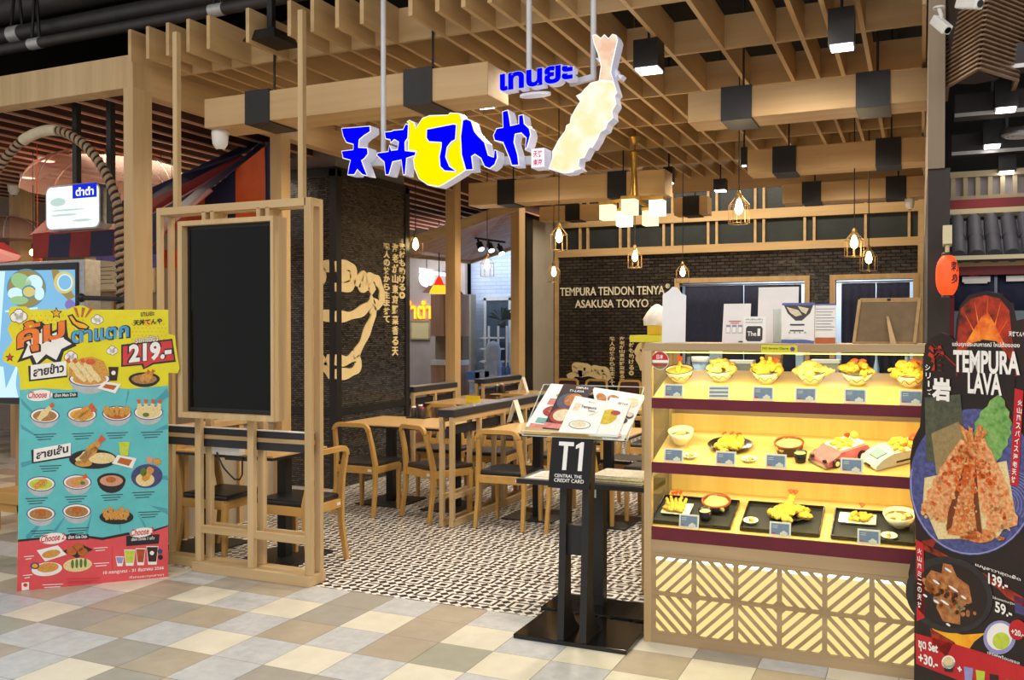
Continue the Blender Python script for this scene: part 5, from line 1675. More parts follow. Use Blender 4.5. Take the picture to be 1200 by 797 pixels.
# small line of lettering above
p0, p1 = at_y(585, 108, SY), at_y(672, 103, SY); hh = at_y(630, 84, SY).z - at_y(630, 106, SY).z
mb = MB(); mb.glyphs('เทนยะ', (p0.x, SY + 0.07, p0.z + 0.0), Vector((1, 0, 0.03)).normalized(), (0, 0, 1), p1.x - p0.x, hh, 0.068, 0, 0.06)
tb = mb.build('small_lettering', 'sign_side', sign)
mb = MB(); mb.glyphs('เทนยะ', (p0.x + 0.004, SY - 0.001, p0.z + 0.003), Vector((1, 0, 0.03)).normalized(), (0, 0, 1), p1.x - p0.x - 0.008, hh - 0.006, 0.0, 0, 0.045)
mb.build('lit_face', 'sign_blue', tb)
mb = MB(); c = at_y(623, 105, SY); mb.lathe([(0.09, 0), (0.09, 0.012), (0, 0.012)], (c.x, SY + 0.05, at_y(623, 110, SY).z), 18, sy=0.5); mb.build('lettering_base', 'sign_side', sign)
# little red and white lantern block
a, b = at_y(622.5, 197, SY), at_y(638, 173, SY)
mb = MB(); mb.box(a.x, b.x, SY, SY + 0.1, a.z, b.z); lb_ = mb.build('lantern_block', 'sign_side', sign)
emat('lantern_white', '#fff0f4', 1.1); emat('lantern_red', '#e0285a', 0.9)
mb = MB(); mb.box(a.x + .003, b.x - .003, SY - 0.002, SY, a.z + .004, b.z - .004, 0)
mb.glyphs('天丼', (a.x + 0.012, SY - 0.003, a.z + 0.055), (1, 0, 0), (0, 0, 1), (b.x - a.x) * .7, (b.z - a.z) * .36, 0, 1, 0.03)
mb.glyphs('東京', (a.x + 0.012, SY - 0.003, a.z + 0.012), (1, 0, 0), (0, 0, 1), (b.x - a.x) * .7, (b.z - a.z) * .32, 0, 1, 0.03)
mb.build('lit_face', ['lantern_white', 'lantern_red'], lb_)
# support pipes
yb = SY + 0.11
mb = MB(); l, r_ = at_y(432, 190, yb), at_y(648, 188, yb); mb.bar(l, r_, 0.035, 0.045); mb.build('support_bar', 'white_pipe', sign)
l, r_ = at_y(668, 98, yb), at_y(697, 90, yb)
mb = MB(); mb.bar(l, r_, 0.025, 0.03); mb.build('support_bar', 'white_pipe', sign)
for px, py in ((449.5, 192), (620, 100), (695.5, 92)):
    b = at_y(px, py, yb)
    t_ = at_y(px + (4 if px < 500 else 1), 0, yb)
    mb = MB(); mb.tube([b, Vector((b.x, yb, 4.7))], 0.016, 10); mb.build('hanging_pipe', 'white_pipe', sign)


# ================================================================== poster helper: artwork measured on the photograph, laid on the poster's own plane
class Poster:
    def __init__(s, name, label, p0, udir, outline, board='white_paper', thick=0.012, leg=True):
        s.p0, s.u = Vector(p0), Vector(udir).normalized(); s.v = Vector((0, 0, 1)); s.n = s.u.cross(s.v).normalized()
        s.t = thing(name, label, 'promotional stand', s.p0, 0)
        q = [s.uv(*c) for c in outline]
        a = sum(q[i][0] * q[(i + 1) % len(q)][1] - q[(i + 1) % len(q)][0] * q[i][1] for i in range(len(q)))
        if a < 0: q.reverse()
        q = [(x, max(z, 0.0)) for x, z in q]
        mb = MB(); mb.prism(q, s.p0 - s.n * thick, s.u, s.v, s.n * thick)
        s.board = mb.build('board', board, s.t)
        W = max(x for x, z in q); H = max(z for x, z in q)
        if leg:
            mb = MB(); m = s.p0 + s.u * W / 2
            mb.bar(m - s.n * 0.30, m - s.n * (thick + 0.001) + Vector((0, 0, H * .7)), 0.25, 0.008, up=tuple(s.n))
            mb.build('prop_leg', 'white_paper', s.t)
        s.parts = {}
    def uv(s, px, py):
        d = on_plane(px, py, s.p0, s.n) - s.p0
        return d.dot(s.u), d.z
    def P(s, px, py, l): 
        a, z = s.uv(px, py)
        return s.p0 + s.u * a + s.v * z + s.n * (0.0006 * l)
    def _g(s, part):
        if part not in s.parts: s.parts[part] = (MB(), [])
        return s.parts[part]
    def poly(s, part, m, pts, l=1):
        mb, ms = s._g(part)
        if m not in ms: ms.append(m)
        q = [s.P(a, b, l) for a, b in pts]
        mb.add(q, [tuple(range(len(q)))], ms.index(m))
    def text(s, part, m, txt, x0, y0, x1, y1, l=4, bold=0.02, h=None, shear=0.0):
        """baseline from (x0,y0) to (x1,y1) in pixels, height h pixels"""
        mb, ms = s._g(part)
        if m not in ms: ms.append(m)
        a, b, c = s.P(x0, y0, l), s.P(x1, y1, l), s.P(x0, y0 - h, l)
        gv, gf = glyph_mesh(txt, bold, shear)
        X0 = min(p[0] for p in gv); X1 = max(p[0] for p in gv); Y0 = min(p[1] for p in gv); Y1 = max(p[1] for p in gv)
        mb.add([a + (b - a) * ((p[0] - X0) / (X1 - X0)) + (c - a) * ((p[1] - Y0) / (Y1 - Y0)) for p in gv], gf, ms.index(m))
    def done(s):
        for k, (mb, ms) in s.parts.items(): mb.build(k, ms, s.board)


for nm, c1, c2, sc in (('p_yellow', '#e6dc1c', '#dccf12', 9), ('p_teal', '#62c3c8', '#58b8be', 9), ('p_coral', '#e0535a', '#d84a52', 9), ('p_orange', '#f0822c', '#e56c1c', 14), ('p_black', '#1d1b1d', '#262326', 20),
                       ('p_white', '#f4f2ee', '#ebe8e3', 12), ('p_blue', '#4aa6dc', '#3a92cc', 12), ('p_red', '#d63a40', '#cc3238', 12), ('p_rice', '#efdfae', '#d9bd78', 120), ('p_tempura', '#e0ab52', '#b9772a', 130),
                       ('p_fried', '#c9702c', '#a0501a', 120), ('p_soup', '#b98a52', '#94642f', 100), ('p_shrimp', '#e06a34', '#c04a20', 120), ('p_green', '#5d8a34', '#3c6a22', 120), ('p_plum', '#4a4a80', '#3c3c70', 40),
                       ('p_gold', '#f0b820', '#e2a412', 20), ('p_cola', '#3c1f18', '#2c1410', 40), ('p_tea', '#b4552a', '#9c4320', 40), ('p_lime', '#c8d84a', '#b4c634', 40), ('p_ray', '#4a9fb0', '#4497a8', 9), ('p_grey', '#b9c0c4', '#aab2b6', 30),
                       ('p_dot', '#e0b82c', '#d9ae22', 9), ('p_ink', '#3a4a50', '#324248', 30), ('p_lilac', '#9d9cd0', '#8d8cc4', 40), ('p_pinkrice', '#d9a488', '#c98c70', 100)):
    mat(nm, c1, 0.45, noise=(sc, c2, 0.5))

PL = (-4.906, 3.72, 0); PR = (-4.325, 4.33, 0)
S = Poster('menu_standee', 'tall die-cut menu standee in yellow, turquoise and coral reading 219.-', PL, Vector(PR) - Vector(PL),
           [(20, 694), (197, 677), (197.4, 437), (208, 437.5), (210.5, 432), (206.6, 408), (205, 393), (197.4, 391), (197.4, 363), (106, 363), (100, 359), (94, 357.5), (85, 360), (78, 363), (36, 363), (30, 359), (13, 359.6), (9.6, 366), (12.8, 378), (8.5, 386), (15, 399), (4.3, 414), (3.2, 422.5), (10.7, 427), (20, 430), (23.5, 444)], 'p_yellow')
A_ = 'artwork'; T_ = 'lettering'; F_ = 'food_pictures'
S.poly(A_, 'p_teal', [(23, 457), (50, 455), (80, 457), (110, 452), (150, 456), (197, 452), (197, 616), (180, 622), (165, 628), (150, 624), (120, 632), (60, 630), (21, 634)], 1)
S.poly(A_, 'p_coral', [(21, 634), (60, 630), (85, 627), (120, 632), (150, 626), (165, 628), (180, 622), (197, 616), (197, 677), (20, 694)], 2)
S.poly(A_, 'p_black', [(21, 635), (60, 631), (85, 628), (120, 633), (150, 627), (165, 629), (180, 623), (197, 617), (197, 615.5), (180, 620.5), (165, 626.5), (150, 624), (120, 630), (85, 625.5), (60, 628.5), (21, 632.5)], 3)
for x0, y0, x1, y1, w_ in ((24, 470, 60, 505, 4), (24, 500, 50, 515, 3), (24, 545, 60, 535, 3), (30, 632, 60, 600, 4), (60, 628, 80, 600, 3), (100, 626, 108, 600, 4), (140, 622, 140, 600, 4), (170, 618, 160, 600, 4), (196, 600, 175, 592, 4), (196, 560, 180, 560, 3), (196, 460, 170, 480, 5), (196, 500, 180, 505, 3), (150, 458, 146, 480, 3)):
    S.poly(A_, 'p_ray', [(x0, y0 - w_), (x0 + w_ * .5, y0 + w_), (x1, y1)], 2)
# halftone fields
for i in range(15):
    for j in range(7):
        x, y = 22 + i * 5.2 + (j % 2) * 2.6, 370 + j * 5.2
        S.poly(A_, 'p_dot', ell(x, y, 1.1, 1.3, 6), 1)
for i in range(9):
    for j in range(6):
        S.poly(A_, 'p_dot', ell(155 + i * 4.6 + (j % 2) * 2.3, 380 + j * 4.4, 1.0, 1.1, 6), 1)
# clouds, stars, bursts
def cloud(cx, cy, r):
    for l, k, m in ((2, 1.15, 'p_black'), (3, 1.0, 'p_white')):
        for dx, dy, q in ((-.55, .1, .6), (0, -.35, .65), (.55, 0, .6), (.1, .35, .55)): S.poly(A_, m, ell(cx + dx * r, cy + dy * r, q * r * k, q * r * k, 14), l)
cloud(22, 371, 8.5); cloud(114, 375, 6); cloud(83, 418, 6.5); cloud(131.5, 411, 5.5)
def star(cx, cy, r, m1, m2):
    st_ = lambda q: [(cx + q * (1 if i % 2 == 0 else .45) * math.sin(i * PI / 5), cy - q * (1 if i % 2 == 0 else .45) * math.cos(i * PI / 5)) for i in range(10)]
    S.poly(A_, m1, st_(r), 2); S.poly(A_, m2, st_(r * .7), 3)
star(66, 367, 7.5, 'p_black', 'p_gold'); star(11.5, 419, 5.5, 'p_black', 'p_red')
S.poly(A_, 'p_black', [(79, 370), (85, 368), (90, 375), (100, 379), (105, 383), (103, 387), (92, 386), (84, 380)], 2); S.poly(A_, 'p_gold', [(81, 371), (84, 370), (89, 377), (99, 380), (103, 383), (101, 385), (93, 384), (86, 379)], 3)
for a in (-.5, 0, .5): S.poly(A_, 'p_fried', [(95 + 8 * a, 372), (97 + 8 * a, 372), (100 + 20 * a, 361), (96 + 20 * a, 360)], 2)
S.poly(A_, 'p_black', [(20, 425), (30, 405), (22, 395), (40, 392), (50, 378), (62, 388), (78, 381), (80, 395), (90, 405), (75, 412), (70, 428), (55, 420), (40, 432), (35, 420)], 2)
S.poly(A_, 'p_white', [(26, 420), (33, 404), (28, 398), (42, 395), (50, 384), (60, 392), (74, 386), (75, 397), (84, 403), (72, 409), (66, 422), (54, 415), (43, 426), (38, 416)], 3)
S.text(T_, 'p_black', 'คุ้ม', 19, 419, 78, 405, 4, 0.075, 40)
S.text(T_, 'p_orange', 'คุ้ม', 20, 417, 76, 403, 5, 0.035, 37)
S.text(T_, 'p_black', 'ตาแตก', 83, 404, 153, 396, 4, 0.06, 16)
S.text(T_, 'p_blue', 'ตาแตก', 84, 402.5, 151, 395, 5, 0.03, 14)
S.poly(A_, 'p_black', [(142, 404), (202, 397), (206, 424), (180, 427), (168, 433), (166, 428), (142, 430)], 2)
S.poly(A_, 'p_red', [(144, 406), (201, 399), (204, 422), (179, 425), (169, 431), (168, 426), (144, 428)], 3)
S.text(T_, 'p_black', '219.-', 149, 427.5, 203, 421, 4, 0.09, 25)
S.text(T_, 'p_white', '219.-', 151, 426, 201, 420, 5, 0.045, 22)
S.text(T_, 'p_black', 'ราคาเดียว', 158, 403, 186, 400, 4, 0.05, 8)
S.text(T_, 'p_white', 'ราคาเดียว', 158.5, 402.3, 185.5, 399.5, 5, 0.015, 7)
S.text(T_, 'p_black', 'เทนยะ', 165, 371, 181, 370, 4, 0.02, 5)
S.poly(A_, 'p_gold', ell(173, 378, 4.5, 4.5, 16), 3)
S.text(T_, 'p_black', '天丼てんや', 156, 382, 190, 379.5, 4, 0.04, 7)
def banner(x0, y0, x1, y1, dy, h, txt):
    S.poly(A_, 'p_black', [(x0 - 2, y0 + 2), (x1 + 1, y1 + 2), (x1, y1 - h), (x0 - 3, y0 - h + 1)], 3)
    S.poly(A_, 'p_white', [(x0, y0), (x1, y1), (x1, y1 - h), (x0, y0 - h)], 4)
    S.text(T_, 'p_black', txt, x0 + 3, y0 - 3, x1 - 3, y1 - 4, 6, 0.035, h * .72)
banner(36, 445, 78, 440, 0, 17, 'สายข้าว')
banner(39.5, 541.5, 83, 534, 0, 15, 'สายเส้น')
def choose(x0, y0, x1, y1, n, x2, y2, txt):
    S.poly(A_, 'p_white', ell((x0 + x1) / 2, (y0 + y1) / 2 - 3, (x1 - x0) * .56, 6.5, 20, rot=-.1), 4)
    S.text(T_, 'p_red', 'Choose ' + n, x0, y0, x1, y1, 6, 0.02, 8, 0.25)
    S.poly(A_, 'p_black', [(x1 + 2, y1 + 1), (x2, y2 + 1), (x2, y2 - 5), (x1 + 2, y1 - 5)], 4)
    S.text(T_, 'p_white', txt, x1 + 4, y1 - .5, x2 - 2, y2 - .5, 6, 0.02, 4)
choose(33, 467, 60, 466, '1', 91, 464.5, 'เลือก Main Dish')
choose(48, 636, 76, 632, '2', 104, 631, 'เลือก Side Dish')
S.poly(A_, 'p_black', [(148, 628), (187, 626), (186, 637), (148, 640)], 4)
S.poly(A_, 'p_white', ell(166, 624, 14, 5.5, 20, rot=-.15), 5); S.text(T_, 'p_red', 'Choose 3', 153, 628.5, 180, 625.5, 7, 0.02, 8, 0.25)
S.text(T_, 'p_white', 'เลือก Drink 1 แก้ว', 154, 634, 181, 632, 6, 0.02, 4)
def ink(x0, y, n=2, w_=26, m='p_ink'):
    for i in range(n): S.poly(T_, m, [(x0 + i * 2, y + i * 3), (x0 + w_ - i * 3, y + i * 3 - 1), (x0 + w_ - i * 3, y + i * 3 - .1), (x0 + i * 2, y + i * 3 + .9)], 4)
def pic_bowl(cx, cy, rx, ry, rim, fill, deep=0.75):
    S.poly(F_, rim if rim != 'p_white' else 'p_grey', [(cx - rx, cy)] + [(cx - rx * math.cos(t * PI / 10), cy + ry * (1 + deep) * math.sin(t * PI / 10)) for t in range(1, 10)] + [(cx + rx, cy)], 3)
    S.poly(F_, 'p_plum' if rim == 'p_white' else rim, ell(cx, cy, rx * 1.02, ry * 1.03, 24), 4)
    S.poly(F_, 'p_white' if rim == 'p_white' else rim, ell(cx, cy, rx * .95, ry * .92, 24), 5)
    S.poly(F_, fill, ell(cx, cy + ry * .05, rx * .82, ry * .75, 22), 6)
def stick(x0, y0, x1, y1, w_, m='p_tempura', l=7, tl=True):
    dx, dy = x1 - x0, y1 - y0; L = math.hypot(dx, dy); ux, uy = dx / L, dy / L; n = 7; up_, dn = [], []
    for i in range(n + 1):
        t = i / n; k = w_ * (0.75 + .35 * math.sin(t * PI)) * (1 + .18 * math.sin(i * 4.7 + x0))
        up_.append((x0 + dx * t - uy * k, y0 + dy * t + ux * k)); dn.append((x0 + dx * t + uy * k, y0 + dy * t - ux * k))
    S.poly(F_, m, up_ + dn[::-1], l)
    if tl: S.poly(F_, 'p_shrimp', [(x1 - uy * w_ * .4, y1 + ux * w_ * .4), (x1 + ux * w_ * 1.6 - uy * w_ * .8, y1 + uy * w_ * 1.6 + ux * w_ * .8), (x1 + ux * w_ * 1.6 + uy * w_ * .8, y1 + uy * w_ * 1.6 - ux * w_ * .8), (x1 + uy * w_ * .4, y1 - ux * w_ * .4)], l)
# big bowl
pic_bowl(105, 444, 24, 9, 'p_white', 'p_tempura', 1.0)
S.poly(F_, 'p_tempura', [(80, 440), (82, 425), (95, 420), (108, 418), (122, 424), (128, 440), (105, 447)], 7)
for x in (82, 90, 99): stick(x + 18, 447, x, 425, 3.4, 'p_rice', 8)
S.poly(F_, 'p_shrimp', ell(106, 424, 6, 3.5, 14), 9)
S.poly(F_, 'p_cola', [(127, 430), (139, 430), (137, 446), (129, 446)], 8); S.poly(F_, 'p_white', ell(133, 437, 2.6, 2.6, 12), 9)
S.poly(F_, 'p_white', [(114, 455), (122, 447), (142, 450), (135, 461)], 8); S.poly(F_, 'p_fried', [(120, 454), (124, 450), (137, 452), (133, 457)], 9)
pic_bowl(169, 444, 18, 7.5, 'p_black', 'p_soup', 0.3); stick(165, 446, 172, 438, 3, 'p_tempura', 8); stick(172, 447, 178, 437, 2.6, 'p_tempura', 8)
for cx, f in ((52.5, 'p_soup'), (96, 'p_gold'), (137, 'p_fried'), (174, 'p_rice')):
    pic_bowl(cx, 487 - (cx - 52) * .03, 17, 8.5, 'p_white', f)
stick(45, 492, 59, 477, 3.4, 'p_rice', 8); stick(86, 490, 104, 478, 4, 'p_tempura', 8); stick(93, 492, 107, 482, 4, 'p_tempura', 8)
for k in range(5): S.poly(F_, 'p_tempura', ell(125 + k * 6, 481 + (k % 2) * 2, 4, 5.5, 12), 8)
for k in range(4): stick(165 + k * 6, 487, 163 + k * 8, 473, 3, 'p_rice', 8)
S.poly(F_, 'p_green', ell(171, 486, 4, 2.5, 10), 9)
for x in (40, 84, 124, 165): ink(x, 509 - (x - 40) * .02, 3)
# noodles
S.poly(F_, 'p_black', ell(109, 538, 28, 11.5, 28), 5); S.poly(F_, 'p_rice', ell(119, 537, 16, 6.5, 20), 7); stick(96, 540, 116, 518, 5, 'p_tempura', 8); stick(90, 541, 108, 528, 4, 'p_rice', 8); S.poly(F_, 'p_tempura', ell(98, 543, 10, 4, 16), 8)
S.poly(F_, 'p_lime', [(139, 518), (152, 517.5), (150, 534), (141, 534)], 7); S.poly(F_, 'p_white', [(131, 543), (138, 533), (160, 537), (155, 549)], 7); S.poly(F_, 'p_fried', [(137, 542), (141, 536), (155, 539), (151, 546)], 8)
S.poly(F_, 'p_plum', ell(172, 558, 18.5, 14, 28, rot=-.1), 5); S.poly(F_, 'p_rice', ell(170, 562, 11, 8, 20), 6); stick(168, 563, 178, 548, 4, 'p_tempura', 8, False); S.poly(F_, 'p_green', ell(168, 553, 4, 5, 12), 8)
S.poly(F_, 'p_pinkrice', ell(175, 539, 4, 4, 14), 6); S.poly(F_, 'p_tempura', ell(184, 541, 5, 4, 14), 6)
for cx, cy, rim, f in ((48, 567, 'p_white', 'p_lime'), (90.5, 565, 'p_white', 'p_pinkrice'), (130.5, 563, 'p_black', 'p_pinkrice'), (48, 602, 'p_white', 'p_soup'), (90, 599, 'p_white', 'p_soup')): pic_bowl(cx, cy, 16.5, 8.5, rim, f)
stick(40, 571, 55, 563, 3.5, 'p_tempura', 8, False); stick(84, 568, 97, 560, 3.5, 'p_tempura', 8); S.poly(F_, 'p_green', ell(97, 566, 3, 2, 10), 9)
for cx, cy in ((130, 562), (48, 601), (90, 598)): S.poly(F_, 'p_fried', ell(cx, cy, 6, 3.5, 14), 8)
S.poly(F_, 'p_black', ell(136.5, 606, 20, 8.5, 26), 5)
for k in range(5): stick(126 + k * 5, 609, 122 + k * 7, 597 - (k % 2) * 3, 2.8, 'p_tempura', 7 + k % 2, False)
for x, y in ((30, 584), (76, 582), (118, 580), (155, 577), (46, 546), (36, 622), (78, 619), (162, 600)): ink(x, y, 3)
# side dishes and drinks
S.poly(F_, 'p_white', [(43, 645), (68, 639), (78, 650), (53, 658)], 5); S.poly(F_, 'p_tempura', ell(60, 649, 11, 4.5, 16, rot=-.2), 6)
S.poly(F_, 'p_black', [(73, 646), (94, 637), (109, 644), (90, 654)], 5)
for x, y in ((84, 646), (92, 641), (97, 647)): S.poly(F_, 'p_fried', ell(x, y, 6, 5, 14), 6)
S.poly(F_, 'p_white', ell(55, 667, 18, 8, 22, rot=-.1), 5); S.poly(F_, 'p_tempura', ell(56, 665, 13, 5.5, 18, rot=-.1), 6); S.poly(F_, 'p_plum', ell(41, 663, 5.5, 4, 14), 6); S.poly(F_, 'p_gold', ell(41, 663, 3.5, 2.5, 12), 7)
S.poly(F_, 'p_rice', ell(91, 662, 17, 8, 22, rot=-.1), 5)
for k in range(4): S.poly(F_, 'p_green', ell(85 + k * 5, 661 - k * .5, 1.8, 5.5, 10), 6)
S.poly(A_, 'p_red', [(131.3, 640), (132.2, 640), (132.2, 668), (131.3, 668)], 3)
for x0, x1, yt, m in ((136, 145, 653, 'p_lilac'), (146, 158, 645, 'p_lime'), (159.5, 170, 643.5, 'p_tea'), (172, 185, 641, 'p_cola')):
    S.poly(F_, 'p_white', [(x0 - .6, yt - 1), (x1 + .6, yt - 1), (x1 - 1.5, 663.5 - (x0 - 136) * .05), (x0 + 1.5, 663.5 - (x0 - 136) * .05)], 5); S.poly(F_, m, [(x0, yt), (x1, yt), (x1 - 2, 660 - (x0 - 136) * .05), (x0 + 2, 660 - (x0 - 136) * .05)], 6)
S.poly(F_, 'p_white', ell(178, 648, 2.5, 2.5, 12), 7); S.poly(F_, 'p_plum', ell(187.5, 646, 3, 3, 12), 6); S.poly(F_, 'p_black', ell(188, 653, 3, 3, 12), 6)
for x, y, w_ in ((28, 652, 12), (27, 674, 11), (110, 642, 16), (110, 660, 18), (50, 685, 24), (78, 678, 40), (78, 683, 30)): ink(x, y, 2, w_, 'p_white' if x < 60 or x > 105 else 'p_red')
S.text(T_, 'p_white', '10 กรกฎาคม - 31 ธันวาคม 2566', 121, 674, 192, 668, 5, 0.02, 5)
S.text(T_, 'p_white', 'ที่เทนยะทุกสาขา', 152, 679, 192, 675.5, 5, 0.01, 4)
S.poly(A_, 'p_white', [(25.5, 683), (34, 682), (34, 691), (25.5, 692)], 4); S.poly(A_, 'p_red', ell(29.8, 685.5, 2.6, 2.2, 12), 5)
S.done()

# ================================================================== lava poster standee at the right
for nm, c1, c2, sc in (('v_black', '#141012', '#2a1512', 9), ('v_lava', '#d23c16', '#3a0d0a', 14), ('v_glow', '#ff9a2a', '#d6401a', 22), ('v_nori', '#3e4438', '#5a5c46', 45), ('v_tan', '#a08a5e', '#8a744a', 60), ('v_leaf', '#4f8a3a', '#8fb86a', 40),
                       ('v_plate', '#383c6c', '#5a609c', 60), ('v_shrimp', '#d8641e', '#ecc48c', 75), ('v_shrimp_dark', '#c24a14', '#e8a860', 75), ('v_pan', '#211e20', '#302c2e', 20), ('v_meat', '#8a4a22', '#c98a4e', 38), ('v_flame', '#ffd21c', '#f08a1c', 14), ('v_red', '#c8202a', '#b81822', 9), ('v_orange', '#e0661e', '#cc5414', 60), ('v_cream', '#e6bd84', '#d69a56', 60), ('v_gap', '#7c3c1a', '#6a3014', 30)):
    mat(nm, c1, 0.35, noise=(sc, c2, 0.5))
q0 = at_z(1071, 822, 0)
S = Poster('volcano_standee', 'tall black die-cut poster stand with a volcano and fried shrimp, at the right edge', q0, (0.766, -0.643, 0),
           [(1071, 822), (1071.5, 700), (1066, 690), (1064.5, 672), (1068, 655), (1073, 645), (1073, 612), (1069, 590), (1066.5, 565), (1066.5, 536), (1070, 515), (1078, 500), (1080, 470), (1082, 430), (1084, 404), (1091, 396), (1103, 390), (1112, 393), (1119, 399), (1121, 375), (1125, 358), (1135, 346), (1155, 341), (1174, 345), (1185, 355), (1189, 376), (1204, 373), (1240, 372), (1244, 880)], 'v_black', 0.012)
V_ = 'artwork'
S.poly(V_, 'v_lava', [(1122, 395), (1126, 362), (1138, 350), (1155, 346), (1172, 350), (1183, 364), (1186, 396), (1192, 440), (1170, 455), (1140, 452), (1120, 440)], 1)
S.poly(V_, 'v_glow', [(1132, 402), (1150, 372), (1158, 366), (1164, 376), (1178, 404), (1160, 420), (1145, 416)], 2)
S.poly(V_, 'v_black', [(1122, 420), (1140, 402), (1152, 398), (1168, 400), (1190, 430), (1190, 470), (1122, 460)], 3)
for x0, y0, x1, y1 in ((1150, 398, 1142, 350), (1156, 398, 1158, 346), (1162, 398, 1174, 352), (1148, 400, 1130, 366), (1166, 400, 1183, 372)): S.poly(V_, 'v_glow', [(x0 - 1.5, y0), (x0 + 1.5, y0), (x1, y1)], 3)
for x0, y0, x1, y1 in ((1120, 430, 1090, 400), (1126, 436, 1100, 410), (1170, 450, 1185, 480), (1175, 470, 1195, 520)): S.poly(V_, 'v_lava', [(x0, y0 - 3), (x0 + 3, y0 + 3), (x1, y1)], 3)
S.poly(V_, 'v_plate', ell(1141, 565, 75, 86, 44, rot=0.05), 2); S.poly(V_, 'p_lilac', ell(1141, 565, 74, 85, 44, rot=.05)[0:24] + ell(1141, 565, 72.5, 83.5, 44, rot=.05)[0:24][::-1], 3)
for k in range(10): S.poly(V_, 'p_lilac', ell(1180, 590 + k, 10 + k * 4, 12 + k * 4, 30, .2 - 2.2, .6)[0:] + ell(1180, 590 + k, 9.4 + k * 4, 11.4 + k * 4, 30, .2 - 2.2, .6)[::-1], 3)
S.poly(V_, 'v_nori', [(1084, 466), (1126, 462), (1131, 520), (1116, 545), (1086, 540)], 4); S.poly(V_, 'v_tan', [(1092, 508), (1124, 494), (1134, 520), (1118, 560), (1098, 556)], 5)
leaf = []
for i in range(13):
    t = i / 12; leaf.append((1170 - 8 * t - 22 * math.sin(t * PI) - (3 if i % 2 else 0), 463 + 78 * t))
for i in range(13):
    t = 1 - i / 12; leaf.append((1172 - 4 * t + 14 * math.sin(t * PI) + (3 if i % 2 else 0), 463 + 78 * t))
S.poly(V_, 'v_leaf', leaf, 5)
S.poly(V_, 'p_rice', [(1084, 560), (1180, 540), (1190, 600), (1170, 630), (1100, 632), (1082, 590)], 4)
def vst(x0, y0, x1, y1, w_, m, l):
    dx, dy = x1 - x0, y1 - y0; L = math.hypot(dx, dy); ux, uy = dx / L, dy / L; n = 12; up_, dn = [], []
    for i in range(n + 1):
        t = i / n; k = w_ * (.55 + .6 * math.sin(min(1, t * 1.1) * PI * .62)) * (1 + .12 * math.sin(i * 3.3 + x0))
        up_.append((x0 + dx * t - uy * k, y0 + dy * t + ux * k)); dn.append((x0 + dx * t + uy * k, y0 + dy * t - ux * k))
    S.poly(V_, m, up_ + dn[::-1], l)
def speck(x0, y0, x1, y1, w_, n, l, ms_, s0=2.2):
    g = random.Random(int(x0 * 3 + y1))
    for i in range(n):
        t = g.random(); k = w_ * (.45 + .5 * math.sin(min(1, t * 1.1) * PI * .62)); o = g.uniform(-1, 1) * k
        S.poly(V_, ms_[min(len(ms_) - 1, int(t * len(ms_) + g.uniform(-.6, .6))) if i % 3 else g.randrange(len(ms_))], ell(x0 + (x1 - x0) * t + o, y0 + (y1 - y0) * t + o * .2, s0 * g.uniform(.6, 1.5), s0 * g.uniform(.5, 1.2), 7, rot=g.uniform(0, 3)), l)
vst(1134, 518, 1094, 606, 15, 'v_shrimp', 6); vst(1140, 516, 1126, 628, 15, 'v_shrimp_dark', 7); vst(1146, 516, 1178, 620, 16, 'v_shrimp', 8); S.poly(V_, 'v_shrimp_dark', ell(1150, 628, 18, 8, 16), 7)
SM = ['v_shrimp_dark', 'v_orange', 'v_orange', 'v_shrimp', 'v_cream', 'v_cream']
S.poly(V_, 'v_gap', [(1136, 530), (1112, 600), (1110, 622), (1116, 618), (1122, 590)], 8.5); S.poly(V_, 'v_gap', [(1144, 530), (1148, 590), (1152, 626), (1146, 622), (1142, 590)], 8.6)
speck(1133, 522, 1093, 608, 14, 110, 9, SM); speck(1140, 520, 1130, 628, 13, 110, 10, SM); speck(1147, 520, 1177, 620, 14, 120, 11, SM); speck(1130, 630, 1172, 630, 9, 30, 12, SM)
for x0, y0, x1, y1 in ((1136, 520, 1127, 500), (1140, 518, 1138, 502), (1144, 518, 1150, 500), (1138, 519, 1133, 505), (1146, 518, 1156, 506)): S.poly(V_, 'v_shrimp_dark', [(x0 - 2.5, y0), (x0 + 2.5, y0), (x1 + 3, y1), (x1 - 2, y1 - 3)], 9)
# lower half
for pts in ([(1072, 640), (1100, 652), (1135, 668), (1170, 690), (1160, 678), (1120, 656), (1085, 638)], [(1150, 670), (1199, 700), (1215, 720), (1180, 700)], [(1080, 634), (1100, 630), (1092, 645)]): S.poly(V_, 'v_lava', pts, 2)
S.poly(V_, 'v_flame', [(1084, 722), (1100, 736), (1128, 744), (1155, 742), (1142, 752), (1130, 770), (1118, 752), (1098, 746)], 2)
S.poly(V_, 'v_lava', [(1090, 736), (1118, 752), (1110, 770), (1094, 756)], 3)
S.poly(V_, 'v_pan', ell(1113, 697, 52, 44, 40, rot=.35), 4); S.poly(V_, 'v_black', ell(1114, 698, 44, 37, 36, rot=.35), 5)
S.poly(V_, 'v_meat', [(1086, 676), (1092, 668), (1104, 672), (1106, 660), (1116, 662), (1122, 676), (1136, 686), (1140, 706), (1126, 712), (1126, 732), (1106, 728), (1098, 712), (1100, 700), (1090, 694)], 6)
speck(1092, 680, 1128, 720, 24, 70, 6.5, ['v_meat', 'p_fried', 'p_cola', 'v_tan', 'v_meat'], 3)
for x, y, rx in ((1098, 682, 5), (1112, 668, 5), (1118, 690, 7), (1108, 706, 6), (1130, 700, 4), (1098, 705, 4), (1085, 698, 3), (1112, 732, 3)): S.poly(V_, 'p_white', ell(x, y, rx, 1.3, 10, rot=.6), 7)
S.poly(V_, 'v_red', [(1074, 632), (1083, 637), (1084, 724), (1075, 728)], 5)
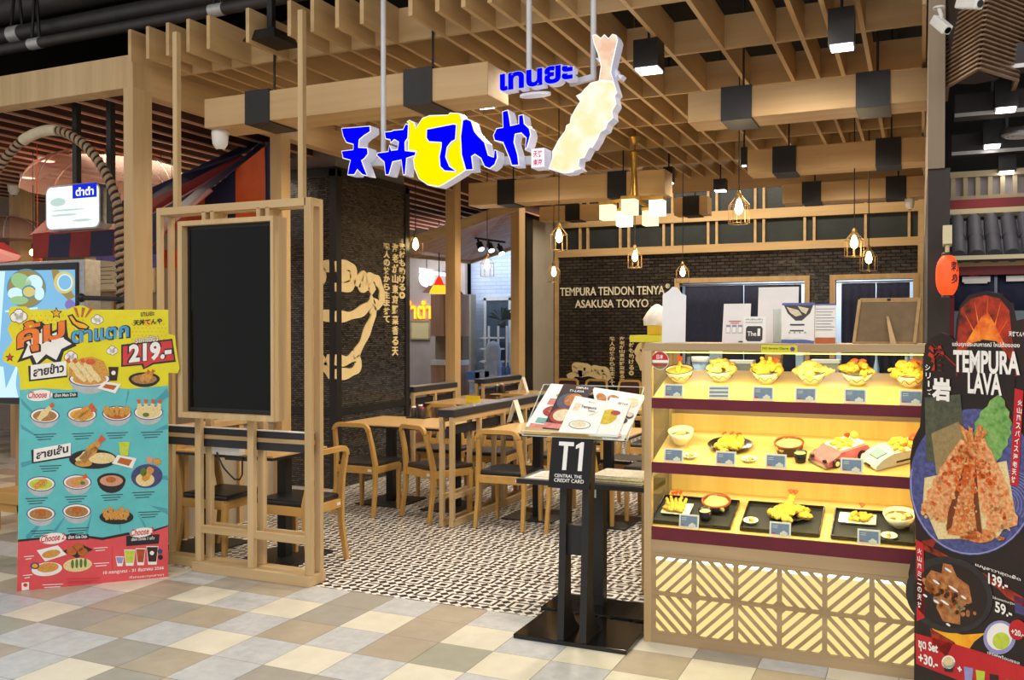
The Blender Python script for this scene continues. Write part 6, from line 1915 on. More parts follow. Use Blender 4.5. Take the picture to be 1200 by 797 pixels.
S.poly(V_, 'v_red', [(1073, 742), (1110, 752), (1150, 764), (1240, 795), (1240, 842), (1074, 778)], 3)
S.poly(V_, 'p_lilac', ell(1172, 747, 19, 20, 28, rot=.35), 4); S.poly(V_, 'p_white', ell(1172, 746, 15, 16, 26, rot=.35), 5); S.poly(V_, 'p_lime', ell(1174, 751, 10, 10, 20), 6)
S.poly(V_, 'v_red', ell(1193, 738, 10, 12, 24), 7)
S.poly(V_, 'p_plum', [(1188, 698), (1240, 712), (1240, 734), (1190, 718)], 2)
S.poly(V_, 'p_white', ell(1112, 776, 8, 8, 20), 5); S.poly(V_, 'p_black', [(1104, 776), (1120, 776), (1117, 788), (1108, 787)], 5); S.poly(V_, 'p_rice', ell(1112, 775, 6, 5, 16), 6)
for x, m in ((1130, 'p_lilac'), (1144, 'p_lime'), (1160, 'p_cola'), (1178, 'p_tea')): S.poly(V_, m, [(x, 781 + (x - 1130) * .28), (x + 11, 783 + (x - 1130) * .28), (x + 9, 805 + (x - 1130) * .3), (x + 2, 803 + (x - 1130) * .3)], 5)
S.poly(V_, 'v_red', [(1190, 455), (1200, 458), (1194, 570), (1184, 568)], 6)
L_ = 'lettering'
S.text(L_, 'p_white', 'TEMPURA', 1118, 436, 1196, 440, 8, 0.035, 26)
S.text(L_, 'p_white', 'LAVA', 1135, 461, 1175, 464, 8, 0.035, 25)
S.text(L_, 'p_white', 'แซ่บทุกประสบการณ์ ใหม่ต้องลอง', 1117, 407, 1196, 409, 8, 0.02, 7)
S.text(L_, 'v_lava', '溶', 1088, 434, 1112, 436, 8, 0.05, 30)
S.text(L_, 'p_white', '岩', 1093, 469, 1115, 471, 8, 0.05, 27)
for i, ch in enumerate('シリーズ'): S.text(L_, 'p_white', ch if ch != 'ー' else 'l', 1085 + i * .6 + (2 if ch == 'ー' else 0), 434 + i * 9.5, 1091 + i * .6 - (2 if ch == 'ー' else 0), 434.5 + i * 9.5, 8, 0.02, 7)
S.text(L_, 'p_white', '天丼てんや', 1183, 394, 1203, 395, 8, 0.03, 6)
for i, ch in enumerate('火山風スパイス海老天丼'): S.text(L_, 'p_white', ch, 1193.5 - i * .75, 475 + i * 9, 1199 - i * .75, 476 + i * 9, 8, 0.02, 7)
for i, ch in enumerate('火山風ミニの天丼'): S.text(L_, 'p_white', ch, 1076, 648 + i * 9, 1081, 650 + i * 9, 8, 0.02, 6.5)
S.text(L_, 'p_white', '139.-', 1159, 684, 1182, 692, 8, 0.03, 13)
S.text(L_, 'p_white', '59.-', 1167, 717, 1187, 725, 8, 0.03, 13)
S.text(L_, 'p_white', 'เมนูลาวาสุดเผ็ด', 1144, 664, 1197, 682, 8, 0.015, 5); S.text(L_, 'p_white', 'ไข่ดองเทมปุระ', 1164, 702, 1190, 710, 8, 0.01, 4)
S.text(L_, 'p_white', 'ชุด Set', 1077, 762, 1100, 769, 8, 0.035, 14)
S.text(L_, 'p_white', '+30.-', 1077, 776, 1100, 784, 8, 0.035, 12)
S.text(L_, 'p_white', '+20.-', 1186, 743, 1201, 747, 9, 0.03, 7)
S.text(L_, 'p_white', '+', 1123, 786, 1128, 788, 8, 0.06, 6)
S.text(L_, 'p_white', 'เสิร์ฟพร้อมซอส', 1158, 766, 1196, 779, 8, 0.01, 4)
S.done()


# ================================================================== lettering and emblems on the walls
def wall_text(name, label, txts, mats, cat='wall lettering'):
    t = None
    mb = MB()
    for f in txts: f(mb)
    o = mb.build(name, mats)
    return tag(o, label, cat)
yw = YB - 0.004
def hline(s, x0, x1, yb_, yt, depth=0.012, bold=0.012):
    def f(mb):
        a, b = at_y(x0, yb_, yw), at_y(x1, yb_ - 0.0, yw); h = at_y((x0 + x1) / 2, yt, yw).z - at_y((x0 + x1) / 2, yb_, yw).z
        mb.glyphs(s, (a.x, yw, a.z), (1, 0, 0), (0, 0, 1), b.x - a.x, h, depth, 0, bold)
    return f
wall_text('wall_lettering', 'raised cream letters on the dark brick wall, the longer upper line', [hline('TEMPURA TENDON TENYA', 656.5, 779, 347, 337), hline('®', 780, 785, 338, 332.5)], 'text_cream')
wall_text('wall_lettering', 'raised cream letters on the dark brick wall, the shorter lower line', [hline('ASAKUSA TOKYO', 674, 760, 361, 351.5)], 'text_cream')
def vline(s, px, y0, y1, size, plane):
    def f(mb):
        st = (y1 - y0) / len(s)
        for i, ch in enumerate(s):
            yb_ = y0 + st * (i + 1)
            if plane == 'y':
                a, b, c = at_y(px, yb_, yw), at_y(px + size, yb_, yw), at_y(px, yb_ - st * .86, yw)
                mb.glyphs(ch, a, (1, 0, 0), (0, 0, 1), b.x - a.x, c.z - a.z, 0.01, 0, 0.03)
            else:
                X = CX + 0.004
                a, b, c = at_x(px, yb_, X), at_x(px + size, yb_, X), at_x(px, yb_ - st * .86, X)
                mb.glyphs(ch, a, (0, 1, 0), (0, 0, 1), b.y - a.y, c.z - a.z, 0.01, 0, 0.03)
    return f
LINES = ('素材も助ける。', '海老が山東京野菜香る天', '職人の技から生ま丼て')
for s_, px, y0, y1, nth in ((LINES[0], 737, 394, 440, 'rightmost'), (LINES[1], 726, 394, 448, 'middle'), (LINES[2], 714.5, 394, 452, 'leftmost')):
    wall_text('wall_lettering', 'vertical cream characters on the brick wall, %s of the three columns there' % nth, [vline(s_, px, y0, y1, 6, 'y')], 'cream_cutout')
for s_, px, y0, y1, nth in ((LINES[0], 467, 283, 350, 'rightmost and shortest'), (LINES[1], 459, 283, 417, 'middle and longest'), (LINES[2], 449, 283, 378, 'leftmost')):
    wall_text('wall_lettering', 'vertical cream characters on the black mosaic column, %s of its three lines' % nth, [vline(s_, px, y0, y1, 7, 'x')], 'cream_cutout')
def strokes(mb, pls, w_, to, nrm, d=0.012, ox=360, oy=170, sc=2.75):
    for pl in pls:
        P = [to(ox + a / sc, oy + b / sc) for a, b in pl]
        # smooth the path
        Q = []
        for i in range(len(P) - 1):
            p0_, p1_, p2_, p3_ = P[max(i - 1, 0)], P[i], P[i + 1], P[min(i + 2, len(P) - 1)]
            for t in (0, .25, .5, .75):
                Q.append(0.5 * ((2 * p1_) + (p2_ - p0_) * t + (2 * p0_ - 5 * p1_ + 4 * p2_ - p3_) * t * t + (3 * p1_ - p0_ - 3 * p2_ + p3_) * t ** 3))
        Q.append(P[-1])
        mb.ribbon(Q, d, [w_ * (1 + .22 * math.sin(k * .9)) for k in range(len(Q))], nrm)
em = thing('bowl_emblem', 'big cream cut-out emblem of a heaped bowl wrapping the corner of the mosaic column', 'emblem', (CX, CY0, 1.3))
mb = MB()
strokes(mb, [[(90, 392), (130, 388), (147, 402), (148, 432), (135, 455), (90, 458)], [(108, 424), (136, 424)], [(160, 456), (164, 432), (180, 422), (190, 442), (200, 428), (218, 430), (230, 445), (240, 475), (238, 505), (224, 515), (212, 502)],
             [(168, 448), (182, 462), (196, 452)], [(202, 448), (214, 475)], [(90, 552), (130, 552), (170, 538), (200, 515), (213, 495)], [(206, 525), (214, 545), (196, 592), (176, 640), (158, 675), (166, 698), (158, 722), (132, 736), (90, 738)], [(90, 692), (124, 696), (150, 680)]],
        0.10, lambda x, y: at_x(x, y, CX + 0.008), (1, 0, 0))
mb.build('side_half', 'cream_cutout', em)
mb = MB()
strokes(mb, [[(78, 392), (52, 392), (46, 430), (20, 458)], [(80, 552), (45, 545), (20, 522)], [(20, 590), (22, 640), (40, 690), (62, 722), (80, 738)], [(60, 690), (80, 700)]], 0.10, lambda x, y: at_y(x, y, CY0 - 0.008), (0, 1, 0))
mb.build('front_half', 'cream_cutout', em)
mb = MB()
W0 = lambda x, y: at_y(x, y, yw)
strokes(mb, [[(225, 710), (265, 690), (275, 680), (262, 650), (275, 640), (340, 642), (345, 672), (320, 685), (270, 688)], [(285, 662), (318, 660)], [(368, 660), (400, 655), (440, 665), (462, 690), (455, 712), (430, 705)], [(380, 665), (395, 685), (400, 668)], [(415, 670), (425, 690)], [(290, 690), (340, 688), (400, 700), (435, 712)]],
        0.09, W0, (0, 1, 0), 0.012, 620, 300, 4.983)
tag(mb.build('bowl_emblem', 'cream_cutout'), 'cream cut-out bowl emblem on the back wall above the padded chairs', 'emblem')
mb = MB()
strokes(mb, [[(665, 520), (640, 535), (632, 560), (650, 580), (640, 600), (655, 640), (668, 660)]], 0.09, W0, (0, 1, 0), 0.012, 620, 300, 4.983)
tag(mb.build('bowl_emblem', 'cream_cutout'), 'edge of a cream cut-out emblem on the back wall beside the food case', 'emblem')
# ================================================================== lamps
mat('lamp_wire', '#a08358', 0.35, 0.7, noise=(40, '#8c7148', 0.5)); mat('brass', '#c9a050', 0.3, 0.8, noise=(20, '#b58d40', 0.5))
def pendant(px, py, y, label, sc=1.0, ztop=4.7):
    p = at_y(px, py, y)
    t = thing('cage_pendant', label, 'pendant lamp', (p.x, y, p.z - 0.12 * sc), 0, 'wire cage pendant lamps')
    k = sc
    mb = MB(); mb.tube([(0, 0, .25 * k), (0, 0, ztop - p.z + 0.12 * sc)], 0.005, 6); mb.build('cord', 'black_metal', t, local=True)
    mb = MB(); mb.lathe([(.014 * k, .20 * k), (.022 * k, .205 * k), (.022 * k, .235 * k), (.008 * k, .26 * k)], (0, 0, 0), 14); mb.build('socket', 'lamp_wire', t, local=True)
    mb = MB(); mb.lathe([(0, .075 * k), (.022 * k, .09 * k), (.033 * k, .12 * k), (.024 * k, .165 * k), (.013 * k, .195 * k)], (0, 0, 0), 16); mb.build('bulb', 'bulb_glow', t, local=True)
    mb = MB()
    for i in range(8):
        a = 2 * PI * i / 8; c_, s_ = math.cos(a), math.sin(a)
        mb.tube([(.016 * k * c_, .016 * k * s_, .225 * k), (.078 * k * c_, .078 * k * s_, .15 * k), (.078 * k * c_, .078 * k * s_, .01 * k)], 0.0022, 5, smooth=False)
    for r, z in ((.078, .01), (.078, .15)):
        mb.tube([(r * k * math.cos(2 * PI * i / 24), r * k * math.sin(2 * PI * i / 24), z * k) for i in range(24)], 0.0022, 5, closed=True)
    mb.build('cage', 'lamp_wire', t, local=True)
    return t
for a in ((866, 245, 7.0, 'wire cage pendant nearest the camera, above the case top cards', 1.0), (655, 279, 7.6, 'wire cage pendant in front of the grey wall, upper of the two there', 1.0), (649, 320, 9.6, 'wire cage pendant in front of the grey wall, lower of the two there', .95),
          (744, 302, 8.6, 'wire cage pendant hanging just above the cream wall lettering', .9), (800, 320, 10.6, 'wire cage pendant by the left doorway frame, above the white board', 1.0), (1001, 286, 8.4, 'wire cage pendant right of the doorways, the higher and nearer one', 1.0),
          (1018, 304, 9.4, 'wire cage pendant right of the doorways, the lower one', 1.0), (487, 288, 8.8, 'wire cage pendant beside the upper edge of the mosaic column', 1.1), (571, 312, 9.9, 'wire cage pendant in the left opening near the track spots', 1.1)):
    pendant(*a)
for px, py, y in ((866, 245, 6.95), (655, 279, 7.55), (744, 302, 8.55), (1001, 286, 8.35), (571, 312, 9.85)):
    q = at_y(px, py, y); light('pendant_glow', 'POINT', (q.x, y - 0.12, q.z - 0.05), 4, (1, .72, .4), 0.05)

# lantern chandelier
p = at_y(743, 240, 8.4)
t = thing('lantern_chandelier', 'brass chandelier with five glowing square paper shades', 'chandelier', (p.x, 8.4, p.z))
mb = MB(); mb.lathe([(.045, 0), (.03, .2), (.022, .42), (.05, .44), (.05, .455), (0, .46)], (0, 0, .05), 16); mb.build('stem', 'brass', t, local=True)
mb = MB(); mb.tube([(0, 0, .5), (0, 0, 4.7 - p.z)], .008, 8); mb.lathe([(.06, 3.39 - p.z), (.03, 3.33 - p.z), (0.01, 3.32 - p.z)], (0, 0, 0), 14); mb.build('hanger', 'brass', t, local=True)
emat('shade_glow', '#fff0b8', 1.25); emat('shade_hot', '#fff8dc', 2.2)
for i, (dx, dy, dz, hot) in enumerate(((-.24, -.06, -.02, 0), (-.15, .18, -.06, 1), (.02, -.2, .0, 0), (.10, .22, -.06, 0), (.24, -.04, 0.0, 1))):
    mb = MB(); mb.box(dx - .065, dx + .065, dy - .065, dy + .065, dz - .12, dz + .02); s_ = mb.build('paper_shade', 'shade_hot' if hot else 'shade_glow', t, local=True)
    mb = MB(); mb.box(dx - .07, dx + .07, dy - .07, dy + .07, dz + .02, dz + .05); mb.build('shade_cap', 'brass', s_, local=True)
    mb = MB(); mb.bar((0, 0, .06), (dx, dy, dz + .05), .02, .03); mb.build('arm', 'brass', t, local=True)
light('chandelier_glow', 'POINT', (p.x, 8.1, p.z - 0.3), 8, (1, .78, .45), .15)

# black box downlights hanging through the slats
def boxlight(px0, px1, py0, py1, y, label, on=40):
    a, b = at_y(px0, py1, y), at_y(px1, py0, y)
    w_ = b.x - a.x
    t = thing('box_downlight', label, 'downlight', ((a.x + b.x) / 2, y, a.z), 0, 'black box downlights')
    mb = MB(); mb.box(a.x, b.x, y, y + w_, a.z + .012, b.z); mb.build('housing', 'black_metal', t)
    mb = MB(); mb.box(a.x + .01, b.x - .01, y + .01, y + w_ - .01, a.z, a.z + .012); mb.build('lens', 'cool_lamp', t)
    mb = MB(); mb.bar((a.x + w_ / 2, y + w_ / 2, b.z), (a.x + w_ / 2, y + w_ / 2, 4.7 if b.x < 0 else 3.55), .015, .015); mb.build('hanger', 'black_metal', t)
    if on: light('downlight_beam', 'SPOT', ((a.x + b.x) / 2, y + w_ / 2, a.z - .02), on, (1, .9, .78), .05, cone=math.radians(110), blend=.8)
boxlight(742, 771, 43, 82, 5.62, 'black box downlight beside the shrimp tail of the sign')
boxlight(970, 1001, 6, 55, 5.45, 'black box downlight above the nearest hanging beam')
boxlight(868, 875, 172, 195, 8.7, 'black box downlight at the left end of the second hanging beam', False)
boxlight(836, 850, 209, 224, 10.2, 'small black box downlight under the far end of the slats, right one', False)
boxlight(777, 788, 195, 215, 9.6, 'small black box downlight right of the chandelier stem', False)
def flush(px, py, label, r=.06):
    p = at_z(px, py, 3.385)
    t = thing('flush_downlight', label, 'downlight', p, 0, 'flush downlights between the slats')
    mb = MB(); mb.box(-r - .012, r + .012, -r - .012, r + .012, .004, .05); mb.build('housing', 'white_plastic', t, local=True)
    mb = MB(); mb.box(-r, r, -r, r, 0, .004); mb.build('lens', 'cool_lamp', t, local=True)
flush(568, 126, 'square flush downlight lit just above the yellow sign disc'); flush(392, 143, 'square flush downlight lit above the mosaic column')
# black speaker hung among the front slats
p = at_z(318, 52, 3.43)
t = thing('ceiling_speaker', 'flat black speaker hung among the front ends of the slats', 'speaker', p)
mb = MB(); mb.hexa([(-.13, -.13, 0), (.13, -.13, 0), (.13, .13, 0), (-.13, .13, 0)], [(-.10, -.10, .07), (.10, -.10, .07), (.10, .10, .07), (-.10, .10, .07)]); mb.build('housing', 'black_metal', t, local=True)
mb = MB(); mb.box(-.02, .02, -.02, .02, .07, .6); mb.build('bracket', 'black_metal', t, local=True)
# cameras
def dome(px, py, y, label, r=.06):
    p = at_y(px, py, y)
    if y > 10: p.z = 2.955 - .075
    if y == 5.0: p.z = 2.96 - .075
    t = thing('dome_camera', label, 'camera', p, 0, 'white security cameras')
    mb = MB(); mb.lathe([(0, -r * 1.1), (r * .5, -r * .95), (r * .85, -r * .4), (r, .05), (r * .95, .075), (0, .075)], (0, 0, 0), 20); mb.build('shell', 'white_plastic', t, local=True)
    mb = MB(); mb.lathe([(0, -r * 1.12), (r * .35, -r * 1.02), (r * .3, -r * .9)], (0, 0, 0), 14); mb.build('lens', 'black_gloss', t, local=True)
dome(258, 153, 5.0, 'white dome camera under the left end of the front hanging beam')
dome(1066, 226, 10.5, 'small white dome camera under the right end of the farthest hanging beam', .05)
def bullet(px, py, y, rot, label, s=.1):
    p = at_y(px, py, y)
    t = thing('bullet_camera', label, 'camera', p, 0, 'white security cameras')
    d = Vector(rot).normalized()
    mb = MB(); mb.bar(-d * s, d * s, s * .8, s * .8); mb.build('camera_body', 'white_plastic', t, local=True, bevel=s * .12)
    mb = MB(); mb.tube([d * s, d * s * 1.06], s * .27, 14); mb.build('lens', 'black_gloss', t, local=True)
    mb = MB(); mb.tube([Vector((0, 0, s * .4)), Vector((0, .02, s * .9)), Vector((-.01, .04, s * 1.6))], s * .16, 10); mb.lathe([(s * .5, s * 1.6), (s * .45, s * 1.75), (0, s * 1.8)], (-.01, .04, 0), 14); mb.build('mount', 'white_plastic', t, local=True)
bullet(1103, 29, 4.6, (.35, -.4, -.5), 'big white security camera on a bracket beside the slatted wooden cone, left one', .055)
bullet(1136, 4, 4.5, (.5, -.5, -.25), 'white security camera at the top edge in front of the slatted wooden cone', .06)
bullet(1098, 222, 5.2, (.4, -.6, -.4), 'small white security camera high on the dark right wall', .035)

# ================================================================== curtains in the two doorways
mat('noren_navy', '#232844', 0.85, noise=(20, '#1c2038', 0.5))
def curtain(x0, x1, y, z0, z1, label, name='door_curtain', m='noren_navy', seed=0, group='navy door curtains'):
    n, k = 22, 5
    mb = MB(); vs = []
    for j in range(k + 1):
        for i in range(n + 1):
            x = x0 + (x1 - x0) * i / n
            vs.append((x, y + .012 * math.sin(i * 1.15 + seed) * (1 - j / k * .7), z0 + (z1 - z0) * j / k))
    fs = [(j * (n + 1) + i, j * (n + 1) + i + 1, (j + 1) * (n + 1) + i + 1, (j + 1) * (n + 1) + i) for j in range(k) for i in range(n)]
    mb.add(vs, fs, 0, True)
    o = mb.build(name, m)
    sd = o.modifiers.new('thickness', 'SOLIDIFY'); sd.thickness = .006
    return tag(o, label, 'curtain', group)
yc = YB - 0.02
cx = lambda px: at_y(px, 370, yc).x
zt = DT - 0.05
curtain(cx(803), cx(871), yc, 0.75, zt, 'navy door curtain in the left doorway, left half', seed=1); curtain(cx(872), cx(939), yc, 0.75, zt, 'navy door curtain in the left doorway, right half', seed=3)
curtain(cx(986), cx(1026), yc, 0.75, zt, 'navy door curtain in the right doorway, left half', seed=5); curtain(cx(1027), cx(1066), yc, 0.75, zt, 'navy door curtain in the right doorway, right half', seed=2)
for (d0, d1), w_ in ((D1, 'left'), (D2, 'right')):
    mb = MB(); mb.tube([(d0, yc, zt + .015), (d1, yc, zt + .015)], .012, 8)
    tag(mb.build('curtain_rod', 'grey_metal'), 'metal curtain rod across the top of the %s doorway' % w_, 'rod', 'curtain rods')

# ================================================================== black pipes under the mall ceiling
def pipe(px, py, y, r, label, bands, name='ceiling_pipe'):
    p = at_y(px, py, y)
    t = thing(name, label, 'pipe', (p.x, y, p.z), 0, 'black ceiling pipes')
    mb = MB(); mb.tube([(-9.5, y, p.z), (1.5, y, p.z)], r, 16); mb.build('pipe_run', 'black_metal', t)
    for b, w_ in bands:
        c = at_y(b, py, y); mb = MB(); mb.tube([(c.x - w_ / 2, y, p.z), (c.x + w_ / 2, y, p.z)], r * 1.06, 18); bd = mb.build('white_band', 'silver_pipe', t)
        mb = MB(); mb.tube([(c.x, y - r * .8, p.z + r * .8), (c.x, y, p.z + .5)], .012, 6); mb.tube([(c.x, y + r * .8, p.z + r * .8), (c.x, y, p.z + .5)], .012, 6); mb.build('hanger', 'black_metal', bd)
    return t
mat('duct_grey', '#55524f', 0.55, noise=(8, '#494643', 0.5))
MATS['black_pipe'] = mat('black_pipe', '#3d3b3a', 0.5, noise=(10, '#333130', 0.5))
t1 = pipe(20, 40, 5.1, .065, 'thicker black pipe with a white band, crossing the top left corner', ((20, .12),))
t2 = pipe(42, 51, 4.95, .042, 'thinner black pipe with white bands just below the thick one', ((42, .12), (255, .12)))
t3 = pipe(20, 8, 5.5, .12, 'wide grey duct at the very top left corner', ())
for t in (t1, t2): [setattr(o.data.materials, '__doc__', None) if False else o.data.materials.__setitem__(0, MATS['black_pipe']) for o in kids(t) if o.name.startswith('pipe_run')]
for o in kids(t3): o.data.materials[0] = MATS['duct_grey']
mb = MB(); mb.bar((-9, 7.5, 4.3), (-4.5, 6.6, 4.3), .1, .12); tag(mb.build('roof_brace', 'duct_grey'), 'grey steel brace under the dark ceiling behind the pipes', 'brace')

# ================================================================== the neighbour on the left
LZ0, LZ1 = at_y(144.5, 103.4, 4.66).z, at_y(150.5, 64.3, 4.66).z
xa, xb = at_y(145, 200, 4.66).x, at_y(156, 200, 4.66).x
mb = MB(); mb.box(-11, -5.0, 4.66, 4.8, LZ0, LZ1); mb.box(-5.0, xb, 4.66, 4.83, LZ0, SZ0 - .001); struct(mb, 'trim_8', 'pale_oak_z')
mb = MB(); mb.box(xa, xb, 4.66, 4.83, 0, LZ0); struct(mb, 'trim_9', 'pale_oak_z')
mb = MB(); mb.box(xb - .1, xb + 0.0, 4.83, 9.0, LZ0 - .03, SZ0 - .001); struct(mb, 'trim_10', 'oak_y')
mat('maroon_ceiling', '#4a2620', 0.8, noise=(5, '#3c1d18', 0.5))
mb = MB(); mb.box(-11, -5.1, 4.82, 14, LZ0 + .2, LZ0 + .24); struct(mb, 'ceiling_left', 'maroon_ceiling')
t = thing('slatted_ceiling', 'reddish slatted ceiling of the neighbouring food stall at left', 'ceiling slats', (-8, 6.5, LZ0 + .05))
mat('slat_side_shade', '#5e3a2e', 0.7, noise=(8, '#4c2d23', 0.5), grain='y'); mat('slat_edge_lit', '#d6b09a', 0.5, noise=(8, '#b08470', 0.5), grain='y')  # shade of the sides and light on the lower edges put into colour
for i in range(22):
    x = -5.24 - i * .265
    mb = MB(); mb.box(x - .012, x + .012, 4.82, 13.5, LZ0 + .045, LZ0 + .2, 0); mb.box(x - .014, x + .014, 4.82, 13.5, LZ0 + .03, LZ0 + .045, 1); mb.build('slat', ['slat_side_shade', 'slat_edge_lit'], t)
light('stall_light', 'AREA', (-7.6, 6.6, LZ0 - .05), 70, (1, .82, .62), 2.2, 1.2)
light('stall_light', 'AREA', (-7.6, 13.4, 3.2), 85, (.84, .91, 1.0), 2.2, 2.2)
light('brick_fill_light', 'AREA', (-6.4, 14.2, 3.4), 34, (.50, .70, 1.0), 1.2, .8)  # bluish area light added to brighten the white brick wall, no fitting
# back and side walls of the stall
mb = MB(); mb.box(-12, -6.35, 9.0, 9.1, 0, LZ0 + .2); struct(mb, 'wall_stall', 'brown_wall')
mb = MB(); mb.box(-5.1, -5.02, 4.84, 6.25, 0, .80, 0)
for i in range(5): mb.box(-5.02, -4.99, 4.86 + i * .3, 4.91 + i * .3, 0, .8, 1)
mb.box(-5.14, -4.98, 4.84, 6.25, .80, .84, 1); struct(mb, 'wall_low', ['plaster', 'oak_z'])
light('stall_bulb_glow', 'POINT', (-6.2, 8.2, 2.1), 22, (1, .86, .66), .08)  # point light added to brighten the framed menus, not at any bulb
# rope arch: two twisted strands, a pale wrap at its crown
path = [at_y(px, py, 4.9) for px, py in ((-14, 215), (8, 184), (28, 164), (48, 154.5), (67, 153), (90, 163), (110, 182), (125, 206), (135, 230), (139.5, 258), (140.5, 300), (141, 400))]
P = []
for i in range(len(path) - 1):
    p0_, p1_, p2_, p3_ = path[max(i - 1, 0)], path[i], path[i + 1], path[min(i + 2, len(path) - 1)]
    for q in range(40):
        t_ = q / 40
        P.append(0.5 * ((2 * p1_) + (p2_ - p0_) * t_ + (2 * p0_ - 5 * p1_ + 4 * p2_ - p3_) * t_ ** 2 + (3 * p1_ - p0_ - 3 * p2_ + p3_) * t_ ** 3))
rope = thing('rope_arch', 'thick black and beige twisted rope arch above the hanging lamp sign', 'rope', path[-1])
mat('rope_beige', '#a98d72', 0.8, noise=(40, '#947a60', 0.5)); mat('rope_black', '#26211f', 0.8, noise=(40, '#1e1a18', 0.5)); mat('rope_wrap', '#d9cdb0', 0.7, noise=(20, '#c9bc9e', 0.5))
acc = 0; A1, B1 = [], []
for i, p in enumerate(P):
    d = (P[min(i + 1, len(P) - 1)] - P[max(i - 1, 0)]).normalized(); a = Vector((0, 1, 0)); b = d.cross(a).normalized()
    if i: acc += (P[i] - P[i - 1]).length / .0085
    A1.append(p + (a * math.cos(acc) + b * math.sin(acc)) * .02); B1.append(p - (a * math.cos(acc) + b * math.sin(acc)) * .014)
mb = MB(); mb.tube(A1, .019, 8); mb.build('strand', 'rope_beige', rope)
mb = MB(); mb.tube(B1, .019, 8); mb.build('strand', 'rope_black', rope)
mb = MB(); mb.tube(P[78:162], .042, 12); mb.build('wrap', 'rope_wrap', rope)
# hanging lamp sign
ls = thing('lamp_sign', 'glowing white rounded sign box with a small blue field, hung on two black bars', 'lamp sign', at_y(85, 270, 4.96))
a, b = at_y(53, 271, 4.95), at_y(116.5, 213, 4.95)
w_, h_ = b.x - a.x, b.z - a.z; r = .06
rrp = [(r * (1 - math.cos(k * PI / 12)), r * (1 - math.sin(k * PI / 12))) for k in range(7)]
def rrect(w_, h_, r, n=6):
    out = []
    for cx_, cz_, a0 in ((w_ - r, h_ - r, 0), (r, h_ - r, PI / 2), (r, r, PI), (w_ - r, r, 1.5 * PI)):
        for k in range(n + 1): out.append((cx_ + r * math.cos(a0 + k * PI / 2 / n), cz_ + r * math.sin(a0 + k * PI / 2 / n)))
    return out
emat('sign_lit_white', '#f6fbff', 1.0); emat('sign_lit_blue', '#1a2cc8', 1.0); emat('sign_lit_green', '#c4e0d4', .8)
mb = MB(); mb.prism(rrect(w_, h_, r), (a.x, 5.07, a.z), (1, 0, 0), (0, 0, 1), (0, -.115, 0)); bx_ = mb.build('box', 'grey_metal', ls)
mb = MB(); yy = 4.953
mb.add([(a.x + .012 + p[0], yy, a.z + .012 + p[1]) for p in rrect(w_ - .024, h_ - .024, r - .01)], [tuple(range(28))], 0)
c0, c1 = at_y(85, 233, yy), at_y(113.5, 213.8, yy)
mb.add([(c0.x, yy - .001, c0.z), (c1.x, yy - .001, c0.z), (c1.x, yy - .001, c1.z), (c0.x, yy - .001, c1.z)], [(0, 1, 2, 3)], 1)
e0, e1 = at_y(89, 230, yy), at_y(110, 218, yy); mb.glyphs('ตำตำ', (e0.x, yy - .002, e0.z), (1, 0, 0), (0, 0, 1), e1.x - e0.x, e1.z - e0.z, 0, 0, .03)
for cx_, cy_, rx, ry in ((68, 237, 9, 3.5), (96, 258, 11, 1.2), (75, 252, 16, 1.0), (80, 246, 20, .8)):
    c = at_y(cx_, cy_, yy); k = at_y(cx_ + 1, cy_, yy).x - c.x
    mb.add([(c.x + k * p[0], yy - .001, c.z + k * p[1]) for p in ell(0, 0, rx, ry, 18)], [tuple(range(18))], 2)
mb.build('lit_face', ['sign_lit_white', 'sign_lit_blue', 'sign_lit_green'], bx_)
for px in (90, 130):
    p = at_y(px, 200, 5.0)
    mb = MB(); mb.bar((p.x, 5.0, at_y(px, 262 if px > 100 else 215, 5.0).z), (p.x, 5.0, LZ1), .045, .045); mb.build('hanging_bar', 'black_metal', ls)
# clear umbrellas
m = glass('clear_film', '#d9bfb4', 0.03, 0.4, 0.22)
mat('umbrella_rib', '#a08a80', 0.7, noise=(20, '#c8b6aa', 0.5))
def umbrella(px, py, y, R, H, label):
    c = at_y(px, py, y)
    t = thing('clear_umbrella', label, 'umbrella', c, 0, 'clear umbrellas hung under the stall ceiling')
    prof = [(R * math.sin(k * PI / 2 / 10), H * math.cos(k * PI / 2 / 10)) for k in range(10, 0, -1)] + [(0, H)]
    mb = MB(); mb.lathe(prof, (0, 0, 0), 16); mb.build('canopy', 'clear_film', t, local=True)
    for i in range(8):
        a_ = 2 * PI * i / 8
        mb = MB(); mb.tube([(r_ * math.cos(a_) * .995, r_ * math.sin(a_) * .995, z_) for r_, z_ in prof], .006, 5); mb.build('rib', 'umbrella_rib', t, local=True)
    mb = MB(); mb.tube([(0, 0, H * .1), (0, 0, H + .15)], .01, 8); mb.build('shaft', 'umbrella_rib', t, local=True)
umbrella(128, 225, 6.6, .80, .42, 'large clear umbrella above the striped awning behind the rope arch')
umbrella(12, 283, 7.6, .5, .30, 'smaller clear umbrella at the left edge beside the red parasol')
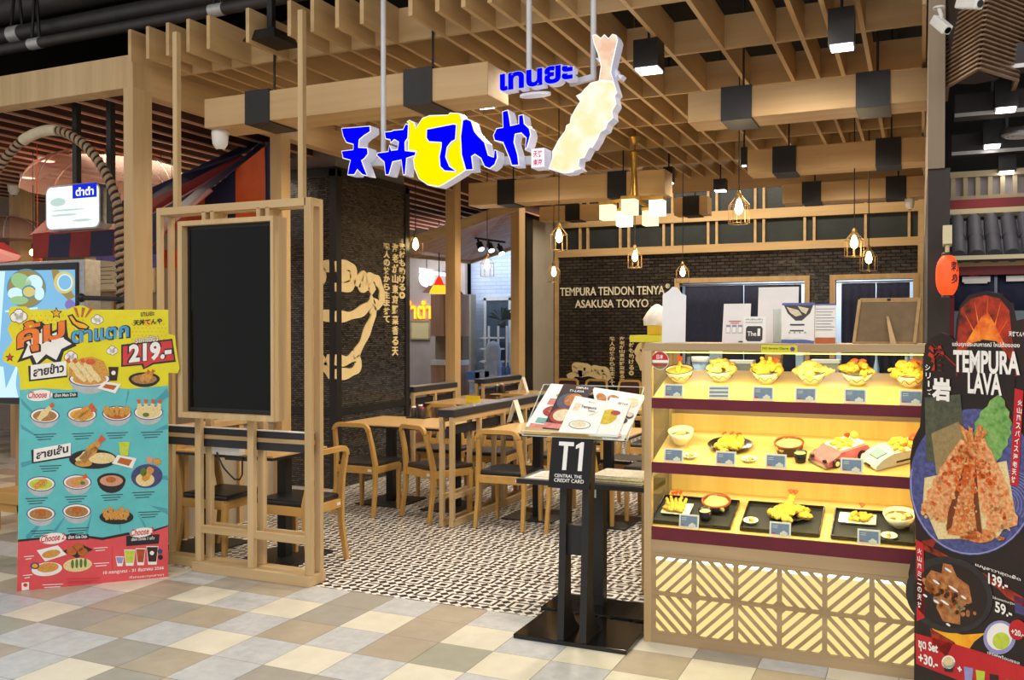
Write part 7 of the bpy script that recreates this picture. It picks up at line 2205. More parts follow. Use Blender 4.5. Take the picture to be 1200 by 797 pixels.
# striped market awning
mat('cloth_red', '#a23430', 0.6, noise=(6, '#8f2b28', 0.5)); mat('cloth_orange', '#e4632a', 0.5, noise=(6, '#d4551e', 0.5)); mat('cloth_navy', '#2b2c52', 0.55, noise=(6, '#232446', 0.5)); mat('cloth_purple', '#6c5aa0', 0.4, noise=(14, '#54448c', 0.5)); mat('cloth_brightred', '#d8302a', 0.55, noise=(6, '#c42620', 0.5))
aw = thing('market_awning', 'orange, red and navy striped market awning with a peaked gable end', 'awning', at_y(240, 300, 6.2))
def cloth(name, m, pts, par=None):
    mb = MB(); mb.add([at_y(x, y_, d) for x, y_, d in pts], [tuple(range(len(pts)))]); o = mb.build(name, m, par or aw)
    sd = o.modifiers.new('thickness', 'SOLIDIFY'); sd.thickness = .008
    return o
cloth('roof_stripe', 'cloth_navy', [(140, 238, 6.0), (210, 206, 6.3), (300, 164, 6.9), (312, 163, 6.9), (290, 178, 6.7), (225, 212, 6.3), (140, 252, 5.98)])
cloth('roof_stripe', 'cloth_red', [(140, 252, 5.97), (225, 212, 6.29), (283, 181, 6.69), (286, 185, 6.6), (232, 222, 6.2), (140, 274, 5.9)])
cloth('roof_stripe', 'cloth_navy', [(140, 274, 5.89), (232, 222, 6.19), (286, 185, 6.59), (312, 163, 6.88), (322, 165, 6.6), (300, 180, 6.4), (245, 222, 6.1), (150, 300, 5.75), (140, 300, 5.8)])
cloth('roof_stripe', 'cloth_red', [(150, 300, 5.74), (245, 222, 6.09), (250, 224, 6.0), (196, 270, 5.72), (172, 296, 5.7)])
for m_, x0, x1 in (('cloth_orange', 205, 240), ('cloth_navy', 240, 276), ('cloth_orange', 276, 311), ('cloth_navy', 311, 322)):
    zz = lambda x: 242 - (x - 222) * .80 if x < 311 else 171
    cloth('gable_stripe', m_, [(x0, 270, 6.3), (x1, 270, 6.3), (x1, max(zz(x1), 168), 6.3), (x0, zz(x0), 6.3)])
cloth('gable_end', 'cloth_navy', [(310, 166, 6.29), (323, 168, 6.5), (323, 268, 6.5), (312, 268, 6.29)])
for k, (m_, x0, x1) in enumerate((('cloth_red', 38, 58), ('cloth_navy', 58, 83), ('cloth_red', 83, 107), ('cloth_navy', 107, 134), ('cloth_red', 134, 141))):
    cloth('valance_panel', m_, [(x0 - (2 if k else 0), 302 - k * .6, 5.55), (x1 - 2, 302 - k * .6, 5.55), (x1, 272 - k, 5.62), (x0, 274 - k, 5.62)])
cloth('valance_roof', 'cloth_red', [(34, 276, 5.61), (141, 268, 5.61), (141, 246, 6.0), (60, 252, 6.0)])
cloth('ruffle', 'cloth_purple', [(112, 301, 5.53), (141, 299, 5.53), (141, 308, 5.53), (128, 306, 5.53), (114, 305, 5.53)])
cloth('valance_panel', 'cloth_navy', [(160, 300, 5.70), (184, 300, 5.70), (184, 262, 5.72), (160, 268, 5.72)]); cloth('ruffle', 'cloth_purple', [(160, 317, 5.69), (184, 313, 5.69), (184, 298, 5.69), (160, 298, 5.69)])
cloth('valance_panel', 'cloth_orange', [(186, 314, 5.9), (207, 314, 5.9), (207, 293, 5.9), (186, 293, 5.9)])
pr = thing('red_parasol', 'bright red parasol edge at the far left under the clear umbrella', 'parasol', at_y(0, 320, 5.3))
mb = MB()
tp = [at_y(x, y_, d) for x, y_, d in ((-30, 282, 5.4), (-60, 306, 5.0), (-2, 308, 5.0), (20, 305, 5.2), (26, 300, 5.45), (4, 284, 5.5))]
mb.add(tp, [(0, 1, 2), (0, 2, 3), (0, 3, 4), (0, 4, 5)], 0, False); o = mb.build('canopy', 'cloth_brightred', pr); o.modifiers.new('thickness', 'SOLIDIFY').thickness = .006
mb = MB(); c = at_y(-30, 282, 5.4); mb.tube([(c.x, c.y, 0), (c.x, c.y, c.z)], .02, 8); mb.build('pole', 'grey_metal', pr)
# lit menu board at the far left
lbx = thing('lit_menu_board', 'big backlit blue menu board with vegetables behind the yellow standee', 'menu board', at_y(40, 500, 4.95))
a, b = at_y(-60, 468, 4.95), at_y(99, 304, 4.95)
mb = MB(); mb.box(a.x, b.x, 4.95, 5.1, at_y(50, 476, 4.95).z, b.z); mb.build('cabinet', 'grey_metal', lbx, bevel=.005)
i0, i1 = at_y(-50, 466, 4.945), at_y(89, 312, 4.945)
mb = MB(); mb.box(i0.x - .03, i1.x + .02, 4.94, 4.95, i0.z - .03, i1.z + .03); bzl = mb.build('bezel', 'black_gloss', lbx)
for nm, c_, s_ in (('lit_blue', '#7fb4d8', .95), ('lit_pale', '#c4e2ee', 1.0), ('lit_green', '#9cc48c', .85), ('lit_bluegreen', '#5f93a8', .8), ('lit_yellow', '#d8c87a', .85), ('lit_violet', '#8a7ac0', .8), ('lit_brown', '#a89860', .7)): emat(nm, c_, s_)
lm = ['lit_blue', 'lit_pale', 'lit_green', 'lit_bluegreen', 'lit_yellow', 'lit_violet', 'lit_brown']; mb = MB()
def lp(pts, m_, l): mb.add([at_y(x, y_, 4.938 - .0008 * l) for x, y_ in pts], [tuple(range(len(pts)))], m_)
lp([(-50, 466), (88, 466), (88, 316), (-50, 318)], 0, 0); lp([(-50, 420), (4, 430), (8, 466), (-50, 466)], 1, 1); lp([(-50, 318), (6, 318), (0, 400), (-50, 400)], 1, 1)
lp(ell(31, 338, 23, 23, 30), 3, 1); lp(ell(31, 338, 21.5, 21.5, 30), 6, 2); lp(ell(25, 330, 13, 9, 20, rot=.5), 2, 3); lp(ell(40, 332, 10, 10, 20), 1, 3); lp(ell(18, 344, 9, 7, 20), 1, 3); lp(ell(22, 352, 11, 5, 18), 2, 4); lp(ell(34, 342, 8.5, 8, 20), 3, 4); lp(ell(34, 342, 7, 6, 20), 4, 5); lp(ell(46, 344, 6, 8, 18), 1, 4)
lp([(60, 316), (68, 316), (88, 348), (80, 352), (64, 336)], 6, 1); lp(ell(75, 331, 12, 13, 24), 4, 2); lp(ell(76, 331, 9, 10, 24), 1, 3); lp(ell(76, 331, 7.5, 8.5, 24), 0, 4); lp(ell(82, 357, 6, 6, 16), 5, 2)
for k in range(9): lp([(2 + k * 2.2, 466), (4 + k * 2.2, 466), (22 - k * .5, 426 + k * 3), (20 - k * .5, 426 + k * 3)], 1, 2)
lp([(6, 364), (44, 360), (44, 362), (6, 366)], 1, 1)
mb.build('lit_picture', lm, bzl)
# framed menus, rails and small lamps behind
mat('cream_print', '#efe3c6', 0.6, noise=(8, '#e4d6b4', 0.5))
def framed(px0, py0, px1, py1, y, label, lines=5, name='framed_menu', m='cream_print'):
    a, b = at_y(px0, py1, y), at_y(px1, py0, y)
    t = thing(name, label, 'framed print', ((a.x + b.x) / 2, y, a.z), 0)
    mb = MB(); mb.box(a.x, b.x, y, y + .02, a.z, b.z); mb.build('sheet', m, t)
    mb = MB()
    for p, q in (((a.x, a.z), (b.x, a.z)), ((b.x, a.z), (b.x, b.z)), ((b.x, b.z), (a.x, b.z)), ((a.x, b.z), (a.x, a.z))): mb.bar((p[0], y, p[1]), (q[0], y, q[1]), .025, .025)
    mb.build('frame', 'pale_oak_x', t)
    if lines:
        mb = MB()
        for i in range(lines):
            z = a.z + (b.z - a.z) * (.2 + .6 * i / lines); mb.box(a.x + .06, b.x - .08 - .03 * (i % 3), y - .002, y, z, z + .008)
        mb.build('printing', 'print_ink', t)
    return t
framed(100, 300, 139, 341, 8.97, 'cream framed menu behind the black rail left of the oak post')
framed(164, 311, 182, 342, 8.97, 'white framed price list right of the oak post', 9)
framed(99, 352, 132, 366, 8.97, 'floral framed panel under the cream menu', 0, 'floral_print', 'newsprint_grey')
mb = MB(); a, b = at_y(95, 349, 4.86), at_y(148, 350.5, 4.86); mb.tube([a, b], .018, 10)
o = thing('black_rail', 'short black rail with round ends between menu board and oak post', 'rail', (a + b) / 2)
mb.build('bar', 'black_metal', o)
for p in (a, b):
    mb = MB(); mb.ball(p, .035, 0, 2); mb.build('end_knob', 'black_metal', o)
def bulb(px, py, y, label, r=.035):
    c = at_y(px, py, y); t = thing('bare_bulb', label, 'bulb', c, 0, 'bare bulbs in the stall')
    mb = MB(); mb.ball((0, 0, 0), r, 0, 2); mb.build('bulb', 'bulb_glow', t, local=True)
    mb = MB(); mb.tube([(0, 0, r), (0, 0, r + .05)], r * .5, 8); mb.tube([(0, 0, r + .05), (0, 0, LZ0 + .2 - c.z)], .004, 5); mb.build('socket', 'black_metal', t, local=True)
bulb(39, 296, 6.0, 'bare glowing bulb right of the red parasol'); bulb(189, 352, 6.6, 'small bare bulb seen left of the screen frame', .02); bulb(202, 351, 6.6, 'small bare bulb seen between the frame posts', .02)
c = at_y(44, 304, 5.9); mb = MB(); mb.lathe([(.03, -.05), (.045, .03), (0, .03)], c, 14); mb.tube([c, (c.x, c.y, LZ0 + .2)], .004, 5); tag(mb.build('cup_lamp', 'cloth_orange'), 'small orange cup lamp hung below the bare bulb', 'lamp')
# bench at the far left
bn = thing('wooden_bench', 'varnished wooden bench at the left edge behind the standee', 'bench', at_y(5, 660, 4.75))
x0, x1 = -6.6, at_y(22, 600, 4.75).x; yb0 = 4.75
z = lambda py: at_y(15, py, yb0).z
for nm, bxx in (('back_panel', (x0, x1, yb0 + .36, yb0 + .40, z(575), z(518))), ('seat', (x0, x1, yb0, yb0 + .42, z(592), z(578))), ('apron', (x0, x1, yb0 + .02, yb0 + .05, z(602), z(592)))):
    mb = MB(); mb.box(*bxx); mb.build(nm, 'chair_wood_x', bn, bevel=.006)
for xx in (x0 + .03, x1 - .05):
    for yy in (yb0 + .02, yb0 + .36):
        mb = MB(); mb.box(xx, xx + .05, yy, yy + .04, 0, z(592)); mb.build('leg', 'chair_wood_z', bn, bevel=.004)
mb = MB(); mb.box(-7.0, at_y(24, 480, 5.3).x, 5.3, 5.7, 0, at_y(12, 472, 5.3).z); o = mb.build('counter_cabinet', 'pink_wood_z'); tag(o, 'low wooden counter cabinet beneath the lit menu board', 'cabinet')
# post with camera far left
a, b = at_y(11, 300, 7.6), at_y(24, 300, 7.6)
mb = MB(); mb.box(a.x, b.x, 7.6, 7.8, 0, LZ0 + .03); struct(mb, 'trim_11', 'pale_oak_z')
dome(16, 222, 7.5, 'white dome camera at the head of the far-left oak post', .07)
for px, py, w_ in ((55, 189, 'nearest of the three'), (33, 208.5, 'middle of the three'), (33, 264, 'lowest of the three')):
    p = at_z(px, py, LZ0 + .02) if py < 220 else at_y(px, py, 8.95)
    t = thing('stall_downlight', 'round lit downlight in the reddish stall ceiling, ' + w_, 'downlight', p, 0, 'stall ceiling downlights')
    mb = MB(); mb.lathe([(.085, .0), (.085, .2), (0, .2)], (0, 0, 0), 18); mb.build('rim', 'white_plastic', t, local=True)
    mb = MB(); mb.lathe([(0, -.002), (.07, -.002), (.07, 0.0)], (0, 0, 0), 18); mb.build('lens', 'cool_lamp', t, local=True)

# ================================================================== the place seen through the left opening
YF = 15.2
fx = lambda px, y=YF: at_y(px, 380, y).x
mb = MB(); mb.box(fx(552), -5.5, YF, YF + .1, 0, 4.0); struct(mb, 'wall_white_brick', 'white_brick_x' if 'white_brick_x' in MATS else brick_mat('white_brick_x', '#d3dbec', '#c8d2e6', '#bcc6da', 'x', 0.22, 0.07, 0.5, 0.06))
mb = MB(); mb.box(-13, fx(552), YF - .25, YF - .15, 0, 4.0); struct(mb, 'wall_stall_rear', 'pink_plaster')
# tall arched niche edge
mb = MB(); mb.box(fx(541, 14.8), fx(552, 14.8), 14.8, 15.0, 0, at_y(548, 345, 14.8).z); mb.box(fx(533, 14.8), fx(541, 14.8), 14.8, 15.0, at_y(538, 352, 14.8).z, at_y(538, 345, 14.8).z); struct(mb, 'trim_12', 'plaster')
# doorway in the white wall with shelves, plant and bottles
yd = YF - .02
ddoor = [(570.5, 598, 362, 470)]
mb = MB()
a, b = at_y(571, 460, yd), at_y(597, 352, yd)
for x0_, x1_, z0_, z1_ in ((a.x - .05, a.x, 0, b.z + .05), (b.x, b.x + .05, 0, b.z + .05), (a.x - .05, b.x + .05, b.z, b.z + .08)): mb.box(x0_, x1_, yd - .05, yd, z0_, z1_)
struct(mb, 'door_3', 'white_plastic')
mat('shutter_dark', '#4e5a68', 0.6, noise=(6, '#434e5b', 0.5))
mb = MB(); mb.box(a.x, b.x, yd - .03, yd - .01, 0, b.z); struct(mb, 'door_4', 'shutter_dark')
t = thing('display_shelf', 'white open shelf with dark goods in the doorway of the white brick wall', 'shelf', (a.x + .2, yd - .3, 0))
for pz in (397, 410, 425, 440):
    z_ = at_y(584, pz, yd - .3).z; mb = MB(); mb.box(a.x + .02, b.x - .05, yd - .35, yd - .1, z_, z_ + .03); mb.build('shelf_board', 'white_plastic', t)
for px in (573, 584, 594):
    x_ = fx(px, yd - .3); mb = MB(); mb.box(x_, x_ + .03, yd - .35, yd - .32, 0, at_y(584, 382, yd - .3).z); mb.build('upright', 'white_plastic', t)
t = thing('potted_palm', 'dark potted palm on the white shelf in the far doorway', 'plant', at_y(588, 384, yd - .25))
mat('palm_green', '#2c3d33', 0.6, noise=(20, '#223028', 0.5))
for i in range(9):
    a_ = PI * (.1 + .8 * i / 8); mb = MB(); L = .32
    mb.add([(0, 0, .12), (L * .55 * math.cos(a_) - .02, .0, .12 + L * .6 * math.sin(a_) + .04), (L * math.cos(a_), .02, .12 + L * .8 * math.sin(a_)), (L * .55 * math.cos(a_) + .02, 0, .12 + L * .6 * math.sin(a_) - .04)], [(0, 1, 2, 3)]); mb.build('frond', 'palm_green', t, local=True)
mb = MB(); mb.lathe([(.06, 0), (.08, .12), (0, .12)], (0, 0, 0), 14); mb.build('pot', 'charcoal', t, local=True)
# low counter with drinks station below the doorway
mat('bluish_white', '#d3def2', 0.4, noise=(8, '#a8bfe8', 0.5)); mat('bottle_blue', '#6f93d8', 0.25, noise=(12, '#5f83cc', 0.5))
cz = at_y(575, 446, 13.6).z
t = thing('drinks_counter', 'pale blue-white drinks counter beyond the left opening', 'counter', (fx(580, 13.8), 13.8, 0))
mb = MB(); mb.box(fx(550, 13.6), fx(612, 13.6), 13.6, 14.1, 0, cz - .03); mb.build('body', 'bluish_white', t)
mb = MB(); mb.box(fx(549, 13.58), fx(613, 13.58), 13.58, 14.12, cz - .03, cz); mb.build('worktop', 'white_plastic', t)
t = thing('water_dispenser', 'white water dispenser with a clear dome on the drinks counter', 'dispenser', (fx(578, 13.75), 13.75, cz))
mb = MB(); mb.box(-.12, .12, -.1, .1, 0, .32); mb.build('base', 'bluish_white', t, local=True, bevel=.01)
mb = MB(); mb.lathe([(.12, .32), (.13, .5), (.1, .62), (0, .66)], (0, 0, 0), 18); mb.build('tank', 'bluish_white', t, local=True)
for i, px in enumerate((590, 595, 600, 605)):
    t = thing('water_bottle', ('first', 'second', 'third', 'fourth')[i] + ' blue-tinted water bottle from the left beside the dispenser', 'bottle', (fx(px, 13.75), 13.75, cz), 0, 'water bottles on the drinks counter')
    mb = MB(); mb.lathe([(.035, 0), (.035, .2), (.014, .26), (.014, .3)], (0, 0, 0), 12); mb.build('bottle_body', 'bottle_blue', t, local=True)
    mb = MB(); mb.lathe([(.017, .3), (.017, .33), (0, .33)], (0, 0, 0), 10); mb.build('cap', 'white_plastic', t, local=True)
for i, px in enumerate((557, 568)):
    mb = MB(); c = fx(px, 13.75); mb.box(c - .14, c + .14, 13.65, 13.9, cz, cz + .14 + .02 * i); tag(mb.build('storage_crate', 'bottle_blue' if i == 0 else 'bluish_white', bevel=.01), ('blue crate at the left end of the drinks counter', 'pale crate left of the water dispenser')[i], 'crate')
# tall oak cabinet and its neighbours
cb = thing('tall_cabinet', 'pale oak wall cabinet with an open niche beyond the left opening', 'cabinet', (fx(520, 13.6), 13.6, 0))
yk = 13.6; X0, X1 = fx(505, yk), fx(537, yk); zz = lambda py: at_y(515, py, yk).z
for nm, m_, z0_, z1_, d_ in (('upper_door', 'pink_wood_z', zz(394), zz(345), 0), ('niche', 'brown_wall', zz(422), zz(394), .15), ('lower_door', 'pink_wood_z', 0, zz(428), 0), ('worktop', 'white_plastic', zz(428), zz(422), -.02)):
    mb = MB()
    if nm.endswith('door'):
        xm = (X0 + X1) / 2
        mb.box(X0, xm - .006, yk, yk + .4, z0_, z1_); mb.build(nm, m_, cb); mb = MB(); mb.box(xm + .006, X1, yk, yk + .4, z0_, z1_); mb.build(nm, m_, cb)
    else: mb.box(X0, X1, yk + d_, yk + .4, z0_, z1_); mb.build(nm, m_, cb)
framed(482, 376, 503, 397, 14.92, 'small brown framed picture on the pink wall left of the tall cabinet', 0, 'framed_picture', 'p_rice')
# neon lettering and lamps there
emat('neon_orange', '#ff8a1e', 2.2); emat('neon_yellow', '#ffd53a', 2.0); emat('globe_white', '#ffffff', 1.6); emat('shade_red', '#f0361e', .9); emat('shade_yellow', '#ffb52a', 1.3)
a, b = at_y(477, 374, 14.92), at_y(505, 352, 14.92)
mb = MB(); mb.glyphs('ำตำ', (a.x, 14.94, a.z), (1, 0, 0), (0, 0, 1), b.x - a.x, b.z - a.z, .03, 0, .03); nb = thing('neon_sign', 'glowing orange neon lettering on the pink wall beyond the left opening', 'neon sign', a); tb = mb.build('tube_back', 'neon_orange', nb)
mb = MB(); mb.glyphs('ำตำ', (a.x + .01, 14.905, a.z + .01), (1, 0, 0), (0, 0, 1), b.x - a.x - .02, b.z - a.z - .02, 0, 0, -.01); mb.build('tube_core', 'neon_yellow', tb)
c = at_y(500, 326, 14.87); t = thing('globe_sign', 'round white lit globe above the neon lettering', 'globe lamp', c); mb = MB(); mb.ball((0, 0, 0), .165, 0, 3, (1, .4, 1)); mb.build('globe', 'globe_white', t, local=True); mb = MB(); mb.tube([(0, .0, .16), (0, .0, 1.5)], .008, 6); mb.build('cord', 'black_metal', t, local=True)
a, b = at_y(492, 318, 13.9), at_y(523, 322, 13.9); t = thing('tube_light', 'bright white tube light under the wooden canopy', 'tube light', (a + b) / 2); mb = MB(); mb.bar(a, b, .05, .06); mb.build('tube', 'globe_white', t); mb = MB(); mb.bar(a + Vector((0, 0, .05)), b + Vector((0, 0, .05)), .07, .03); mb.build('housing', 'white_plastic', t); mb = MB(); mb.tube([b, b + Vector((0, 0, .7))], .01, 6); mb.build('hanger', 'black_metal', t)
c = at_y(514.5, 344, 12.6); t = thing('bell_pendant', 'red and yellow bell-shaped pendant lamp beyond the left opening', 'pendant lamp', c)
mb = MB(); mb.lathe([(.155, 0), (.14, .05), (.10, .12), (.06, .16)], (0, 0, 0), 20); mb.build('lower_shade', 'shade_yellow', t, local=True); mb = MB(); mb.lathe([(.10, .115), (.065, .17), (.035, .24), (0.01, .27)], (0, 0, 0), 18); mb.build('upper_shade', 'shade_red', t, local=True); mb = MB(); mb.tube([(0, 0, .27), (0, 0, 1.9)], .008, 6); mb.build('cord', 'black_metal', t, local=True)
# straw fringe canopy over the cabinet
mat('straw', '#8a5c3c', 0.8, noise=(40, '#6e4630', 0.5))
c = at_y(516, 352, 13.75); c.z = at_y(515, 345, 13.6).z + .14; t = thing('straw_fringe', 'brown straw fringe over the tall oak cabinet', 'fringe', c)
mb = MB(); mb.hexa([(-.3, -.1, -.1), (.4, -.1, -.14), (.4, .1, -.14), (-.3, .1, -.1)], [(-.2, -.05, .02), (.3, -.05, .0), (.3, .05, .0), (-.2, .05, .02)]); mb.build('fringe', 'straw', t, local=True)
# wooden canopy with track lights
A, B, C, D, E = at_y(466, 292, 11.0), at_y(606, 243, 11.6), at_y(606, 288, 14.4), at_y(551, 306.5, 14.4), at_y(466, 298, 13.0)
t = thing('wooden_canopy', 'sloping plank-lined wooden canopy beyond the left opening', 'canopy', (B + D) / 2)
for nm, pts, m_ in (('plank_lining', (A, B, C, D, E), 'pink_wood_x'),):
    mb = MB(); up_ = Vector((0, 0, .03)); n = len(pts); mb.add(list(pts) + [p + up_ for p in pts], [tuple(range(n)), tuple(range(2 * n - 1, n - 1, -1))] + [(i, (i + 1) % n, n + (i + 1) % n, n + i) for i in range(n)]); mb.build(nm, m_, t)
for p, q in ((A, B), (D, C), (E, D)):
    mb = MB(); mb.bar(p + Vector((0, 0, .03)), q + Vector((0, 0, .03)), .06, .14); mb.build('edge_board', 'pale_oak_x', t)
p, q = at_y(540, 271, 12.8), at_y(606, 289, 12.8)
t = thing('track_light', 'black track with three lit spot heads under the wooden canopy', 'track light', (p + q) / 2)
a, b = at_y(557, 279, 12.6), at_y(592, 284, 12.6); mb = MB(); mb.bar(a, b, .04, .03); mb.build('track', 'black_metal', t)
for px, py in ((564, 292), (576, 293.5), (588, 297)):
    e = at_y(px, py, 12.55); s_ = at_y(px - 4, py - 11, 12.6); mb = MB(); mb.tube([s_, s_.lerp(e, .4)], .02, 8); mb.tube([s_.lerp(e, .35), e], .05, 12); h = mb.build('spot_head', 'black_metal', t)
    mb = MB(); d_ = (e - s_).normalized(); mb.tube([e, e + d_ * .01], .045, 12); mb.build('lens', 'cool_lamp', h)

# ================================================================== the neighbour on the right
mat('roof_tile', '#44444e', 0.7, noise=(10, '#3c3c46', 0.5)); mat('deep_red', '#7c1620', 0.5, noise=(10, '#6c1019', 0.5)); mat('cream_rail', '#d8cba4', 0.55, noise=(14, '#c9bb92', 0.5), grain='x')
mat('pale_pane', '#b9b4bc', 0.5, noise=(6, '#aaa5ae', 0.5))
RX0, RX1 = .14, 2.4; RY = 5.6
rz = lambda py, y=RY: at_y(1150, py, y).z
mb = MB(); mb.box(RX0, RX1, RY + .5, RY + .6, rz(236, RY + .5), rz(203, RY + .5)); struct(mb, 'wall_right_shop', 'pale_pane')
mb = MB()
for k in range(16):
    x = at_y(1117 + k * 14.5, 215, RY + .46).x; mb.box(x - .012, x + .012, RY + .46, RY + .5, rz(234, RY + .46), rz(203, RY + .46))
for py in (203, 232): z_ = rz(py, RY + .46); mb.box(RX0, RX1, RY + .45, RY + .5, z_ - .02, z_ + .015)
struct(mb, 'trim_13', 'cream_rail')
mb = MB(); mb.box(RX0, RX1, RY + .35, RY + .5, rz(244, RY + .35), rz(233, RY + .35)); struct(mb, 'trim_14', 'deep_red')
mb = MB(); mb.box(RX0, RX1, RY + .3, RY + .5, rz(250, RY + .3), rz(244, RY + .3)); struct(mb, 'trim_15', 'cream_rail')
# tiled canopy
tc = thing('tiled_canopy', 'small canopy of grey-blue barrel roof tiles over the right-hand shop front', 'canopy', (1.0, RY, rz(300)))
for row in range(2):
    y0_, y1_ = RY + .28 - row * .16, RY + .10 - row * .16
    z0_, z1_ = at_y(1150, 252 + row * 20, y0_).z, at_y(1150, 276 + row * 20, y1_).z
    mb = MB(); mb.hexa([(RX0 - .08, y0_, z0_ - .05), (RX1, y0_, z0_ - .05), (RX1, y1_, z1_ - .05), (RX0 - .08, y1_, z1_ - .05)], [(RX0 - .08, y0_, z0_ - .03), (RX1, y0_, z0_ - .03), (RX1, y1_, z1_ - .03), (RX0 - .08, y1_, z1_ - .03)]); mb.build('tile_bed', 'roof_tile', tc)
    for k in range(19):
        x = at_y(1102.5 + k * 20.8, 275, RY).x
        if x > RX1: break
        mb = MB(); mb.tube([(x, y0_, z0_ - .02), (x, y1_, z1_ - .02)], [.035, .042], 12); mb.build('barrel_tile', 'roof_tile', tc)
mb = MB(); mb.box(RX0 - .06, RX1, RY - .08, RY + .2, rz(304, RY - .08), rz(299, RY - .08)); mb.build('eave_board', 'cream_rail', tc)
mb = MB(); mb.box(RX0 + .02, RX1, RY, RY + .1, rz(312), rz(304)); struct(mb, 'trim_16', 'oak_x')
mb = MB(); mb.box(RX0 + .02, RX1, RY + .01, RY + .1, rz(322), rz(312)); struct(mb, 'trim_17', 'deep_red')
mb = MB(); mb.box(at_y(1111, 400, RY + .05).x, at_y(1118, 400, RY + .05).x, RY + .03, RY + .12, 0, rz(322)); struct(mb, 'trim_18', 'deep_red')
# navy shop curtain with red Z
nr = thing('shop_curtain', 'dark navy shop curtain with a red brushed letter at the right edge', 'curtain', (.8, RY + .06, rz(360)))
for k in range(6):
    x0_, x1_ = at_y(1118 + k * 51, 350, RY + .06).x, at_y(1165 + k * 51, 350, RY + .06).x
    mb = MB(); vs = []
    for j in range(2):
        for i in range(9): vs.append((x0_ + (x1_ - x0_) * i / 8, RY + .06 + .006 * math.sin(i * 1.3), (rz(364), rz(322))[j]))
    mb.add(vs, [(i, i + 1, 10 + i, 9 + i) for i in range(8)], 0, True); o = mb.build('cloth_panel', 'noren_navy', nr); o.modifiers.new('thickness', 'SOLIDIFY').thickness = .004
    mb = MB(); mb.box(x0_ + .04, x1_ - .02, RY + .04, RY + .05, rz(330), rz(323.5)); mb.build('white_loop', 'white_paper', o)
mat('z_paint', '#c8342c', .6)
mb = MB(); yz = RY + .045
def zp(pts): mb.add([at_y(x, y_, yz) for x, y_ in pts], [tuple(range(len(pts)))], 0)
zp([(1132, 313 + 0), (1149, 312), (1151, 316), (1140, 327), (1155, 326), (1151, 329), (1131, 330), (1130, 327), (1142, 315), (1134, 317)]); mb.v = [Vector((p.x, p.y, p.z - 0.0)) for p in mb.v]
for i in range(len(mb.v)): mb.v[i].z -= (rz(322) - rz(324.5))
mb.build('red_letter', 'z_paint', nr)
mb = MB(); a, b = at_y(1130, 332.5, yz), at_y(1157, 330, yz)
mb.box(a.x, b.x, yz - .002, yz, a.z, a.z + .012); mb.build('caption_bar', 'white_paper', nr)
# lit counter front behind
mat('cool_grey', '#a9b2bd', .4, noise=(4, '#98a2ae', .5)); mb = MB(); mb.box(RX0, RX1, 6.6, 6.7, 0, rz(325, 6.6)); struct(mb, 'wall_right_shop_rear', 'cool_grey')
light('right_shop_light', 'AREA', (1.2, 6.2, 2.35), 10, (.9, .95, 1), 1.2, .3)
# red paper lantern
LY = 4.85; c = at_y(1110, 323, LY); R = (at_y(1123.5, 323, LY).x - at_y(1096.5, 323, LY).x) / 2; Hh = (at_y(1110, 300, LY).z - at_y(1110, 347, LY).z) / 2
t = thing('paper_lantern', 'glowing red-orange paper lantern with black characters at the dark corner', 'lantern', (c.x, LY, c.z - Hh))
m = bpy.data.materials.new('lantern_glow'); m.use_nodes = True; MATS['lantern_glow'] = m
b_ = m.node_tree.nodes['Principled BSDF']; b_.inputs['Base Color'].default_value = rgb('#e84a1c'); b_.inputs['Emission Color'].default_value = rgb('#ff4a16'); b_.inputs['Emission Strength'].default_value = .75; b_.inputs['Roughness'].default_value = .5
prof = []
for k in range(25):
    t_ = -1 + 2 * k / 24; rr_ = R * (1 - abs(t_) ** 3.2 * .55) * (1 + .012 * math.cos(k * PI)); prof.append((rr_, Hh + t_ * Hh))
mb = MB(); mb.lathe(prof, (0, 0, 0), 24); body_ = mb.build('paper_body', 'lantern_glow', t, local=True)
for z_ in (-.012, 2 * Hh): mb = MB(); mb.lathe([(R * .5, z_), (R * .5, z_ + .014), (0, z_ + .014)], (0, 0, 0), 18); mb.build('end_ring', 'black_metal', t, local=True)
mb = MB(); mb.tube([(0, 0, 2 * Hh + .01), (0, 0, 2 * Hh + .05)], .01, 6); mb.bar((0, 0, 2 * Hh + .05), (0, 0.02, 2 * Hh + .14), .04, .05); mb.bar((0, 0.0, 2 * Hh + .13), (0, RY - .08 - LY, 2 * Hh + .13), .03, .03); mb.build('hanger', 'cream_rail', t, local=True)
mb = MB()
for i, ch in enumerate('刺身'):
    gv, gf = glyph_mesh(ch, .03, 0); X0 = min(p[0] for p in gv); X1 = max(p[0] for p in gv); Y0 = min(p[1] for p in gv); Y1 = max(p[1] for p in gv)
    vs = []
    for p in gv:
        a_ = -PI / 2 + (.30 + (p[0] - X0) / (X1 - X0) * .80) ; z_ = Hh * 1.18 - i * Hh * .62 + (p[1] - Y0) / (Y1 - Y0) * Hh * .52
        vs.append((R * 1.022 * math.cos(a_), R * 1.022 * math.sin(a_), z_))
    mb.add(vs, gf, 0)
mb.build('characters', 'ink', body_, local=True)
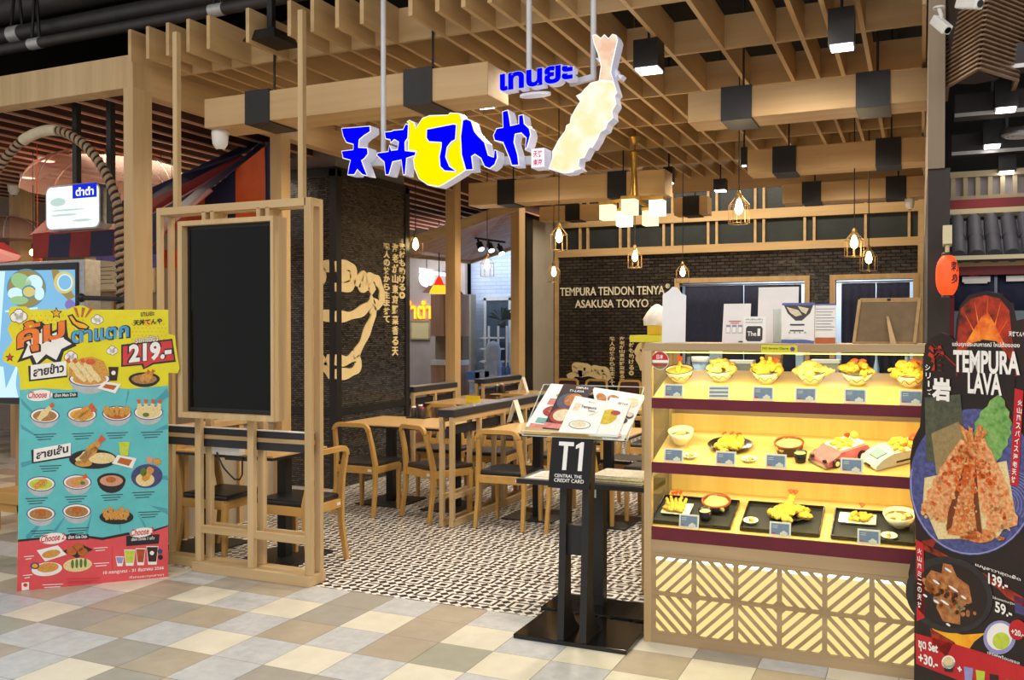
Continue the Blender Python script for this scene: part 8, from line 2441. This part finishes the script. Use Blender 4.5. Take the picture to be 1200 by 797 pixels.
# dark ceiling of the right-hand shop: beams, black box lights, round diffuser
mb = MB(); mb.box(.16, 2.6, 4.9, 9.5, 3.55, 3.6); struct(mb, 'ceiling_right', 'ceiling_black')
mb = MB(); mb.box(.14, 3.2, 7.4, 7.5, 1.9, 3.7); struct(mb, 'wall_right_shop_upper', 'dark_wall')
mb = MB(); mb.box(2.6, 2.7, 4.9, 7.5, 0, 3.7); struct(mb, 'wall_right_shop_side', 'dark_wall')
mat('grey_beam', '#3c3a3b', 0.6, noise=(6, '#333132', 0.5))
for i, (py, y) in enumerate(((84, 5.0), (135, 5.4), (180, 5.9))):
    a = at_y(1150, py, y); mb = MB(); mb.box(.16, 2.6, y, y + .12, a.z, a.z + .12); struct(mb, 'beam_%d' % (i + 1), 'grey_beam')
    mb = MB(); mb.box(.16, 2.6, y - .004, y, a.z, a.z + .02); struct(mb, 'trim_%d' % (19 + i), 'silver_pipe')
for a in ((1166, 1194, 90, 129, 5.25, 'black box downlight in the dark right-hand ceiling, nearest', 6), (1152, 1175, 141, 172, 5.75, 'black box downlight in the dark right-hand ceiling, middle', 4), (1170, 1191, 180, 203, 5.98, 'black box downlight in the dark right-hand ceiling, farthest', 0)): boxlight(*a)
c = at_y(1197, 158, 5.7); t = thing('ceiling_diffuser', 'round grey air diffuser in the dark right-hand ceiling', 'diffuser', c)
mb = MB(); mb.lathe([(.1, .0), (.1, .03), (0, .03)], (0, 0, 0), 24); mb.build('plate', 'grey_metal', t, local=True)
mb = MB()
for r_ in (.08, .055, .03): mb.tube([(r_ * math.cos(2 * PI * i / 20), r_ * math.sin(2 * PI * i / 20), -.004) for i in range(20)], .006, 6, closed=True)
mb.build('vane_ring', 'white_plastic', t, local=True)
# slatted wooden cone lamp at top right
tip = at_y(1147, 80, 4.75)
cn = thing('slatted_pendant', 'big inverted pyramid of thin brown wooden slats hanging at the top right', 'pendant', tip)
mat('cone_slat', '#9a7a5c', 0.55, noise=(14, '#866850', 0.5))
mat('cone_dark', '#3a2c24', 0.8, noise=(10, '#30241d', 0.5))
k_ = (tip.z - EYE)
for i in range(26):
    z_ = tip.z + i * .022
    f = at_y(1147 + i * .62, 80 - i * 3.9, 4.75)
    l_ = at_y(1110 + i * .15, 66 - i * 3.6, 5.05); r_ = at_y(1192 + i * .6, 62 - i * 3.4, 5.05)
    f.z = l_.z = r_.z = z_
    mb = MB(); mb.bar(f, l_, .02, .009); mb.bar(f, r_, .02, .009); mb.bar(l_, l_ + Vector((0, .3, 0)), .02, .009); mb.bar(r_, r_ + Vector((0, .3, 0)), .02, .009)
    mb.build('slat_ring', 'cone_slat', cn)
mb = MB(); top = tip.z + .6
mb.hexa([(tip.x, tip.y + .03, tip.z), (tip.x + .1, tip.y + .25, tip.z), (tip.x, tip.y + .3, tip.z), (tip.x - .1, tip.y + .25, tip.z)], [(tip.x + .03, tip.y + .05, top), (tip.x + .18, tip.y + .28, top), (tip.x, tip.y + .6, top), (tip.x - .16, tip.y + .28, top)]); mb.build('inner_frame', 'cone_dark', cn)
